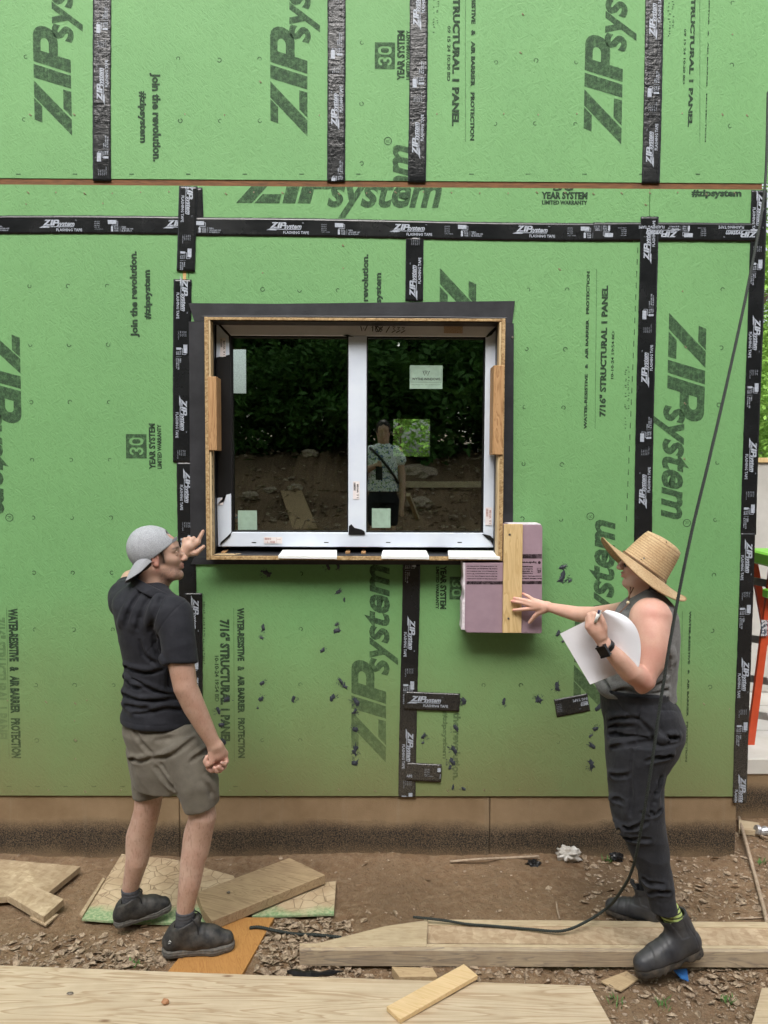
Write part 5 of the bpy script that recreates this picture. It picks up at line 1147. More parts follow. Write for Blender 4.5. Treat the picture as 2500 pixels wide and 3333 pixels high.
# ===== the woman ========================================================================
wom = root('person', G(2120, 3130, 0), 'woman in straw hat, grey tank top and black trousers holding papers', 'person')
wc = Q(2098, 1829, .88); th = math.radians(180-4); ph = math.radians(3)
fwd = np.array([math.cos(th)*math.cos(ph), math.sin(th)*math.cos(ph), math.sin(ph)]); WM = frame_of(fwd); WS = .93
ax = Q(2166, 1747, .88)-Q(2088, 1852, .88); ax[1] = -.012; ax /= np.linalg.norm(ax); hf = np.cross(np.array([0, 1., 0]), ax); hf = hf if hf[0] < 0 else -hf; hf /= np.linalg.norm(hf); hl = np.cross(ax, hf)
hat0 = Q(2096, 1848, .88)
B = Field((.50, -1.34, 1.08), (1.52, -.12, 1.98), .0036)
WP = head(B, wc, WM, WS, .8)
B.chain([WP(-.03, 0, -.06), Q(2100, 1925, .88), Q(2106, 1975, .88)], [.052, .052, .075], .03); B.cap(WP(.02, 0, -.08), Q(2085, 1945, .88), .038, .045, .03)
B.loft([(Q(0, 2260, .88)[2], Q(2068, 2260, .88)[0], -.88, .12, .12, 0), (Q(0, 2100, .88)[2], Q(2085, 2100, .88)[0], -.88, .10, .12, 0), (Q(0, 1985, .88)[2], Q(2105, 1985, .88)[0], -.88, .085, .13, 0)], .02)
la = [Q(2122, 2008, .99), Q(2118, 2110, 1.04), Q(2095, 2212, 1.085), Q(2050, 2185, 1.13), Q(2008, 2140, 1.16), Q(1970, 2100, 1.175)]
B.chain(la, [.073, .061, .047, .043, .0345, .0245], .03); B.ell(Q(2112, 2020, 1.0), (.078, .055, .085), .04); B.cap(Q(2088, 2240, 1.085), Q(2093, 2222, 1.085), .022, .035, .02)
B.ell(Q(2128, 2110, 1.05), (.055, .055, .10), .04)
# fist with pen
B.chain([Q(1970, 2100, 1.175), Q(1955, 2075, 1.18), Q(1944, 2050, 1.18)], [.0245, .027, .036], .015, side=(0, 1, 0), e=.72); B.cut(hat0-ax*.008, ax, lo=wc-.15, hi=wc+.2)
for x, y, r in ((1916, 2040, .015), (1921, 2030, .0155), (1932, 2026, .016), (1943, 2028, .016)): B.cap(Q(1953, 2070, 1.18), Q(x, y, 1.185), .018, r, .010)
k = .003
for pts in ([(1915, 2036, 1.185), (1912, 2014, 1.175), (1917, 2008, 1.15)], [(1920, 2028, 1.19), (1917, 2002, 1.18), (1922, 1998, 1.15)], [(1930, 2024, 1.19), (1929, 1997, 1.185), (1935, 1996, 1.155)], [(1942, 2026, 1.19), (1940, 2000, 1.19), (1946, 2002, 1.165)]): B.chain([Q(*q) for q in pts], [.0115, .0098, .0085], k)
B.chain([Q(1962, 2070, 1.185), Q(1966, 2042, 1.195), Q(1960, 2018, 1.20), Q(1954, 2003, 1.20)], [.018, .014, .0115, .0095], .006)
# far arm reaching to the sample, spread fingers
ra = [Q(2072, 1990, .74), Q(2000, 1998, .57), Q(1935, 2003, .45), Q(1880, 1999, .36), Q(1830, 1987, .285), Q(1787, 1976, .225)]
B.chain(ra, [.056, .048, .042, .038, .031, .0235], .03); B.cap(Q(2105, 1985, .85), ra[0], .07, .06, .05)
hw_ = [(1702, 1932), (1674, 1947), (1667, 1957), (1672, 1986)]; kn = [(1738, 1955), (1730, 1961), (1727, 1969), (1732, 1980)]; md = [(1719, 1941), (1701, 1952), (1697, 1961), (1702, 1983)]
for (x, y) in kn: B.cap(Q(1780, 1974, .222), Q(x, y, .200), .021, .0145, .012, side=(0, 1, 0), e=.7)
for a_, m_, t_, r in zip(kn, md, hw_, (.0095, .0105, .011, .0105)): B.chain([Q(*a_, .200), Q(*m_, .192), Q(*t_, .176)], [r*1.18, r*.95, r*.72], k)
B.chain([Q(1772, 1985, .215), Q(1752, 1994, .200), Q(1738, 2008, .188), Q(1724, 2026, .172)], [.019, .0145, .0115, .0088], .008)
def wom_tint(V):
    C = np.ones((len(V), 3)); L = (V-wc)@WM.T/WS; x, y, z = L.T; near = (np.abs(L).max(1) < .2)
    lip = near*np.exp(-((x-.097)**2/.0002+(z+.064)**2/.00008+y**2/.0006)); C *= 1-lip[:, None]*np.array([.05, .35, .3])
    ck = near*np.exp(-((x-.07)**2/.0008+(z+.03)**2/.0008+(np.abs(y)-.045)**2/.0008)); C *= 1-ck[:, None]*np.array([-.02, .15, .12])
    for c_ in (Q(2120, 2130, 1.10), Q(2095, 2235, 1.13), Q(2130, 2000, 1.07)): g = np.exp(-((V-c_)**2).sum(1)/.004); C *= 1-g[:, None]*np.array([.0, .16, .14])
    bl = .05*noise3(V, 24, 33)+.025*noise3(V, 90, 34); C *= 1+bl[:, None]*np.array([.3, 1, 1])
    for p_ in hw_: g = np.exp(-((V-Q(*p_, .176))**2).sum(1)/.0002); C *= 1-g[:, None]*np.array([.05, .3, .25])
    return C
skinobj('body', B, MAT['skin2'], wom, sm=1, tint=wom_tint)
for (x, y) in hw_+[(1723, 2024)]:           # nails
    p = Q(x+3, y, .1865 if x < 1700 else .186)
    MB().slab([p+np.array(q) for q in ((-.004, 0, -.0035), (.004, 0, -.0035), (.004, 0, .0035), (-.004, 0, .0035))], (0, .002, 0), .0008).v
Hf = Field(wc-.19, wc+.19, .0034); Hf.ell(WP(-.030, 0, .010), np.array([.092, .085, .100])*WS, 0, '+', WM.T); Hf.cap(WP(-.055, 0, -.06), WP(-.060, 0, -.115), .058, .045, .03); Hf.cut(WP(.0, 0, 0), WM[0]*.9+WM[2]*-.30); Hf.chain([WP(-.04, .066, -.03), WP(-.045, .062, -.09), WP(-.05, .05, -.135)], [.030, .027, .016], .02)
Hf.cut(hat0-ax*.008, ax); Hf.cap(WP(-.012, -.06, -.04), WP(-.028, -.05, -.105), .016, .008, .02); Hf.cap(WP(-.012, .06, -.04), WP(-.028, .05, -.105), .016, .008, .02)
skinobj('hair', Hf, MAT['hair'], wom, lambda V, N: .004*noise3(V*np.array([1, 1, .3]), 90, 3)+.003*noise3(V*np.array([1, 1, .3]), 200, 6), sm=1)
m = MB()
for k in range(26):
    a_ = WP(rnd.uniform(-.07, -.01), rnd.choice((-1, 1))*rnd.uniform(.05, .07), rnd.uniform(-.07, -.05)); m.tube(catmull([a_, a_+np.array([rnd.uniform(-.01, .015), rnd.uniform(-.01, .01), -.025]), a_+np.array([rnd.uniform(-.03, .02), rnd.uniform(-.02, .01), -.05])], 4), .0012, 4)
m.build('loose_strands', MAT['hair'], wom, 'stuff')
# glasses
g = MB(); 
for y in (-1, 1):
    c_ = lambda a, y=y: WP(.094+.002*math.cos(a), .032*y+.024*math.cos(a)*.95, -.004+.019*math.sin(a)); g.tube([c_(a) for a in np.linspace(0, 2*PI, 17)], .0032, 6)
    g.tube([WP(.092, .055*y, .002), WP(.05, .068*y, .004), WP(.0, .074*y, .004)], .002, 5)
g.tube([WP(.096, -.010, 0), WP(.099, 0, .002), WP(.096, .010, 0)], .002, 5); g.build('glasses', MAT['black'], wom, smooth=True)
# straw hat : parametric, axis tipped back
def hat_surface(rows, n, name, par=None, th=.002, mat='straw'):
    V = []; UV = []
    for lay in (0, 1):
        for i, fn in enumerate(rows):
            for j in range(n): V.append(fn(2*PI*j/n)-ax*th*lay*(1 if i > len(rows)*.5 else 1)); UV.append((j/n, i/(len(rows)-1)))
    m = len(rows)*n; F = []
    for lay in (0, 1):
        for i in range(len(rows)-1):
            for j in range(n): q = [lay*m+i*n+j, lay*m+i*n+(j+1) % n, lay*m+(i+1)*n+(j+1) % n, lay*m+(i+1)*n+j]; F.append(q[::-1] if lay == 0 else q)
    e_ = (len(rows)-1)*n
    for j in range(n): F.append([e_+j, e_+(j+1) % n, m+e_+(j+1) % n, m+e_+j])
    o = mk(name, V, F, MAT[mat], par, smooth=True); uv = o.data.uv_layers.new(name='UVMap')
    for lp in o.data.loops: uv.data[lp.index].uv = UV[lp.vertex_index]
    return o
def pt(a, rf, rl, h, df=0): return hat0+hf*(rf*math.cos(a)+df)+hl*(rl*math.sin(a))+ax*h
rows = []
CH = .150
for t in np.linspace(0, 1, 10):      # crown top with pinch
    def fn(a, t=t):
        dent = -.030*math.exp(-((t*math.sin(a))/.36)**2)*(1-t**4)*(1.0); fr = .010*math.cos(a)*t; return pt(a, .081*t, .070*t*(1-.10*max(0, math.cos(a))), CH+dent+fr-.012*t**6-.012*math.cos(a)*t)
    rows.append(fn)
for t in np.linspace(0.12, 1, 12):
    def fn(a, t=t): return pt(a, .083+.025*t**.8, .070+.021*t**.8-.010*(1-t)*max(0, math.cos(a)), (CH-.014-.002*math.cos(a))*(1-t)**1.05)
    rows.append(fn)
crown_rows = rows
hat = hat_surface(rows, 72, 'straw_hat', wom)
brim = []
for t in np.linspace(0, 1, 22):
    def fn(a, t=t):
        rf = .104+(.215-.104)*t if True else 0; rl = .087+(.185-.087)*t
        side = abs(math.sin(a))**1.6; endf = max(0, math.cos(a))**2; endb = max(0, -math.cos(a))**2
        h = -.012*t-.036*side*t**1.3+.014*endf*t**1.5+.012*endb*t*t-.002*math.sin(3*a+1)*t
        return pt(a, rf*(1+.0*t), rl*(1-.16*t*side), h)
    brim.append(fn)
hb = hat_surface(brim, 96, 'hat_brim', hat, .0025)
MB().tube([brim[-1](2*PI*j/96) for j in range(97)], .0030, 6, False).build('brim_edge', MAT['straw'], hat, smooth=True)
MB().tube([crown_rows[-1](2*PI*j/72)+ax*.006+(crown_rows[-1](2*PI*j/72)-hat0)*.03 for j in range(73)], .0022, 5, False).build('hat_cord', simple('leather_cord', (.20, .10, .05), None, bst=0), hat, smooth=True)
for px, py in ((2149, 1755), (2168, 1768), (2098, 1815), (2087, 1825)):
    # eyelets pressed against the crown, found by walking towards the crown surface
    best = min((np.linalg.norm(crown_rows[i](a)-CAM-ray(px, py)*np.dot(crown_rows[i](a)-CAM, FW)), i, a) for i in range(4, 22) for a in np.linspace(0, 2*PI, 120) if (crown_rows[i](a)-hat0)[1] < -.02)
    p = crown_rows[best[1]](best[2]); o_ = (p-hat0-ax*np.dot(p-hat0, ax)); o_ = o_/np.linalg.norm(o_); r = .0042 if py > 1810 and px > 2090 else .0024; MB().tube([p, p+o_*.0022], r, 10).build('eyelet', MAT['steel' if r > .003 else 'black'], hat)
cordm = simple('brown_cord', (.13, .06, .035), (.20, .10, .06), 300, .8, bst=0)
MB().tube(catmull([WP(.035, -.072, .0), WP(.035, -.070, -.05), Q(2050, 1935, .955), Q(2050, 1950, .965)], 8), .0023, 6).build('chin_cord', cordm, hat, smooth=True)
MB().tube(catmull([WP(.035, .066, .0), WP(.045, .05, -.09), Q(2046, 1945, .93), Q(2049, 1951, .965)], 8), .0023, 6).build('chin_cord', cordm, hat, smooth=True)
MB().tube(catmull([Q(2049, 1957, .968), Q(2036, 1975, .99), Q(2010, 2002, .985)], 6), .0023, 6).build('chin_cord', cordm, hat, smooth=True)
b_ = Q(2044, 1961, .972); Bd = MB().tube([b_+np.array([0, 0, z]) for z in np.linspace(-.007, .007, 7)], [.001, .0048, .0066, .0072, .0066, .0048, .001], 12); Bd.build('bead', simple('pale_bead', (.68, .58, .38), None, bst=0), hat, smooth=True)
# tank top
def sect2(py, l, r, hy, d=.88): p = Q((l+r)/2, py, d); return (p[2], p[0], -d, (r-l)/2*mpp(p), hy, 0)
Tk = Field((.78, -1.14, 1.08), (1.40, -.60, 1.86), .004)
Tk.loft([sect2(2310, 1914, 2196, .172), sect2(2245, 1920, 2194, .166), sect2(2200, 1945, 2198, .154), sect2(2144, 1962, 2203, .152), sect2(2061, 1980, 2208, .152), sect2(2000, 2008, 2201, .150), sect2(1965, 2035, 2186, .135), sect2(1945, 2055, 2168, .105), sect2(1928, 2072, 2150, .075), sect2(1915, 2080, 2140, .06)], 0)
Tk.cap(Q(2090, 1955, .90), Q(2112, 1972, .985), .030, .034, .05)
# hem drops towards the back, neckline and armholes are cut out
h1, h2 = Q(1921, 2238, 1.0), Q(2110, 2306, 1.03); nn = np.cross(h2-h1, [0, 1, 0]); nn = nn if nn[2] < 0 else -nn; Tk.cut(h1, nn, lo=(.7, -1.2, 1.0), hi=(h2[0], -.5, 1.32))
h3 = Q(2186, 2286, .95); nn = np.cross(h3-h2, [0, 1, 0]); nn = nn if nn[2] < 0 else -nn; Tk.cut(h2, nn, lo=(h2[0], -1.2, 1.0), hi=(1.5, -.5, 1.32))
n_ = np.array([-.45, 0, 1.0]); Tk.cut(Q(2070, 1930, .95), n_)
Tk.ell(Q(2112, 2035, 1.04), (.088, .075, .112), .006, '-', np.array([[.97, 0, -.24], [0, 1, 0], [.24, 0, .97]]).T); Tk.ell(Q(2085, 2020, .72), (.075, .07, .09), .006, '-')
_z4 = lambda L: [(1850+x*.1808, 1950+y*.1808) for x, y in L]
for L, dp in (([(620, 1440), (740, 1600), (800, 1690), (960, 1640)], .010), ([(880, 1660), (1050, 1640), (1200, 1700)], .007), ([(560, 1600), (700, 1720), (880, 1790), (1150, 1830)], .007), ([(1450, 1640), (1580, 1560), (1700, 1500)], .007), ([(1500, 1750), (1640, 1690), (1760, 1640)], .006), ([(1750, 900), (1800, 1100), (1790, 1350)], .005), ([(960, 330), (1020, 230), (1100, 120)], .004), ([(1420, 1850), (1600, 1820), (1750, 1790)], .005)): Tk.fold(_z4(L), dp, .018, dp*.6)
fold3 = wrinkle(.0035, ((1, 0, -.30), 12, 41, .9), ((1, 0, .5), 15, 45, .5), ((.1, 0, 1), 14, 47, .3))
skinobj('tank_top', Tk, MAT['tank'], wom, lambda V, N: fold3(V, N)*(.3+.7*ease(1.55, 1.38, V[:, 2])), sm=2, org=Q(2090, 2120, .9))
# trousers
Pf = Field((.72, -1.25, .10), (1.42, -.42, 1.36), .0042)
def wleg(rows, d0, d1, rat=1.0): 
    P_ = []; 
    for py, l, r in rows:
        d = d0+(d1-d0)*(py-rows[0][0])/(rows[-1][0]-rows[0][0]); p = Q((l+r)/2, py, d); P_.append((p[2], p[0], -d, (r-l)/2*mpp(p), (r-l)/2*mpp(p)*rat, 0))
    return P_
Pf.loft(wleg([(2230, 1950, 2176), (2257, 1958, 2172), (2300, 1964, 2202), (2352, 1973, 2219), (2400, 1976, 2216), (2440, 1976, 2200), (2470, 1978, 2180)], .90, .90, 1.18), 0)
Pf.loft(wleg([(2400, 1977, 2205), (2461, 1976, 2182), (2500, 1977, 2166), (2551, 1982, 2156), (2627, 1988, 2158), (2665, 1996, 2160), (2722, 2028, 2167), (2817, 2070, 2181), (2870, 2090, 2188), (2912, 2106, 2193), (2945, 2117, 2200), (2966, 2122, 2204)], .965, 1.03, 1.0), .03)
Pf.loft(wleg([(2400, 2000, 2190), (2500, 2010, 2160), (2660, 2050, 2155), (2750, 2064, 2150), (2850, 2080, 2146), (2905, 2086, 2142)], .80, .60, .95), .02)
_c4 = lambda L: [(1850+x*.4745, 2200+y*.4745) for x, y in L]
for L, dp in (([(295, 312), (330, 295), (400, 292), (480, 300)], .008), ([(295, 358), (340, 345), (440, 350)], .005), ([(295, 408), (340, 402), (480, 430), (600, 440), (700, 440)], .009), ([(300, 492), (380, 480), (520, 460), (640, 440), (745, 425)], .010), ([(540, 590), (620, 565), (700, 550)], .010), ([(300, 684), (350, 692), (430, 682)], .004), ([(315, 856), (340, 850), (380, 880)], .004), ([(505, 945), (570, 955), (630, 925)], .007), ([(325, 1005), (370, 1040), (450, 1045), (540, 1010)], .010), ([(560, 820), (575, 880), (570, 945)], .006), ([(640, 700), (610, 780), (590, 870)], .007), ([(350, 1060), (430, 1120), (560, 1130)], .006), ([(520, 1400), (560, 1430), (650, 1440)], .005), ([(560, 1500), (620, 1480), (690, 1490)], .004), ([(420, 730), (430, 850), (425, 960)], .004), ([(480, 300), (560, 380), (590, 460)], .005)): Pf.fold(_c4(L), dp*.70, .018, dp*.5, -7)
for L in ([(490, 195), (484, 330), (470, 450), (440, 560), (432, 700), (430, 880)], [(345, 192), (390, 245), (478, 296)], [(612, 244), (618, 350), (655, 412), (755, 432)], [(600, 236), (690, 236), (765, 242)], [(622, 252), (628, 345), (662, 402), (755, 420)]): Pf.fold(_c4(L), .0028, .007, 0)
fold4 = wrinkle(.0032, ((1, 0, -.18), 15, 51, .9), ((.9, 0, .5), 14, 55, .6), ((.15, 0, 1), 10, 57, .35))
def pant_disp(V, N):
    z = V[:, 2]; w = ease(.98, 1.04, z)*ease(1.26, 1.2, z)+.8*ease(.10, .2, z)*ease(.75, .55, z); q = fold4(V, N)*(.35+.65*np.clip(w, 0, 1)); q = q-.0022*np.exp(-((z-float(Q(2150, 2918, 1.03)[2]))/.0022)**2); return q
pants = skinobj('trousers', Pf, MAT['pants'], wom, pant_disp, sm=2, org=Q(2090, 2600, .95))
# boots, sock, watch, papers, pen
s3, P3, M3, ss3 = shoe('boot', Q(2290, 3098, .985), Q(2066, 3186, 1.05), (.02, .04, 1), 'boot', wom, 0)
s4, P4, M4, ss4 = shoe('boot', G(2158, 3035, .0)+np.array([0, 0, .018]), G(1964, 2968, .012), (.06, 0, 1), 'boot', wom, 0)
for s_o, P_ in ((s3, P3), (s4, P4)):
    for y in (-1, 1):
        V = [P_(x, y*(.0515+.0), z) for x, z in ((.048, .200), (.045, .16), (.052, .125), (.066, .108), (.084, .108), (.098, .125), (.104, .16), (.098, .200))]
    m = MB()
    for x in np.arange(-.01, .0, 1): pass
    MB().tube([P_(.140, 0, .175), P_(.162, 0, .205), P_(.158, 0, .215)], .010, 8).build('pull_tab', MAT['boot'], s_o)
stripes = NT('striped_sock'); sz = stripes.sep()[2]; fr = stripes.math('FRACT', stripes.math('MULTIPLY', sz, 62.0)); stripes.set(stripes.mix(stripes.ramp(fr, [(.60, 0), (.62, 1)]), (.50, .62, .20), (.05, .055, .035)), .9); stripes.bump(stripes.noise(500, 2), .3, .001)
So = Field(P3(.10, 0, .2)-.10, P3(.10, 0, .2)+.10, .0034); So.cap(P3(.092, 0, .15), P3(.118, 0, .25), .040, .040, 0, side=M3[0], e=1.12); So.cut(P3(.11, 0, .238), M3[2]); So.cut(P3(.07, 0, .16), -M3[2]); skinobj('striped_sock', So, stripes.m, wom, sm=1)
wr, wd_ = Q(1975, 2103, 1.172), Q(2050, 2185, 1.13)-Q(1970, 2100, 1.175); wd_ /= np.linalg.norm(wd_); WMx = frame_of(wd_, (0, -1, 0))
Wt = Field(wr-.06, wr+.06, .0026); Wt.cap(wr-wd_*.011, wr+wd_*.011, .0295, .0305, 0); Wt.cut(wr-wd_*.0105, -wd_); Wt.cut(wr+wd_*.0105, wd_); band_ = skinobj('watch', Wt, MAT['black'], wom, sm=0)
fc = wr+np.array([-.020, -.024, -.014]); nf = np.array([-.55, -.75, -.35]); nf /= np.linalg.norm(nf); MF = frame_of(nf, wd_)
bm = bmesh.new(); bmesh.ops.create_cube(bm, size=1)
for v in bm.verts: p = fc+MF[0]*v.co.x*.011+MF[1]*v.co.y*.034+MF[2]*v.co.z*.040; v.co = p.tolist()
bmesh.ops.bevel(bm, geom=list(bm.edges), offset=.004, segments=2, affect='EDGES'); MB().bm(bm).build('watch_case', simple('dark_glass', (.008, .008, .010), None, rough=.08, bst=0), band_, smooth=False)
# papers: one sheet bent round the forearm
pap = simple('white_paper', (.80, .80, .84), (.77, .77, .82), 5, .7, bs=14, bst=.25, bd=.006)
def paper(name, tl, tr, br, bl, right=None, sag=.01, n=18, dd=0.0, label=None, bulge=None):
    V = []; F = []
    for lay in (0, 1):
        for i in range(n+1):
            for j in range(n+1):
                s_, t = j/n, i/n; A_ = np.array(tl)*(1-t)+np.array(bl)*t; D_ = np.array(tr)*(1-t)+np.array(br)*t
                if right is not None: D_ = D_+np.array(right)*4*t*(1-t)
                q = A_*(1-s_)+D_*s_; d = q[2]+sag*math.sin(PI*s_)*(1-t*.3)+.006*noise3(np.array([s_*2.5, t*2.5, 7.]))
                if bulge: q = q+np.array([bulge[0], bulge[1], 0])*4*s_*(1-s_)*(1 if t > .5 else t*2)
                p = Q(q[0], q[1], d); V.append(p+np.array([0, .0012*lay, 0]))
    m = (n+1)**2
    for lay in (0, 1):
        for i in range(n):
            for j in range(n): q = [lay*m+i*(n+1)+j, lay*m+i*(n+1)+j+1, lay*m+(i+1)*(n+1)+j+1, lay*m+(i+1)*(n+1)+j]; F.append(q[::-1] if lay == 0 else q)
    return mk(name, V, F, pap, smooth=True)
prs = root('papers', Q(1930, 2120, 1.13), 'white sheets of paper held against the chest of the woman in the straw hat', 'papers')
def under(o, par): o.parent = par; o.location = (np.array(o.location)-ORG[par.name]).tolist(); return o
under(paper('sheet', (1823, 2063, 1.10), (1978, 1986, 1.135), (2040, 2182, 1.095), (1921, 2228, 1.12), right=(-4, -4, 0), sag=.004), prs)
under(paper('sheet', (1952, 1998, 1.150), (1976, 1985, 1.145), (2080, 2171, 1.160), (1990, 2140, 1.118), right=(42, -36, .0), sag=.028), prs)
pen = root('pen', Q(1945, 2005, 1.205), 'white pen with a dark blue end in the fist of the woman', 'pen')
pa, pb = Q(1938, 2026, 1.205), Q(1951, 1986, 1.215); dv = (pb-pa)
MB().tube([pa, pa+dv*.72], .0058, 10).build('barrel', MAT['white'], pen, smooth=True); MB().tube([pa+dv*.72, pb], .0046, 10).build('cap_end', simple('navy_plastic', (.02, .02, .09), None, rough=.3, bst=0), pen, smooth=True); MB().tube([pa+dv*.5+[.006, -.004, 0], pb+[.006, -.004, 0]], .0022, 6).build('clip', MAT['white'], pen)
# ---------------------------------------------------------------- ground
def gz(x, y):
    d = -np.asarray(y, float); x = np.asarray(x, float)
    z = np.interp(d, [-60, -1.6, -.4, .0, 1.2, 1.5, 4.3, 6, 7.5, 8.5, 9.5, 12, 60], [.2, -.02, -.01, .012, 0, .0, .88, 1.25, 1.5, 1.85, 2.35, 2.6, 5.0])
    p = np.stack([x, np.asarray(y, float)+0*x, 0*x], -1)
    a = np.interp(d, [-1, 0, 1.3, 6, 12], [.6, .7, .8, 3.0, 4.5])
    return z+a*(.018*fbm(p, 2.3, 3, 5)+.007*fbm(p, 12, 3, 9))*np.where(d > 1.8, 1.6, 1)-.012*(np.exp(-((x+.7)/1.2)**2)*np.exp(-((d-.3)/.4)**2))
def axis_pts(a, b, st, far, grow=1.35):
    r = list(np.arange(a, b, st)); s = st; lo = a; hi = b; L, R = [], []
    while lo > -far: s *= grow; lo -= s; L.append(lo)
    s = st
    while hi < far: R.append(hi); s *= grow; hi += s
    return np.array(L[::-1]+r+R+[hi])
gx_ = axis_pts(-2.3, 2.9, .014, 90, 1.22); gy_ = axis_pts(-2.0, .6, .014, 90, 1.16)
X, Y = np.meshgrid(gx_, gy_, indexing='ij'); Z = gz(X, Y)
fine = ((X > -2.5) & (X < 3) & (Y > -2.2) & (Y < .8)); P3d = np.stack([X, Y, 0*X], -1)
Z = Z+fine*(.0035*noise3(P3d, 38, 31)+.0022*noise3(P3d, 75, 33))
Vg = np.stack([X, Y, Z], -1).reshape(-1, 3); nx, ny = X.shape; I = np.arange(nx*ny).reshape(nx, ny)
Fg = np.stack([I[:-1, :-1], I[1:, :-1], I[1:, 1:], I[:-1, 1:]], -1).reshape(-1, 4)
MAT['mud'] = m_mud(); mk('ground', Vg, Fg, MAT['mud'], kind='structure', smooth=True)
def gzz(x, y): return float(gz(np.array([x]), np.array([y]))[0])

# ---------------------------------------------------------------- boards and offcuts
OSBM = m_osb('muddy_osb', (.54, .435, .29), (.36, .27, .165), dirt=.55); OSBL = m_osb('dry_osb', (.56, .44, .30), (.38, .27, .17), dirt=.35, sc=30)
def m_dirtygreen():
    m = NT('muddy_green_board'); n = m.noise(3.5, 6, .6); y = m.sep()[1]
    g = m.mix(m.ramp(m.noise(70, 4), [(.4, 0), (.6, 1)]), (.19, .30, .145), (.36, .42, .25)); mu = m.mix(m.ramp(m.noise(9, 5), [(.35, 0), (.65, 1)]), (.52, .41, .27), (.39, .29, .18))
    crk = m.ramp(m.voro(16, m.vec((1, 1, .2)), 'DISTANCE_TO_EDGE'), [(0, 0), (.03, 1)]); mu = m.mix(m.math('MULTIPLY', m.math('SUBTRACT', 1.0, crk), .6), mu, (.16, .10, .055))
    f = m.ramp(m.math('ADD', m.math('MULTIPLY', m.math('ADD', y, .64), 5.0), m.math('MULTIPLY', m.math('SUBTRACT', n, .5), 1.8)), [(.30, 0), (.62, 1)])
    m.set(m.mix(f, g, mu), .85, spec=.2); m.bump(m.math('ADD', m.math('MULTIPLY', crk, f), m.math('MULTIPLY', m.noise(90, 4), .5)), .8, .004); return m.m
MDG = m_dirtygreen()
def gboard(name, pts, z, th, mat, label, cat='board', bev=.0012, tilt=None, grp=None, part=False):
    T_ = [G(p[0], p[1], z if not hasattr(z, '__len__') else z[i]) for i, p in enumerate(pts)]
    o = MB().slab(T_, (0, 0, -th), bev).build(name, mat); return tag(o, label, cat, grp)
gboard('osb_offcut', [(-40, 2792), (262, 2820), (158, 2905), (-40, 2925)], .050, .030, OSBM, 'muddy particle board sheet lying at the left edge by the foundation')
gboard('osb_offcut', [(23, 2914), (87, 2871), (207, 2926), (143, 2984)], [.062, .080, .066, .052], .034, OSBM, 'small thick block of layered strand board tilted on the mud at far left')
gboard('osb_offcut', [(96, 2985), (120, 2962), (190, 2975), (150, 3010)], .022, .012, OSBM, 'thin scrap of board half under the small tilted block at far left')
gboard('sheathing_offcut', [(396, 2779), (560, 2795), (760, 2850), (790, 2905), (690, 3005), (420, 3002), (266, 2990)], [.030, .030, .022, .02, .020, .026, .030], .012, MDG, 'muddy green sheathing offcut under the left foot of the man')
gboard('sheathing_offcut', [(840, 2890), (1094, 2868), (1087, 2974), (820, 2982)], [.022, .022, .024, .02], .012, MDG, 'muddy green sheathing scrap showing past the right end of the thick plank')
gboard('wood_strip', [(335, 2855), (342, 2860), (268, 2982), (258, 2976)], .040, .010, OSBM, 'thin splintered strip leaning along the left side of the muddy green offcut')
gboard('plank', [(942, 2792), (1059, 2848), (690, 2999), (660, 2960), (640, 2905)], [.070, .078, .074, .074, .066], .045, m_wood('dirty_plank', (.42, .31, .185), (.25, .175, .10), .42, 'z', .7, dirt=.35), 'thick weathered plank slanting away from the front shoe of the man', 'plank')
gboard('plywood_scrap', [(893, 2986), (784, 3178), (536, 3174), (690, 2985)], [.028, .024, .024, .028], .020, m_wood('orange_plywood', (.46, .235, .075), (.34, .155, .045), 1.25, 'z', 2.2, .6), 'orange plywood piece under the front shoe of the man', 'plywood')
big = gboard('plywood_sheet', [(-900, 3095), (0, 3142), (940, 3177), (1921, 3208), (2040, 3420), (-900, 3420)], [.05, .05, .05, .05, .05, .05], .018, m_wood('big_plywood', (.60, .50, .355), (.40, .29, .18), .02, 'z', .55, dirt=.12, rings=.8), 'large pale plywood sheet running along the bottom of the picture', 'plywood')
gboard('pine_offcut', [(1258, 3276), (1510, 3137), (1555, 3174), (1303, 3318)], [.072, .080, .078, .070], .018, m_wood('fresh_pine', (.70, .52, .30), (.60, .42, .20), .45, 'z', .8), 'short fresh pine offcut lying across the edge of the big plywood sheet', 'pine offcut')
gboard('wood_block', [(1275, 3146), (1408, 3150), (1424, 3178), (1300, 3180)], .052, .040, m_wood('block_end', (.50, .37, .22), (.38, .26, .14), .1, 'z', 1.0), 'short squared lumber block under the front rail of the stud frame', 'lumber block')
gboard('wood_chip', [(1955, 3192), (2040, 3160), (2078, 3186), (2022, 3224), (1985, 3210)], .012, .008, m_wood('chip', (.50, .38, .23), (.36, .25, .14), .5, 'z', 1.5), 'flat splintered wood chip beside the toe of the front boot', 'wood chip')
WL = m_wood('weathered_stud', (.50, .40, .27), (.26, .215, .17), 0.0, 'z', .8, dirt=.3); WL2 = m_wood('weathered_stud_pale', (.55, .45, .30), (.42, .32, .20), 0.0, 'z', .8, dirt=.25)
fr = root('stud_frame', G(1800, 3100, 0), 'flat weathered stud frame with strand board lying on the ground under the rope', 'wooden frame')
def gpart(name, pts, z, th, mat, bev=.0012):
    T_ = [G(p[0], p[1], z if not hasattr(z, '__len__') else z[i]) for i, p in enumerate(pts)]; return MB().slab(T_, (0, 0, -th), bev).build(name, mat, fr)
ztop = .085
gpart('front_rail', [(975, 3080), (1700, 3084), (2600, 3089), (2600, 3099), (1700, 3096), (975, 3093)], ztop, .070, WL)
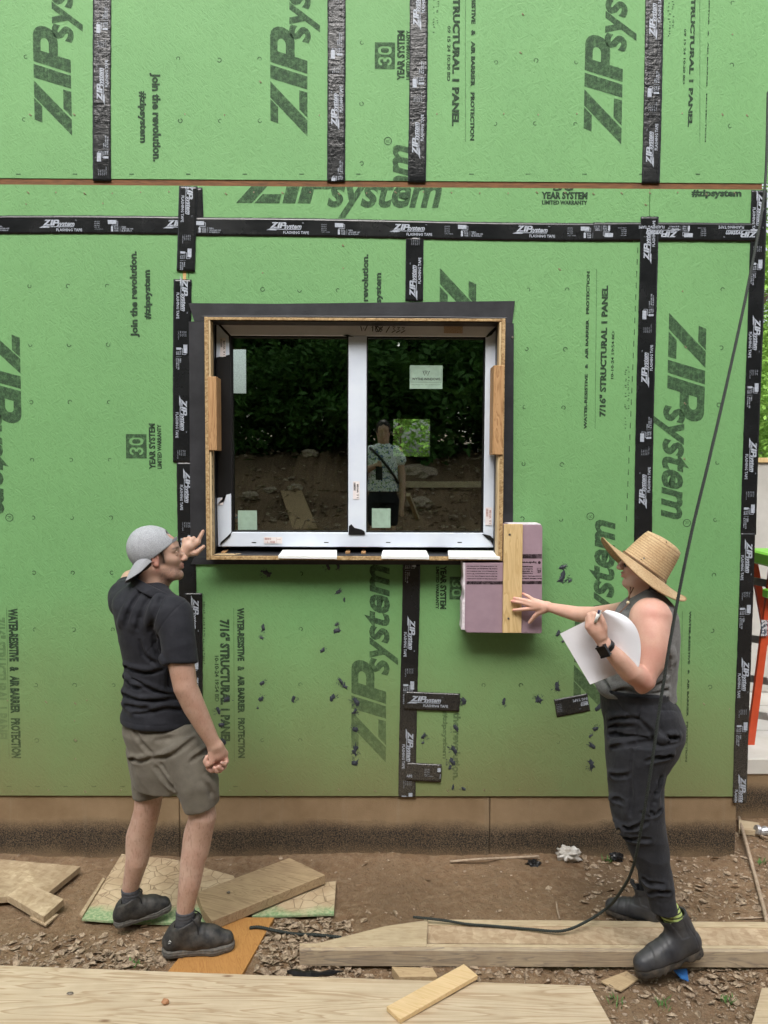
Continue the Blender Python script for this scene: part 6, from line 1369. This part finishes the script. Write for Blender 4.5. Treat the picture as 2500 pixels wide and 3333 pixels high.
gpart('rail_lip', [(975, 3096), (1700, 3099.5), (2600, 3103), (2600, 3108), (975, 3099)][:0] or [(975, 3070), (2600, 3078), (2600, 3088), (975, 3079)], ztop-.002, .02, WL2)
gpart('back_rail', [(1380, 2992), (2000, 2997), (2600, 3002), (2600, 3020), (1380, 3010)], .055, .045, WL2)
gpart('strand_board', [(1392, 3011), (2600, 3021), (2600, 3077), (1388, 3069)], .050, .012, OSBL)
gpart('plywood_end', [(985, 3082), (1255, 3014), (1393, 2994), (1389, 3080)], [.088, .072, .068, .088], .012, WL2)
gboard('board_end', [(2428, 3400), (2480, 3215), (2560, 3215), (2560, 3400)], [.06, .05, .05, .06], .03, WL2, 'end of a pale board poking in at the bottom right corner', 'board')
gboard('board_scrap', [(2405, 2668), (2472, 2678), (2470, 2706), (2405, 2698)], .04, .03, WL2, 'short pale board scrap on the ground past the house corner', 'board')

# ---------------------------------------------------------------- ropes
def m_rope():
    m = NT('black_rope'); m.set(m.mix(m.ramp(m.noise(300, 3), [(.4, 0), (.7, 1)]), (.012, .016, .014), (.035, .045, .038)), .7); return m.m
RM = m_rope()
def rope(pts, r=.0075, label='', n=10, cat='rope'):
    C = catmull(pts, n); L = [0]
    for i in range(1, len(C)): L.append(L[-1]+np.linalg.norm(C[i]-C[i-1]))
    L = np.array(L); C = np.array(C); k = int(L[-1]/.0045); s_ = np.linspace(0, L[-1], k); P_ = np.stack([np.interp(s_, L, C[:, j]) for j in range(3)], 1); T_ = np.gradient(P_, axis=0); T_ /= np.linalg.norm(T_, axis=1)[:, None]
    rt_ = root('rope', P_[-1], label, cat); a0 = np.cross(T_[0], [0, 1, 0.3]); a0 /= np.linalg.norm(a0); A = []
    for t in T_: a0 = a0-t*np.dot(a0, t); a0 /= np.linalg.norm(a0); A.append(a0)
    A = np.array(A); Bv = np.cross(T_, A)
    for q in range(3):
        w = s_/.034*2*PI+q*2*PI/3; c_ = P_+(A*np.cos(w)[:, None]+Bv*np.sin(w)[:, None])*r*.48; MB().tube(list(c_), r*.56, 6).build('strand', RM, rt_, smooth=True)
    return rt_
rope([Q(2500, 300, .30), Q(2489, 620, .55), Q(2440, 905, .78), Q(2377, 1200, .95), Q(2310, 1490, 1.10), Q(2247, 1752, 1.19), Q(2188, 2050, 1.235), Q(2148, 2300, 1.245), Q(2120, 2500, 1.245), Q(2090, 2680, 1.20), Q(2058, 2830, 1.10), Q(2012, 2915, .92), G(1975, 2956, .115), G(1912, 2998, .098), G(1830, 3030, .075), G(1720, 3024, .062), G(1600, 3014, .060), G(1520, 3008, .062), G(1440, 2995, .078), G(1345, 2985, .085)], .0064, 'long black twisted rope hanging in front of the woman and trailing along the ground')
rope([G(813, 3020, .036), G(845, 3018, .036), G(900, 3030, .036), G(960, 3040, .018), G(1040, 3044, .018), G(1110, 3051, .016)], .0075, 'short end of black rope lying on the orange plywood piece')

# ---------------------------------------------------------------- litter, stones, rubbish
def blob(c, r, sq=(1, 1, .7), sub=2, am=.35, f=6, seed=0, crumple=False):
    bm = bmesh.new(); bmesh.ops.create_icosphere(bm, subdivisions=sub, radius=1)
    V = np.array([v.co[:] for v in bm.verts]); F = [[v.index for v in q.verts] for q in bm.faces]; bm.free()
    n = fbm(V*1.0, f/3, 3, seed); 
    if crumple: n = np.abs(n)*1.6-.4
    V = V*(1+am*n)[:, None]*np.array(sq)*r; return V+np.array(c), F
plast = NT('white_plastic_bag'); plast.set(plast.mix(plast.ramp(plast.noise(30, 4), [(.4, 0), (.65, 1)]), (.62, .60, .56), (.42, .38, .32)), .35); plast.p.inputs['Transmission Weight'].default_value = .0
c_ = G(1852, 2790, .03); V, F = blob(c_+[0, 0, .015], .052, (1, .7, .75), 4, .42, 7, 3, True); tag(mk('plastic_bag', V, F, plast.m, smooth=True), 'crumpled dirty white plastic bag against the foundation', 'plastic bag')
for (x, y, r, l) in ((1737, 2812, .030, 'crumpled dark plastic scrap on the mud just left of the white bag'), (2008, 2790, .034, 'crumpled black plastic scrap at the foundation behind the legs of the woman'), (2095, 3024, .030, 'crumpled dark plastic scrap against the upper rail behind the front boot')):
    c_ = G(x, y, .02); V, F = blob(c_, r, (1, .8, .6), 3, .6, 8, x, True); tag(mk('plastic_scrap', V, F, MAT['black'], smooth=False), l, 'plastic scrap')
blue = simple('blue_plastic', (.02, .10, .32), (.03, .14, .38), 30, .5, bst=.2)
tag(MB().slab([G(2192, 3157, .02), G(2236, 3152, .03), G(2242, 3194, .015), G(2214, 3182, .02)], (0, 0, -.003)).build('plastic_scrap', blue), 'torn blue plastic scrap on the ground behind the sole of the front boot', 'plastic scrap')
tag(MB().tube(catmull([G(935, 3162, .012), G(1000, 3172, .03), G(1060, 3168, .02), G(1120, 3160, .012)], 5), [.004, .012, .016, .014, .012, .014, .016, .014, .01, .008, .01, .012, .01, .006, .003, .002][:16], 6).build('plastic_scrap', MAT['black']), 'twisted black plastic film below the left end of the stud frame', 'plastic scrap')
rock = simple('pebble', (.24, .175, .12), (.42, .34, .26), 30, .85, bs=60, bst=.4, src='world')
c_ = G(538, 3260, .062); V, F = blob(c_, .014, (1, .8, .9), 2, .3, 5, 8); tag(mk('stone', V, F, simple('red_brown_stone', (.36, .17, .08), (.48, .26, .14), 60, .85, bst=.3)), 'small reddish stone sitting on the big plywood sheet', 'stone')
c_ = G(228, 3233, .054); V, F = blob(c_, .011, (1.2, .7, .4), 2, .3, 5, 9); tag(mk('stone', V, F, MAT['steel']), 'small dark grey pebble at the left of the big plywood sheet', 'stone')
c_ = G(744, 2904, .080); V, F = blob(c_, .008, (1, .9, .6), 2, .4, 5, 10); tag(mk('stone', V, F, MAT['steel']), 'tiny dark clod sitting on the thick weathered plank', 'stone')
stick = simple('grey_stick', (.30, .22, .15), (.42, .33, .24), 40, .85, bs=90, bst=.5, src='world')
for pts, r, l in (([(1465, 2805), (1560, 2797), (1650, 2793), (1755, 2787)], .007, 'long thin stick lying on the mud along the foundation'), ([(1811, 2935), (1815, 2965), (1822, 2990)], .004, 'short pale stick standing against the back rail of the stud frame'), ([(2405, 2660), (2425, 2730), (2460, 2860), (2500, 3010)], .010, 'long pale branch lying on the ground past the house corner'), ([(2402, 2705), (2450, 2712), (2510, 2730)], .005, 'thin branch crossing the ground past the house corner'), ([(2395, 2990), (2450, 2988), (2520, 2985)], .004, 'pale twig on the ground at the right edge above the rail')):
    P_ = [G(x, y, .018+(.03 if i % 2 else 0)*(r > .006)) for i, (x, y) in enumerate(pts)]; tag(MB().tube(catmull(P_, 5), r, 7).build('stick', stick, smooth=True), l, 'stick')
# leaf litter and gravel
def region():
    while True:
        t = rnd.random()
        if t < .36: p = G(rnd.uniform(1900, 2600), rnd.uniform(2700, 3000), 0)
        elif t < .58: p = G(rnd.uniform(1850, 2600), rnd.uniform(3110, 3380), 0)
        elif t < .72: p = G(rnd.uniform(-50, 560), rnd.uniform(3040, 3160), 0)
        elif t < .84: p = G(rnd.uniform(830, 1150), rnd.uniform(2990, 3190), 0)
        elif t < .90: p = G(rnd.uniform(1150, 1950), rnd.uniform(3150, 3200), 0)
        else: p = G(rnd.uniform(-50, 2400), rnd.uniform(2780, 3010), 0)
        return p[0], p[1]
V, F, mi = [], [], []
def leaf(x, y, z, L_, w):
    a = rnd.uniform(0, 2*PI); ca, sa = math.cos(a), math.sin(a); cu = rnd.uniform(-.3, .9)*L_; tl = rnd.gauss(0, .5); b0 = len(V)
    for (u_, v_) in ((-1, 0), (-.4, -1), (-.4, 1), (-.35, 0), (.35, -.9), (.35, .9), (.4, 0), (1, 0)):
        uu, vv = u_*L_*(1+rnd.uniform(-.15, .15)), v_*w*(1+rnd.uniform(-.35, .35)); h = cu*(u_*u_)*.5+abs(v_)*w*.5+vv*tl; V.append((x+uu*ca-vv*sa, y+uu*sa+vv*ca, z+.003+max(h, -.002)))
    for f in ((0, 1, 3), (0, 3, 2), (1, 4, 6, 3), (3, 6, 5, 2), (4, 7, 6), (6, 7, 5)): F.append([b0+i for i in f])
for _ in range(3600):
    x, y = region(); s_ = rnd.choice((.003, .004, .005, .006, .007, .009, .012, .015, .024)); leaf(x, y, gzz(x, y)-.002, s_, s_*rnd.uniform(.25, .6))
for j_ in range(640):
    p = G(rnd.uniform(835, 1140), rnd.uniform(3000, 3200), 0) if j_ < 420 else G(rnd.gauss(400, 130), rnd.gauss(3125, 30), 0) if j_ < 560 else G(rnd.gauss(2330, 110), rnd.gauss(3200, 45), 0); x, y = p[0], p[1]; s_ = rnd.choice((.008, .010, .013, .018, .026)); leaf(x, y, gzz(x, y)+rnd.uniform(0, .010), s_, s_*rnd.uniform(.25, .6))
for _ in range(2600):
    x, y = rnd.uniform(-3.2, 3.2), -rnd.uniform(5, 10); s_ = rnd.uniform(.02, .06); leaf(x, y, gzz(x, y), s_, s_*.5)
lm = NT('dead_leaves'); x_ = lm.noise(38, 4, .8); lm.set(lm.mix(lm.ramp(x_, [(.35, 0), (.65, 1)]), (.10, .062, .034), (.46, .36, .25)), .8); mk('leaf_litter', V, F, lm.m, kind='stuff')
V, F = [], []
ico = bmesh.new(); bmesh.ops.create_icosphere(ico, subdivisions=1, radius=1); IV = np.array([v.co[:] for v in ico.verts]); IF = [[v.index for v in q.verts] for q in ico.faces]; ico.free()
for k in range(2900):
    if k < 2200: x, y = region(); r = rnd.choice((.0015, .002, .0025, .003, .004, .008))*rnd.uniform(.7, 1.3)
    else: x, y = rnd.uniform(-3.2, 3.2), -rnd.uniform(5, 10); r = rnd.choice((.01, .015, .03))
    z = gzz(x, y); b0 = len(V); J = IV*(1+nrs.uniform(-.25, .25, (len(IV), 1)))*r*np.array([1, rnd.uniform(.6, 1), .6]); V += (J+np.array([x, y, z+r*.2])).tolist(); F += [[i+b0 for i in f] for f in IF]
mk('gravel', V, F, rock, kind='stuff')
grass = simple('weed_green', (.06, .15, .03), (.10, .22, .05), 30, .7, bst=0)
for k, (x, y, l) in enumerate(((435, 3142, 'tiny green weed by the front shoe of the man'), (2012, 3262, 'tiny green weed beside the end of the big plywood sheet'), (2160, 3270, 'small green weed below the toe of the front boot'), (2370, 3260, 'thin green weed sprig near the bottom right corner'), (2480, 2815, 'small green weed at the right edge past the house corner'), (1975, 2810, 'tiny green weed at the foundation behind the legs of the woman'))):
    m = MB(); c_ = G(x, y, 0)
    for j in range(26):
        a = rnd.uniform(0, 6.28); l_ = rnd.uniform(.012, .035); p = np.array([c_[0]+rnd.gauss(0, .015), c_[1]+rnd.gauss(0, .015), gzz(c_[0], c_[1])]); q = p+np.array([math.cos(a)*l_*.7, math.sin(a)*l_*.7, l_]); s_ = np.array([-math.sin(a), math.cos(a), 0])*.003
        m.add([p, (p+q)/2+s_, q, (p+q)/2-s_], [[0, 1, 2, 3]])
    tag(m.build('weed', grass), l, 'weed')

# ---------------------------------------------------------------- right of the house: slab, wall, ladder
sb = root('concrete_slab', (4.5, 2, .3), 'raised pale concrete slab beyond the right corner of the house', 'slab')
zs_ = .37; ys = .50; dark_c = m_concrete('dark_stained_block')
MB().box((2.15, ys, zs_-.10), (9, 6.5, zs_), .006).build('slab_top', simple('bright_concrete', (.50, .48, .43), (.60, .59, .56), 3, .9, bs=90, bst=.3, src='world'), sb)
MB().box((2.15, ys+.012, -.6), (9, 1.4, zs_-.101)).build('block_face', dark_c, sb)
for k in range(3): MB().box((2.15, 1.0+k*.28, zs_+.001), (9, 1.02+k*.28, zs_+.006)).build('joint_strip', MAT['plain_concrete'], sb)
cw = root('concrete_wall', (5, 1.9, zs_), 'grey formed concrete wall behind the orange ladder', 'concrete wall'); zt = float(W(2490, 1490, 1.9)[2])
for k in range(6): MB().box((2.2+k*.95+.003, 1.9, zs_+.0065), (3.15+k*.95-.003, 2.1, zt-.04), .003).build('wall_section', MAT['plain_concrete'], cw)
MB().box((2.2, 1.88, zt-.038), (8, 2.12, zt), .003).build('top_plate', MAT['batten'], cw)
ld = root('step_ladder', W(2470, 2400, .7), 'orange fibreglass step ladder with bright green top beyond the house corner', 'ladder')
OR = simple('orange_fibreglass', (.55, .075, .025), (.48, .06, .02), 20, .45, bs=300, bst=.1); GR = simple('lime_plastic', (.22, .62, .06), None, rough=.45, bst=0); AL = simple('dull_aluminium', (.45, .46, .44), (.34, .35, .33), 30, .4, metal=.7, bst=.1)
def bar(p, q, w, d, name, mat, par=ld):
    p, q = np.array(p), np.array(q); t = (q-p)/np.linalg.norm(q-p); s_ = np.cross(t, [0, 1, 0]); s_ /= np.linalg.norm(s_); n_ = np.array([0, 1, 0]); m = MB()
    m.add([p-s_*w/2-n_*d/2, p+s_*w/2-n_*d/2, p+s_*w/2+n_*d/2, p-s_*w/2+n_*d/2, q-s_*w/2-n_*d/2, q+s_*w/2-n_*d/2, q+s_*w/2+n_*d/2, q-s_*w/2+n_*d/2], [[0, 3, 2, 1], [4, 5, 6, 7], [0, 1, 5, 4], [1, 2, 6, 5], [2, 3, 7, 6], [3, 0, 4, 7]]); return m.build(name, mat, par)
bar(W(2522, 1800, .75), W(2438, 2452, .75), .046, .025, 'rail', OR); bar(W(2448, 1800, .95), W(2500, 2090, .95), .045, .025, 'rail', OR); bar(W(2600, 1800, .75), W(2600, 2452, .75), .062, .03, 'rail', OR)
for y, x0 in ((1897, 2440), (2085, 2436), (2215, 2430), (2330, 2420)): a_, b_ = W(x0-20, y-12, .95), W(2498, y+2, .78); bar(a_, b_, .050, .02, 'rung', AL)
a_, b_ = W(2445, 1790, .85), W(2560, 1832, .85); top_ = MB().box((a_[0], .60, b_[2]), (b_[0], .98, a_[2]), .012).build('top_cap', GR, ld); a_, b_ = W(2491, 1918, .7), W(2530, 1946, .7); MB().box((a_[0], .66, b_[2]), (b_[0], .74, a_[2]), .006).build('rail_clip', GR, ld)
a_, b_ = W(2478, 2018, .728), W(2496, 2070, .728); MB().box((a_[0], .722, b_[2]), (b_[0], .732, a_[2])).build('warning_label', simple('ladder_label', (.05, .07, .10), (.55, .55, .58), 70, .5, bst=0, lo=.48, hi=.52), ld)
cn = root('drink_can', G(2478, 2706, .03), 'crushed silver can on the ground past the house corner', 'can'); c_ = G(2476, 2706, .035); MB().tube([c_+[-.03, .0, .012], c_+[-.015, 0, .008], c_+[0, 0, .0], c_+[.03, 0, .004], c_+[.045, 0, 0]], [.026, .030, .022, .027, .022], 12).build('can_body', simple('silver_can', (.6, .6, .6), (.3, .3, .32), 60, .35, metal=.6, bst=.3), cn, smooth=False)

# ---------------------------------------------------------------- trees
def leaf_mesh(name, seed, N, R, leafs, mat, clus=60, flat=1.0):
    rs = np.random.RandomState(seed); c = rs.normal(size=(clus, 3)); c /= np.linalg.norm(c, axis=1)[:, None]; c *= (rs.uniform(.35, 1, (clus, 1))**.6); c = c*R
    k = rs.randint(0, clus, N); sp = np.mean(R)*.17; P_ = c[k]+rs.normal(size=(N, 3))*sp*np.array([1, 1, .75]); n = rs.normal(size=(N, 3)); n[:, 2] = np.abs(n[:, 2])+.6; n /= np.linalg.norm(n, axis=1)[:, None]
    a = np.cross(n, rs.normal(size=(N, 3))); a /= np.linalg.norm(a, axis=1)[:, None]; b = np.cross(n, a); L_ = leafs*rs.uniform(.6, 1.3, (N, 1)); V = np.stack([P_-a*L_, P_-b*L_*.42+n*L_*.1, P_+a*L_, P_+b*L_*.42+n*L_*.1], 1).reshape(-1, 3); F = np.arange(N*4).reshape(N, 4)
    me = bpy.data.meshes.new(name); me.vertices.add(len(V)); me.vertices.foreach_set('co', V.astype(np.float32).ravel()); me.loops.add(N*4); me.loops.foreach_set('vertex_index', F.ravel().astype(np.int32)); me.polygons.add(N); me.polygons.foreach_set('loop_start', np.arange(N, dtype=np.int32)*4); me.polygons.foreach_set('loop_total', np.full(N, 4, np.int32)); me.update(calc_edges=True); me.materials.append(mat); return me
def m_leaf(name, c, c2):
    m = NT(name); b = m.mix(m.ramp(m.noise(2.2, 3), [(.35, 0), (.65, 1)]), c, c2); b = m.mix(m.ramp(m.noise(25, 2), [(.4, 0), (.7, .6)]), b, tuple(x*1.5 for x in c2)); m.set(b, .55, spec=.3)
    t = m.n('ShaderNodeBsdfTranslucent'); m.l(b, t.inputs[0]); mx = m.n('ShaderNodeMixShader'); mx.inputs[0].default_value = .3; m.l(m.p.outputs[0], mx.inputs[1]); m.l(t.outputs[0], mx.inputs[2]); m.l(mx.outputs[0], m.out.inputs[0]); return m.m
LF = m_leaf('dark_foliage', (.045, .105, .022), (.085, .19, .042)); LF2 = m_leaf('painted_sunlit_foliage', (.12, .25, .04), (.20, .36, .07))  # second leaf colour is brighter, with sunlight painted into it
bark = simple('bark', (.10, .075, .055), (.16, .125, .09), 12, .9, bs=30, bst=.6, src='world')
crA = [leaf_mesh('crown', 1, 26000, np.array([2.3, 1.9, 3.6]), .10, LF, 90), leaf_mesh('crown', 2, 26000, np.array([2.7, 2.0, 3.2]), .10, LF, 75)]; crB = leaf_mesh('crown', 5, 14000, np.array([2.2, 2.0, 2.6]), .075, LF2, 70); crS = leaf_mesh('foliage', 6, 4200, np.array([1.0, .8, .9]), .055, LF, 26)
def trunk(x, y, z0, h, r, par, seed):
    q = random.Random(seed); pts = [np.array([x, y, z0-.2])]; 
    for k in range(1, 6): pts.append(np.array([x+q.uniform(-.12, .12)*k, y+q.uniform(-.1, .1)*k, z0+h*k/5]))
    m = MB().tube(catmull(pts, 3), list(np.linspace(r, r*.3, 16)), 8)
    for k in range(7):
        p = pts[2+k % 3]; a = q.uniform(0, 6.28); L_ = q.uniform(.8, 1.7); m.tube(catmull([p, p+np.array([math.cos(a)*L_*.5, math.sin(a)*L_*.5, .4]), p+np.array([math.cos(a)*L_, math.sin(a)*L_, 1.1])], 3), [r*.35, r*.3, r*.25, r*.2, r*.15, r*.1, r*.05], 6)
    return m.build('trunk', bark, par, smooth=True)
def tree(x, y, h, mesh, sc, label, seed, grp=None, rz=0):
    z0 = gzz(x, y); t = root('tree', (x, y, z0), label, 'tree', grp); trunk(x, y, z0, h*.72, .09+h*.012, t, seed); o = bpy.data.objects.new('crown', mesh); COL.objects.link(o); o.parent = t; o.location = (0, 0, h*.58); o.scale = sc; o.rotation_euler = (0, 0, rz); return t
q = random.Random(3)
for k in range(26): tree((-21+k*3.3 if k < 14 else -17+(k-14)*3.0)+q.uniform(-.5, .5), -12.0-q.uniform(0, 1.0)-(3.0 if k >= 14 else 0), q.uniform(8.0, 9.5)+(1.5 if k >= 14 else 0), crA[k % 2], (q.uniform(1.2, 1.4),)*2+(q.uniform(1.3, 1.5),), 'leafy green tree of the wood across the yard, in a row partly mirrored in the window, its unseen ends added to block light', 100+k, 'trees across the yard', q.uniform(0, 6.28))  # belt reaches past the mirrored part; unseen outer trees added to block low light
for k in range(18):
    x = -8+(k % 12)*1.45+q.uniform(-.3, .3)+(5.1 if k >= 12 else 0); y = -10.0-q.uniform(0, .6)-(1.0 if k >= 12 else 0); b = root('bush', (x, y, gzz(x, y)), 'low green bush at the foot of the wood across the yard, mirrored in the window', 'bush', 'bushes across the yard'); o = bpy.data.objects.new('foliage', crS); COL.objects.link(o); o.parent = b; o.location = (0, 0, .95); s_ = q.uniform(1.3, 1.8); o.scale = (s_, s_, s_); o.rotation_euler = (0, 0, q.uniform(0, 6.28))
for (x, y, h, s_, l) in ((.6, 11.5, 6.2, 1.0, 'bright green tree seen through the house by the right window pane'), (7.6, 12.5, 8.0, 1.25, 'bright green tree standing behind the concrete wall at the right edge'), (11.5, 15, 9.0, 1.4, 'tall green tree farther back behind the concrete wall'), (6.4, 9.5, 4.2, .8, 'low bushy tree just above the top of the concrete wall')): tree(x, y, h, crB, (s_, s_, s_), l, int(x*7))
# things of the yard behind the camera, mirrored in the glass
def yb(lo, rz, size, mat, name, label, cat, tilt=0.0, z=0.02):
    c_ = np.array([lo[0], lo[1], gzz(*lo)+z]); m = MB().box([-size[0]/2, -size[1]/2, -size[2]/2], [size[0]/2, size[1]/2, size[2]/2], .002); R = Matrix.Rotation(rz, 3, 'Z')@Matrix.Rotation(tilt, 3, 'X')
    m.v = [tuple(np.array(R@Vector(v))+c_) for v in m.v]; return tag(m.build(name, mat), label, cat)
yb((-1.2, -7.25), -.22, (.34, 1.9, .02), m_wood('mirror_board', (.42, .30, .17), (.33, .22, .12), 1.2, 'z'), 'board', 'plank lying on the far bank, mirrored in the left pane', 'board', -.25, .10)
yb((1.15, -8.3), -.02, (1.9, .05, .10), WL2, 'lumber', 'long pale stud across the bank, mirrored in the right pane', 'lumber', 0, .18)
yb((.48, -6.3), .22, (.05, 1.0, .05), WL2, 'lumber', 'slanting pale stud beside the photographer, mirrored in the right pane', 'lumber', .45, .25)
for k, (x, y, r, l) in enumerate(((-1.35, -8.2, .10, 'grey stone on the bank, mirrored at the middle of the left pane'), (-1.75, -8.3, .09, 'pale rock high on the bank, mirrored in the left pane'), (-2.0, -7.9, .11, 'flat pale rock on the bank, mirrored near the left edge of the left pane'), (-1.2, -9.3, .13, 'round rock at the top of the bank, mirrored in the left pane'), (.62, -7.6, .20, 'broad pale slab of rock on the bank, mirrored in the right pane'), (.62, -8.9, .30, 'large tan rock under the trees, mirrored beside the photographer'))):
    V, F = blob((x, y, gzz(x, y)+.04), r, (1.1, .8, .6), 3, .35, 5, 60+k); tag(mk('rock', V, F, rock), l, 'rock')

# ===== the photographer, seen only in the glass =========================================
gr = gzz(0, -4.55); pho = root('person', (0.02, -4.55, gr), 'photographer in patterned blouse and black shorts holding a phone, mirrored in the window', 'person')
Bp = Field((-.32, -4.85, gr-.02), (.42, -4.10, gr+1.80), .009); hc3 = np.array([.05, -4.50, gr+1.60]); PM = frame_of((0, .97, -.22)); head(Bp, hc3, PM, .95)
Bp.chain([hc3-[0, .01, .06], hc3-[0, .03, .2]], [.055, .07], .03)
Bp.loft([(gr+.85, .05, -4.53, .15, .11, 0), (gr+1.1, .05, -4.53, .14, .10, 0), (gr+1.38, .05, -4.53, .17, .10, 0)], .02)
Bp.chain([(-.12, -4.53, gr+1.38), (-.20, -4.50, gr+1.13), (-.06, -4.24, gr+1.20), (.005, -4.165, gr+1.235)], [.05, .042, .032, .024], .02); Bp.chain([(.22, -4.53, gr+1.38), (.26, -4.52, gr+1.12), (.27, -4.46, gr+.88), (.26, -4.43, gr+.76)], [.05, .042, .032, .026], .02)
for k in range(4): Bp.chain([(.0, -4.165, gr+1.235), (-.012+.0, -4.145, gr+1.215+.016*k), (.028, -4.148, gr+1.21+.016*k)], [.018, .008, .007], .004); Bp.chain([(.26, -4.43, gr+.76), (.245+.012*k, -4.41, gr+.70), (.248+.010*k, -4.40, gr+.655)], [.022, .009, .007], .004)
Bp.chain([(.0, -4.165, gr+1.235), (.02, -4.16, gr+1.20)], [.014, .009], .004); Bp.chain([(.26, -4.43, gr+.76), (.235, -4.40, gr+.71)], [.014, .009], .004)
for s_ in (-1, 1): Bp.chain([(.05+s_*.08, -4.54, gr+.85), (.05+s_*.09, -4.53, gr+.46), (.05+s_*.09, -4.55, gr+.06)], [.085, .055, .04], .03); Bp.cap((.05+s_*.09, -4.57, gr+.04), (.05+s_*.09, -4.42, gr+.03), .038, .03, .02)
skinobj('body', Bp, MAT['skin'], pho, sm=1, tint=lambda V: np.ones((len(V), 3)))
Hh = Field(hc3-.16, hc3+.16, .008); Hh.ell(hc3+[0, -.012, .035], (.085, .10, .10), 0); Hh.cut(hc3+[0, .035, 0], (0, 1, -.35)); skinobj('hair', Hh, MAT['hair'], pho)
pat = NT('patterned_blouse'); vv = pat.voro(26, None, 'F1', 'Distance'); pat.set(pat.mix(pat.ramp(pat.noise(22, 2, .5, None, 1.5), [(.42, 0), (.46, 1)]), pat.mix(pat.ramp(pat.noise(30, 1), [(.48, 0), (.52, 1)]), (.10, .17, .34), (.20, .34, .12)), (.68, .72, .74)), .8)
Bl = Field((-.28, -4.8, gr+.85), (.38, -4.3, gr+1.52), .008); Bl.loft([(gr+.93, .05, -4.53, .185, .145, 0), (gr+1.1, .05, -4.53, .165, .135, 0), (gr+1.32, .05, -4.53, .175, .125, 0), (gr+1.42, .05, -4.53, .13, .09, 0), (gr+1.47, .05, -4.53, .07, .07, 0)], 0)
for s_ in (-1, 1): Bl.cap((.05+s_*.13, -4.53, gr+1.38), (.05+s_*.19, -4.52, gr+1.28), .068, .07, .02)
skinobj('blouse', Bl, pat.m, pho, sm=1)
Sh = Field((-.2, -4.75, gr+.5), (.3, -4.3, gr+.98), .008); Sh.loft([(gr+.80, .05, -4.53, .17, .13, 0), (gr+.95, .05, -4.53, .155, .125, 0)], 0)
for s_ in (-1, 1): Sh.cap((.05+s_*.085, -4.535, gr+.82), (.05+s_*.09, -4.535, gr+.60), .10, .085, .02)
skinobj('shorts', Sh, MAT['shirt'], pho)
MB().tube(catmull([(-.10, -4.46, gr+1.42), (.02, -4.385, gr+1.30), (.16, -4.40, gr+1.12), (.22, -4.46, gr+1.02)], 6), .014, 6).build('bag_strap', MAT['black'], pho, smooth=True)
for s_ in (-1, 1): MB().tube([hc3+np.array([s_*(.035+.026*math.cos(a)), .085, .085+.020*math.sin(a)]) for a in np.linspace(0, 2*PI, 13)], .007, 6).build('sunglasses', MAT['black'], pho)
ph_ = root('phone', (.012, -4.16, gr+1.25), 'dark phone held up by the photographer, mirrored in the window', 'phone'); MB().box((-.035, -4.158, CAM[2]-.135), (.040, -4.149, CAM[2]+.012), .003).build('phone_body', MAT['black'], ph_)
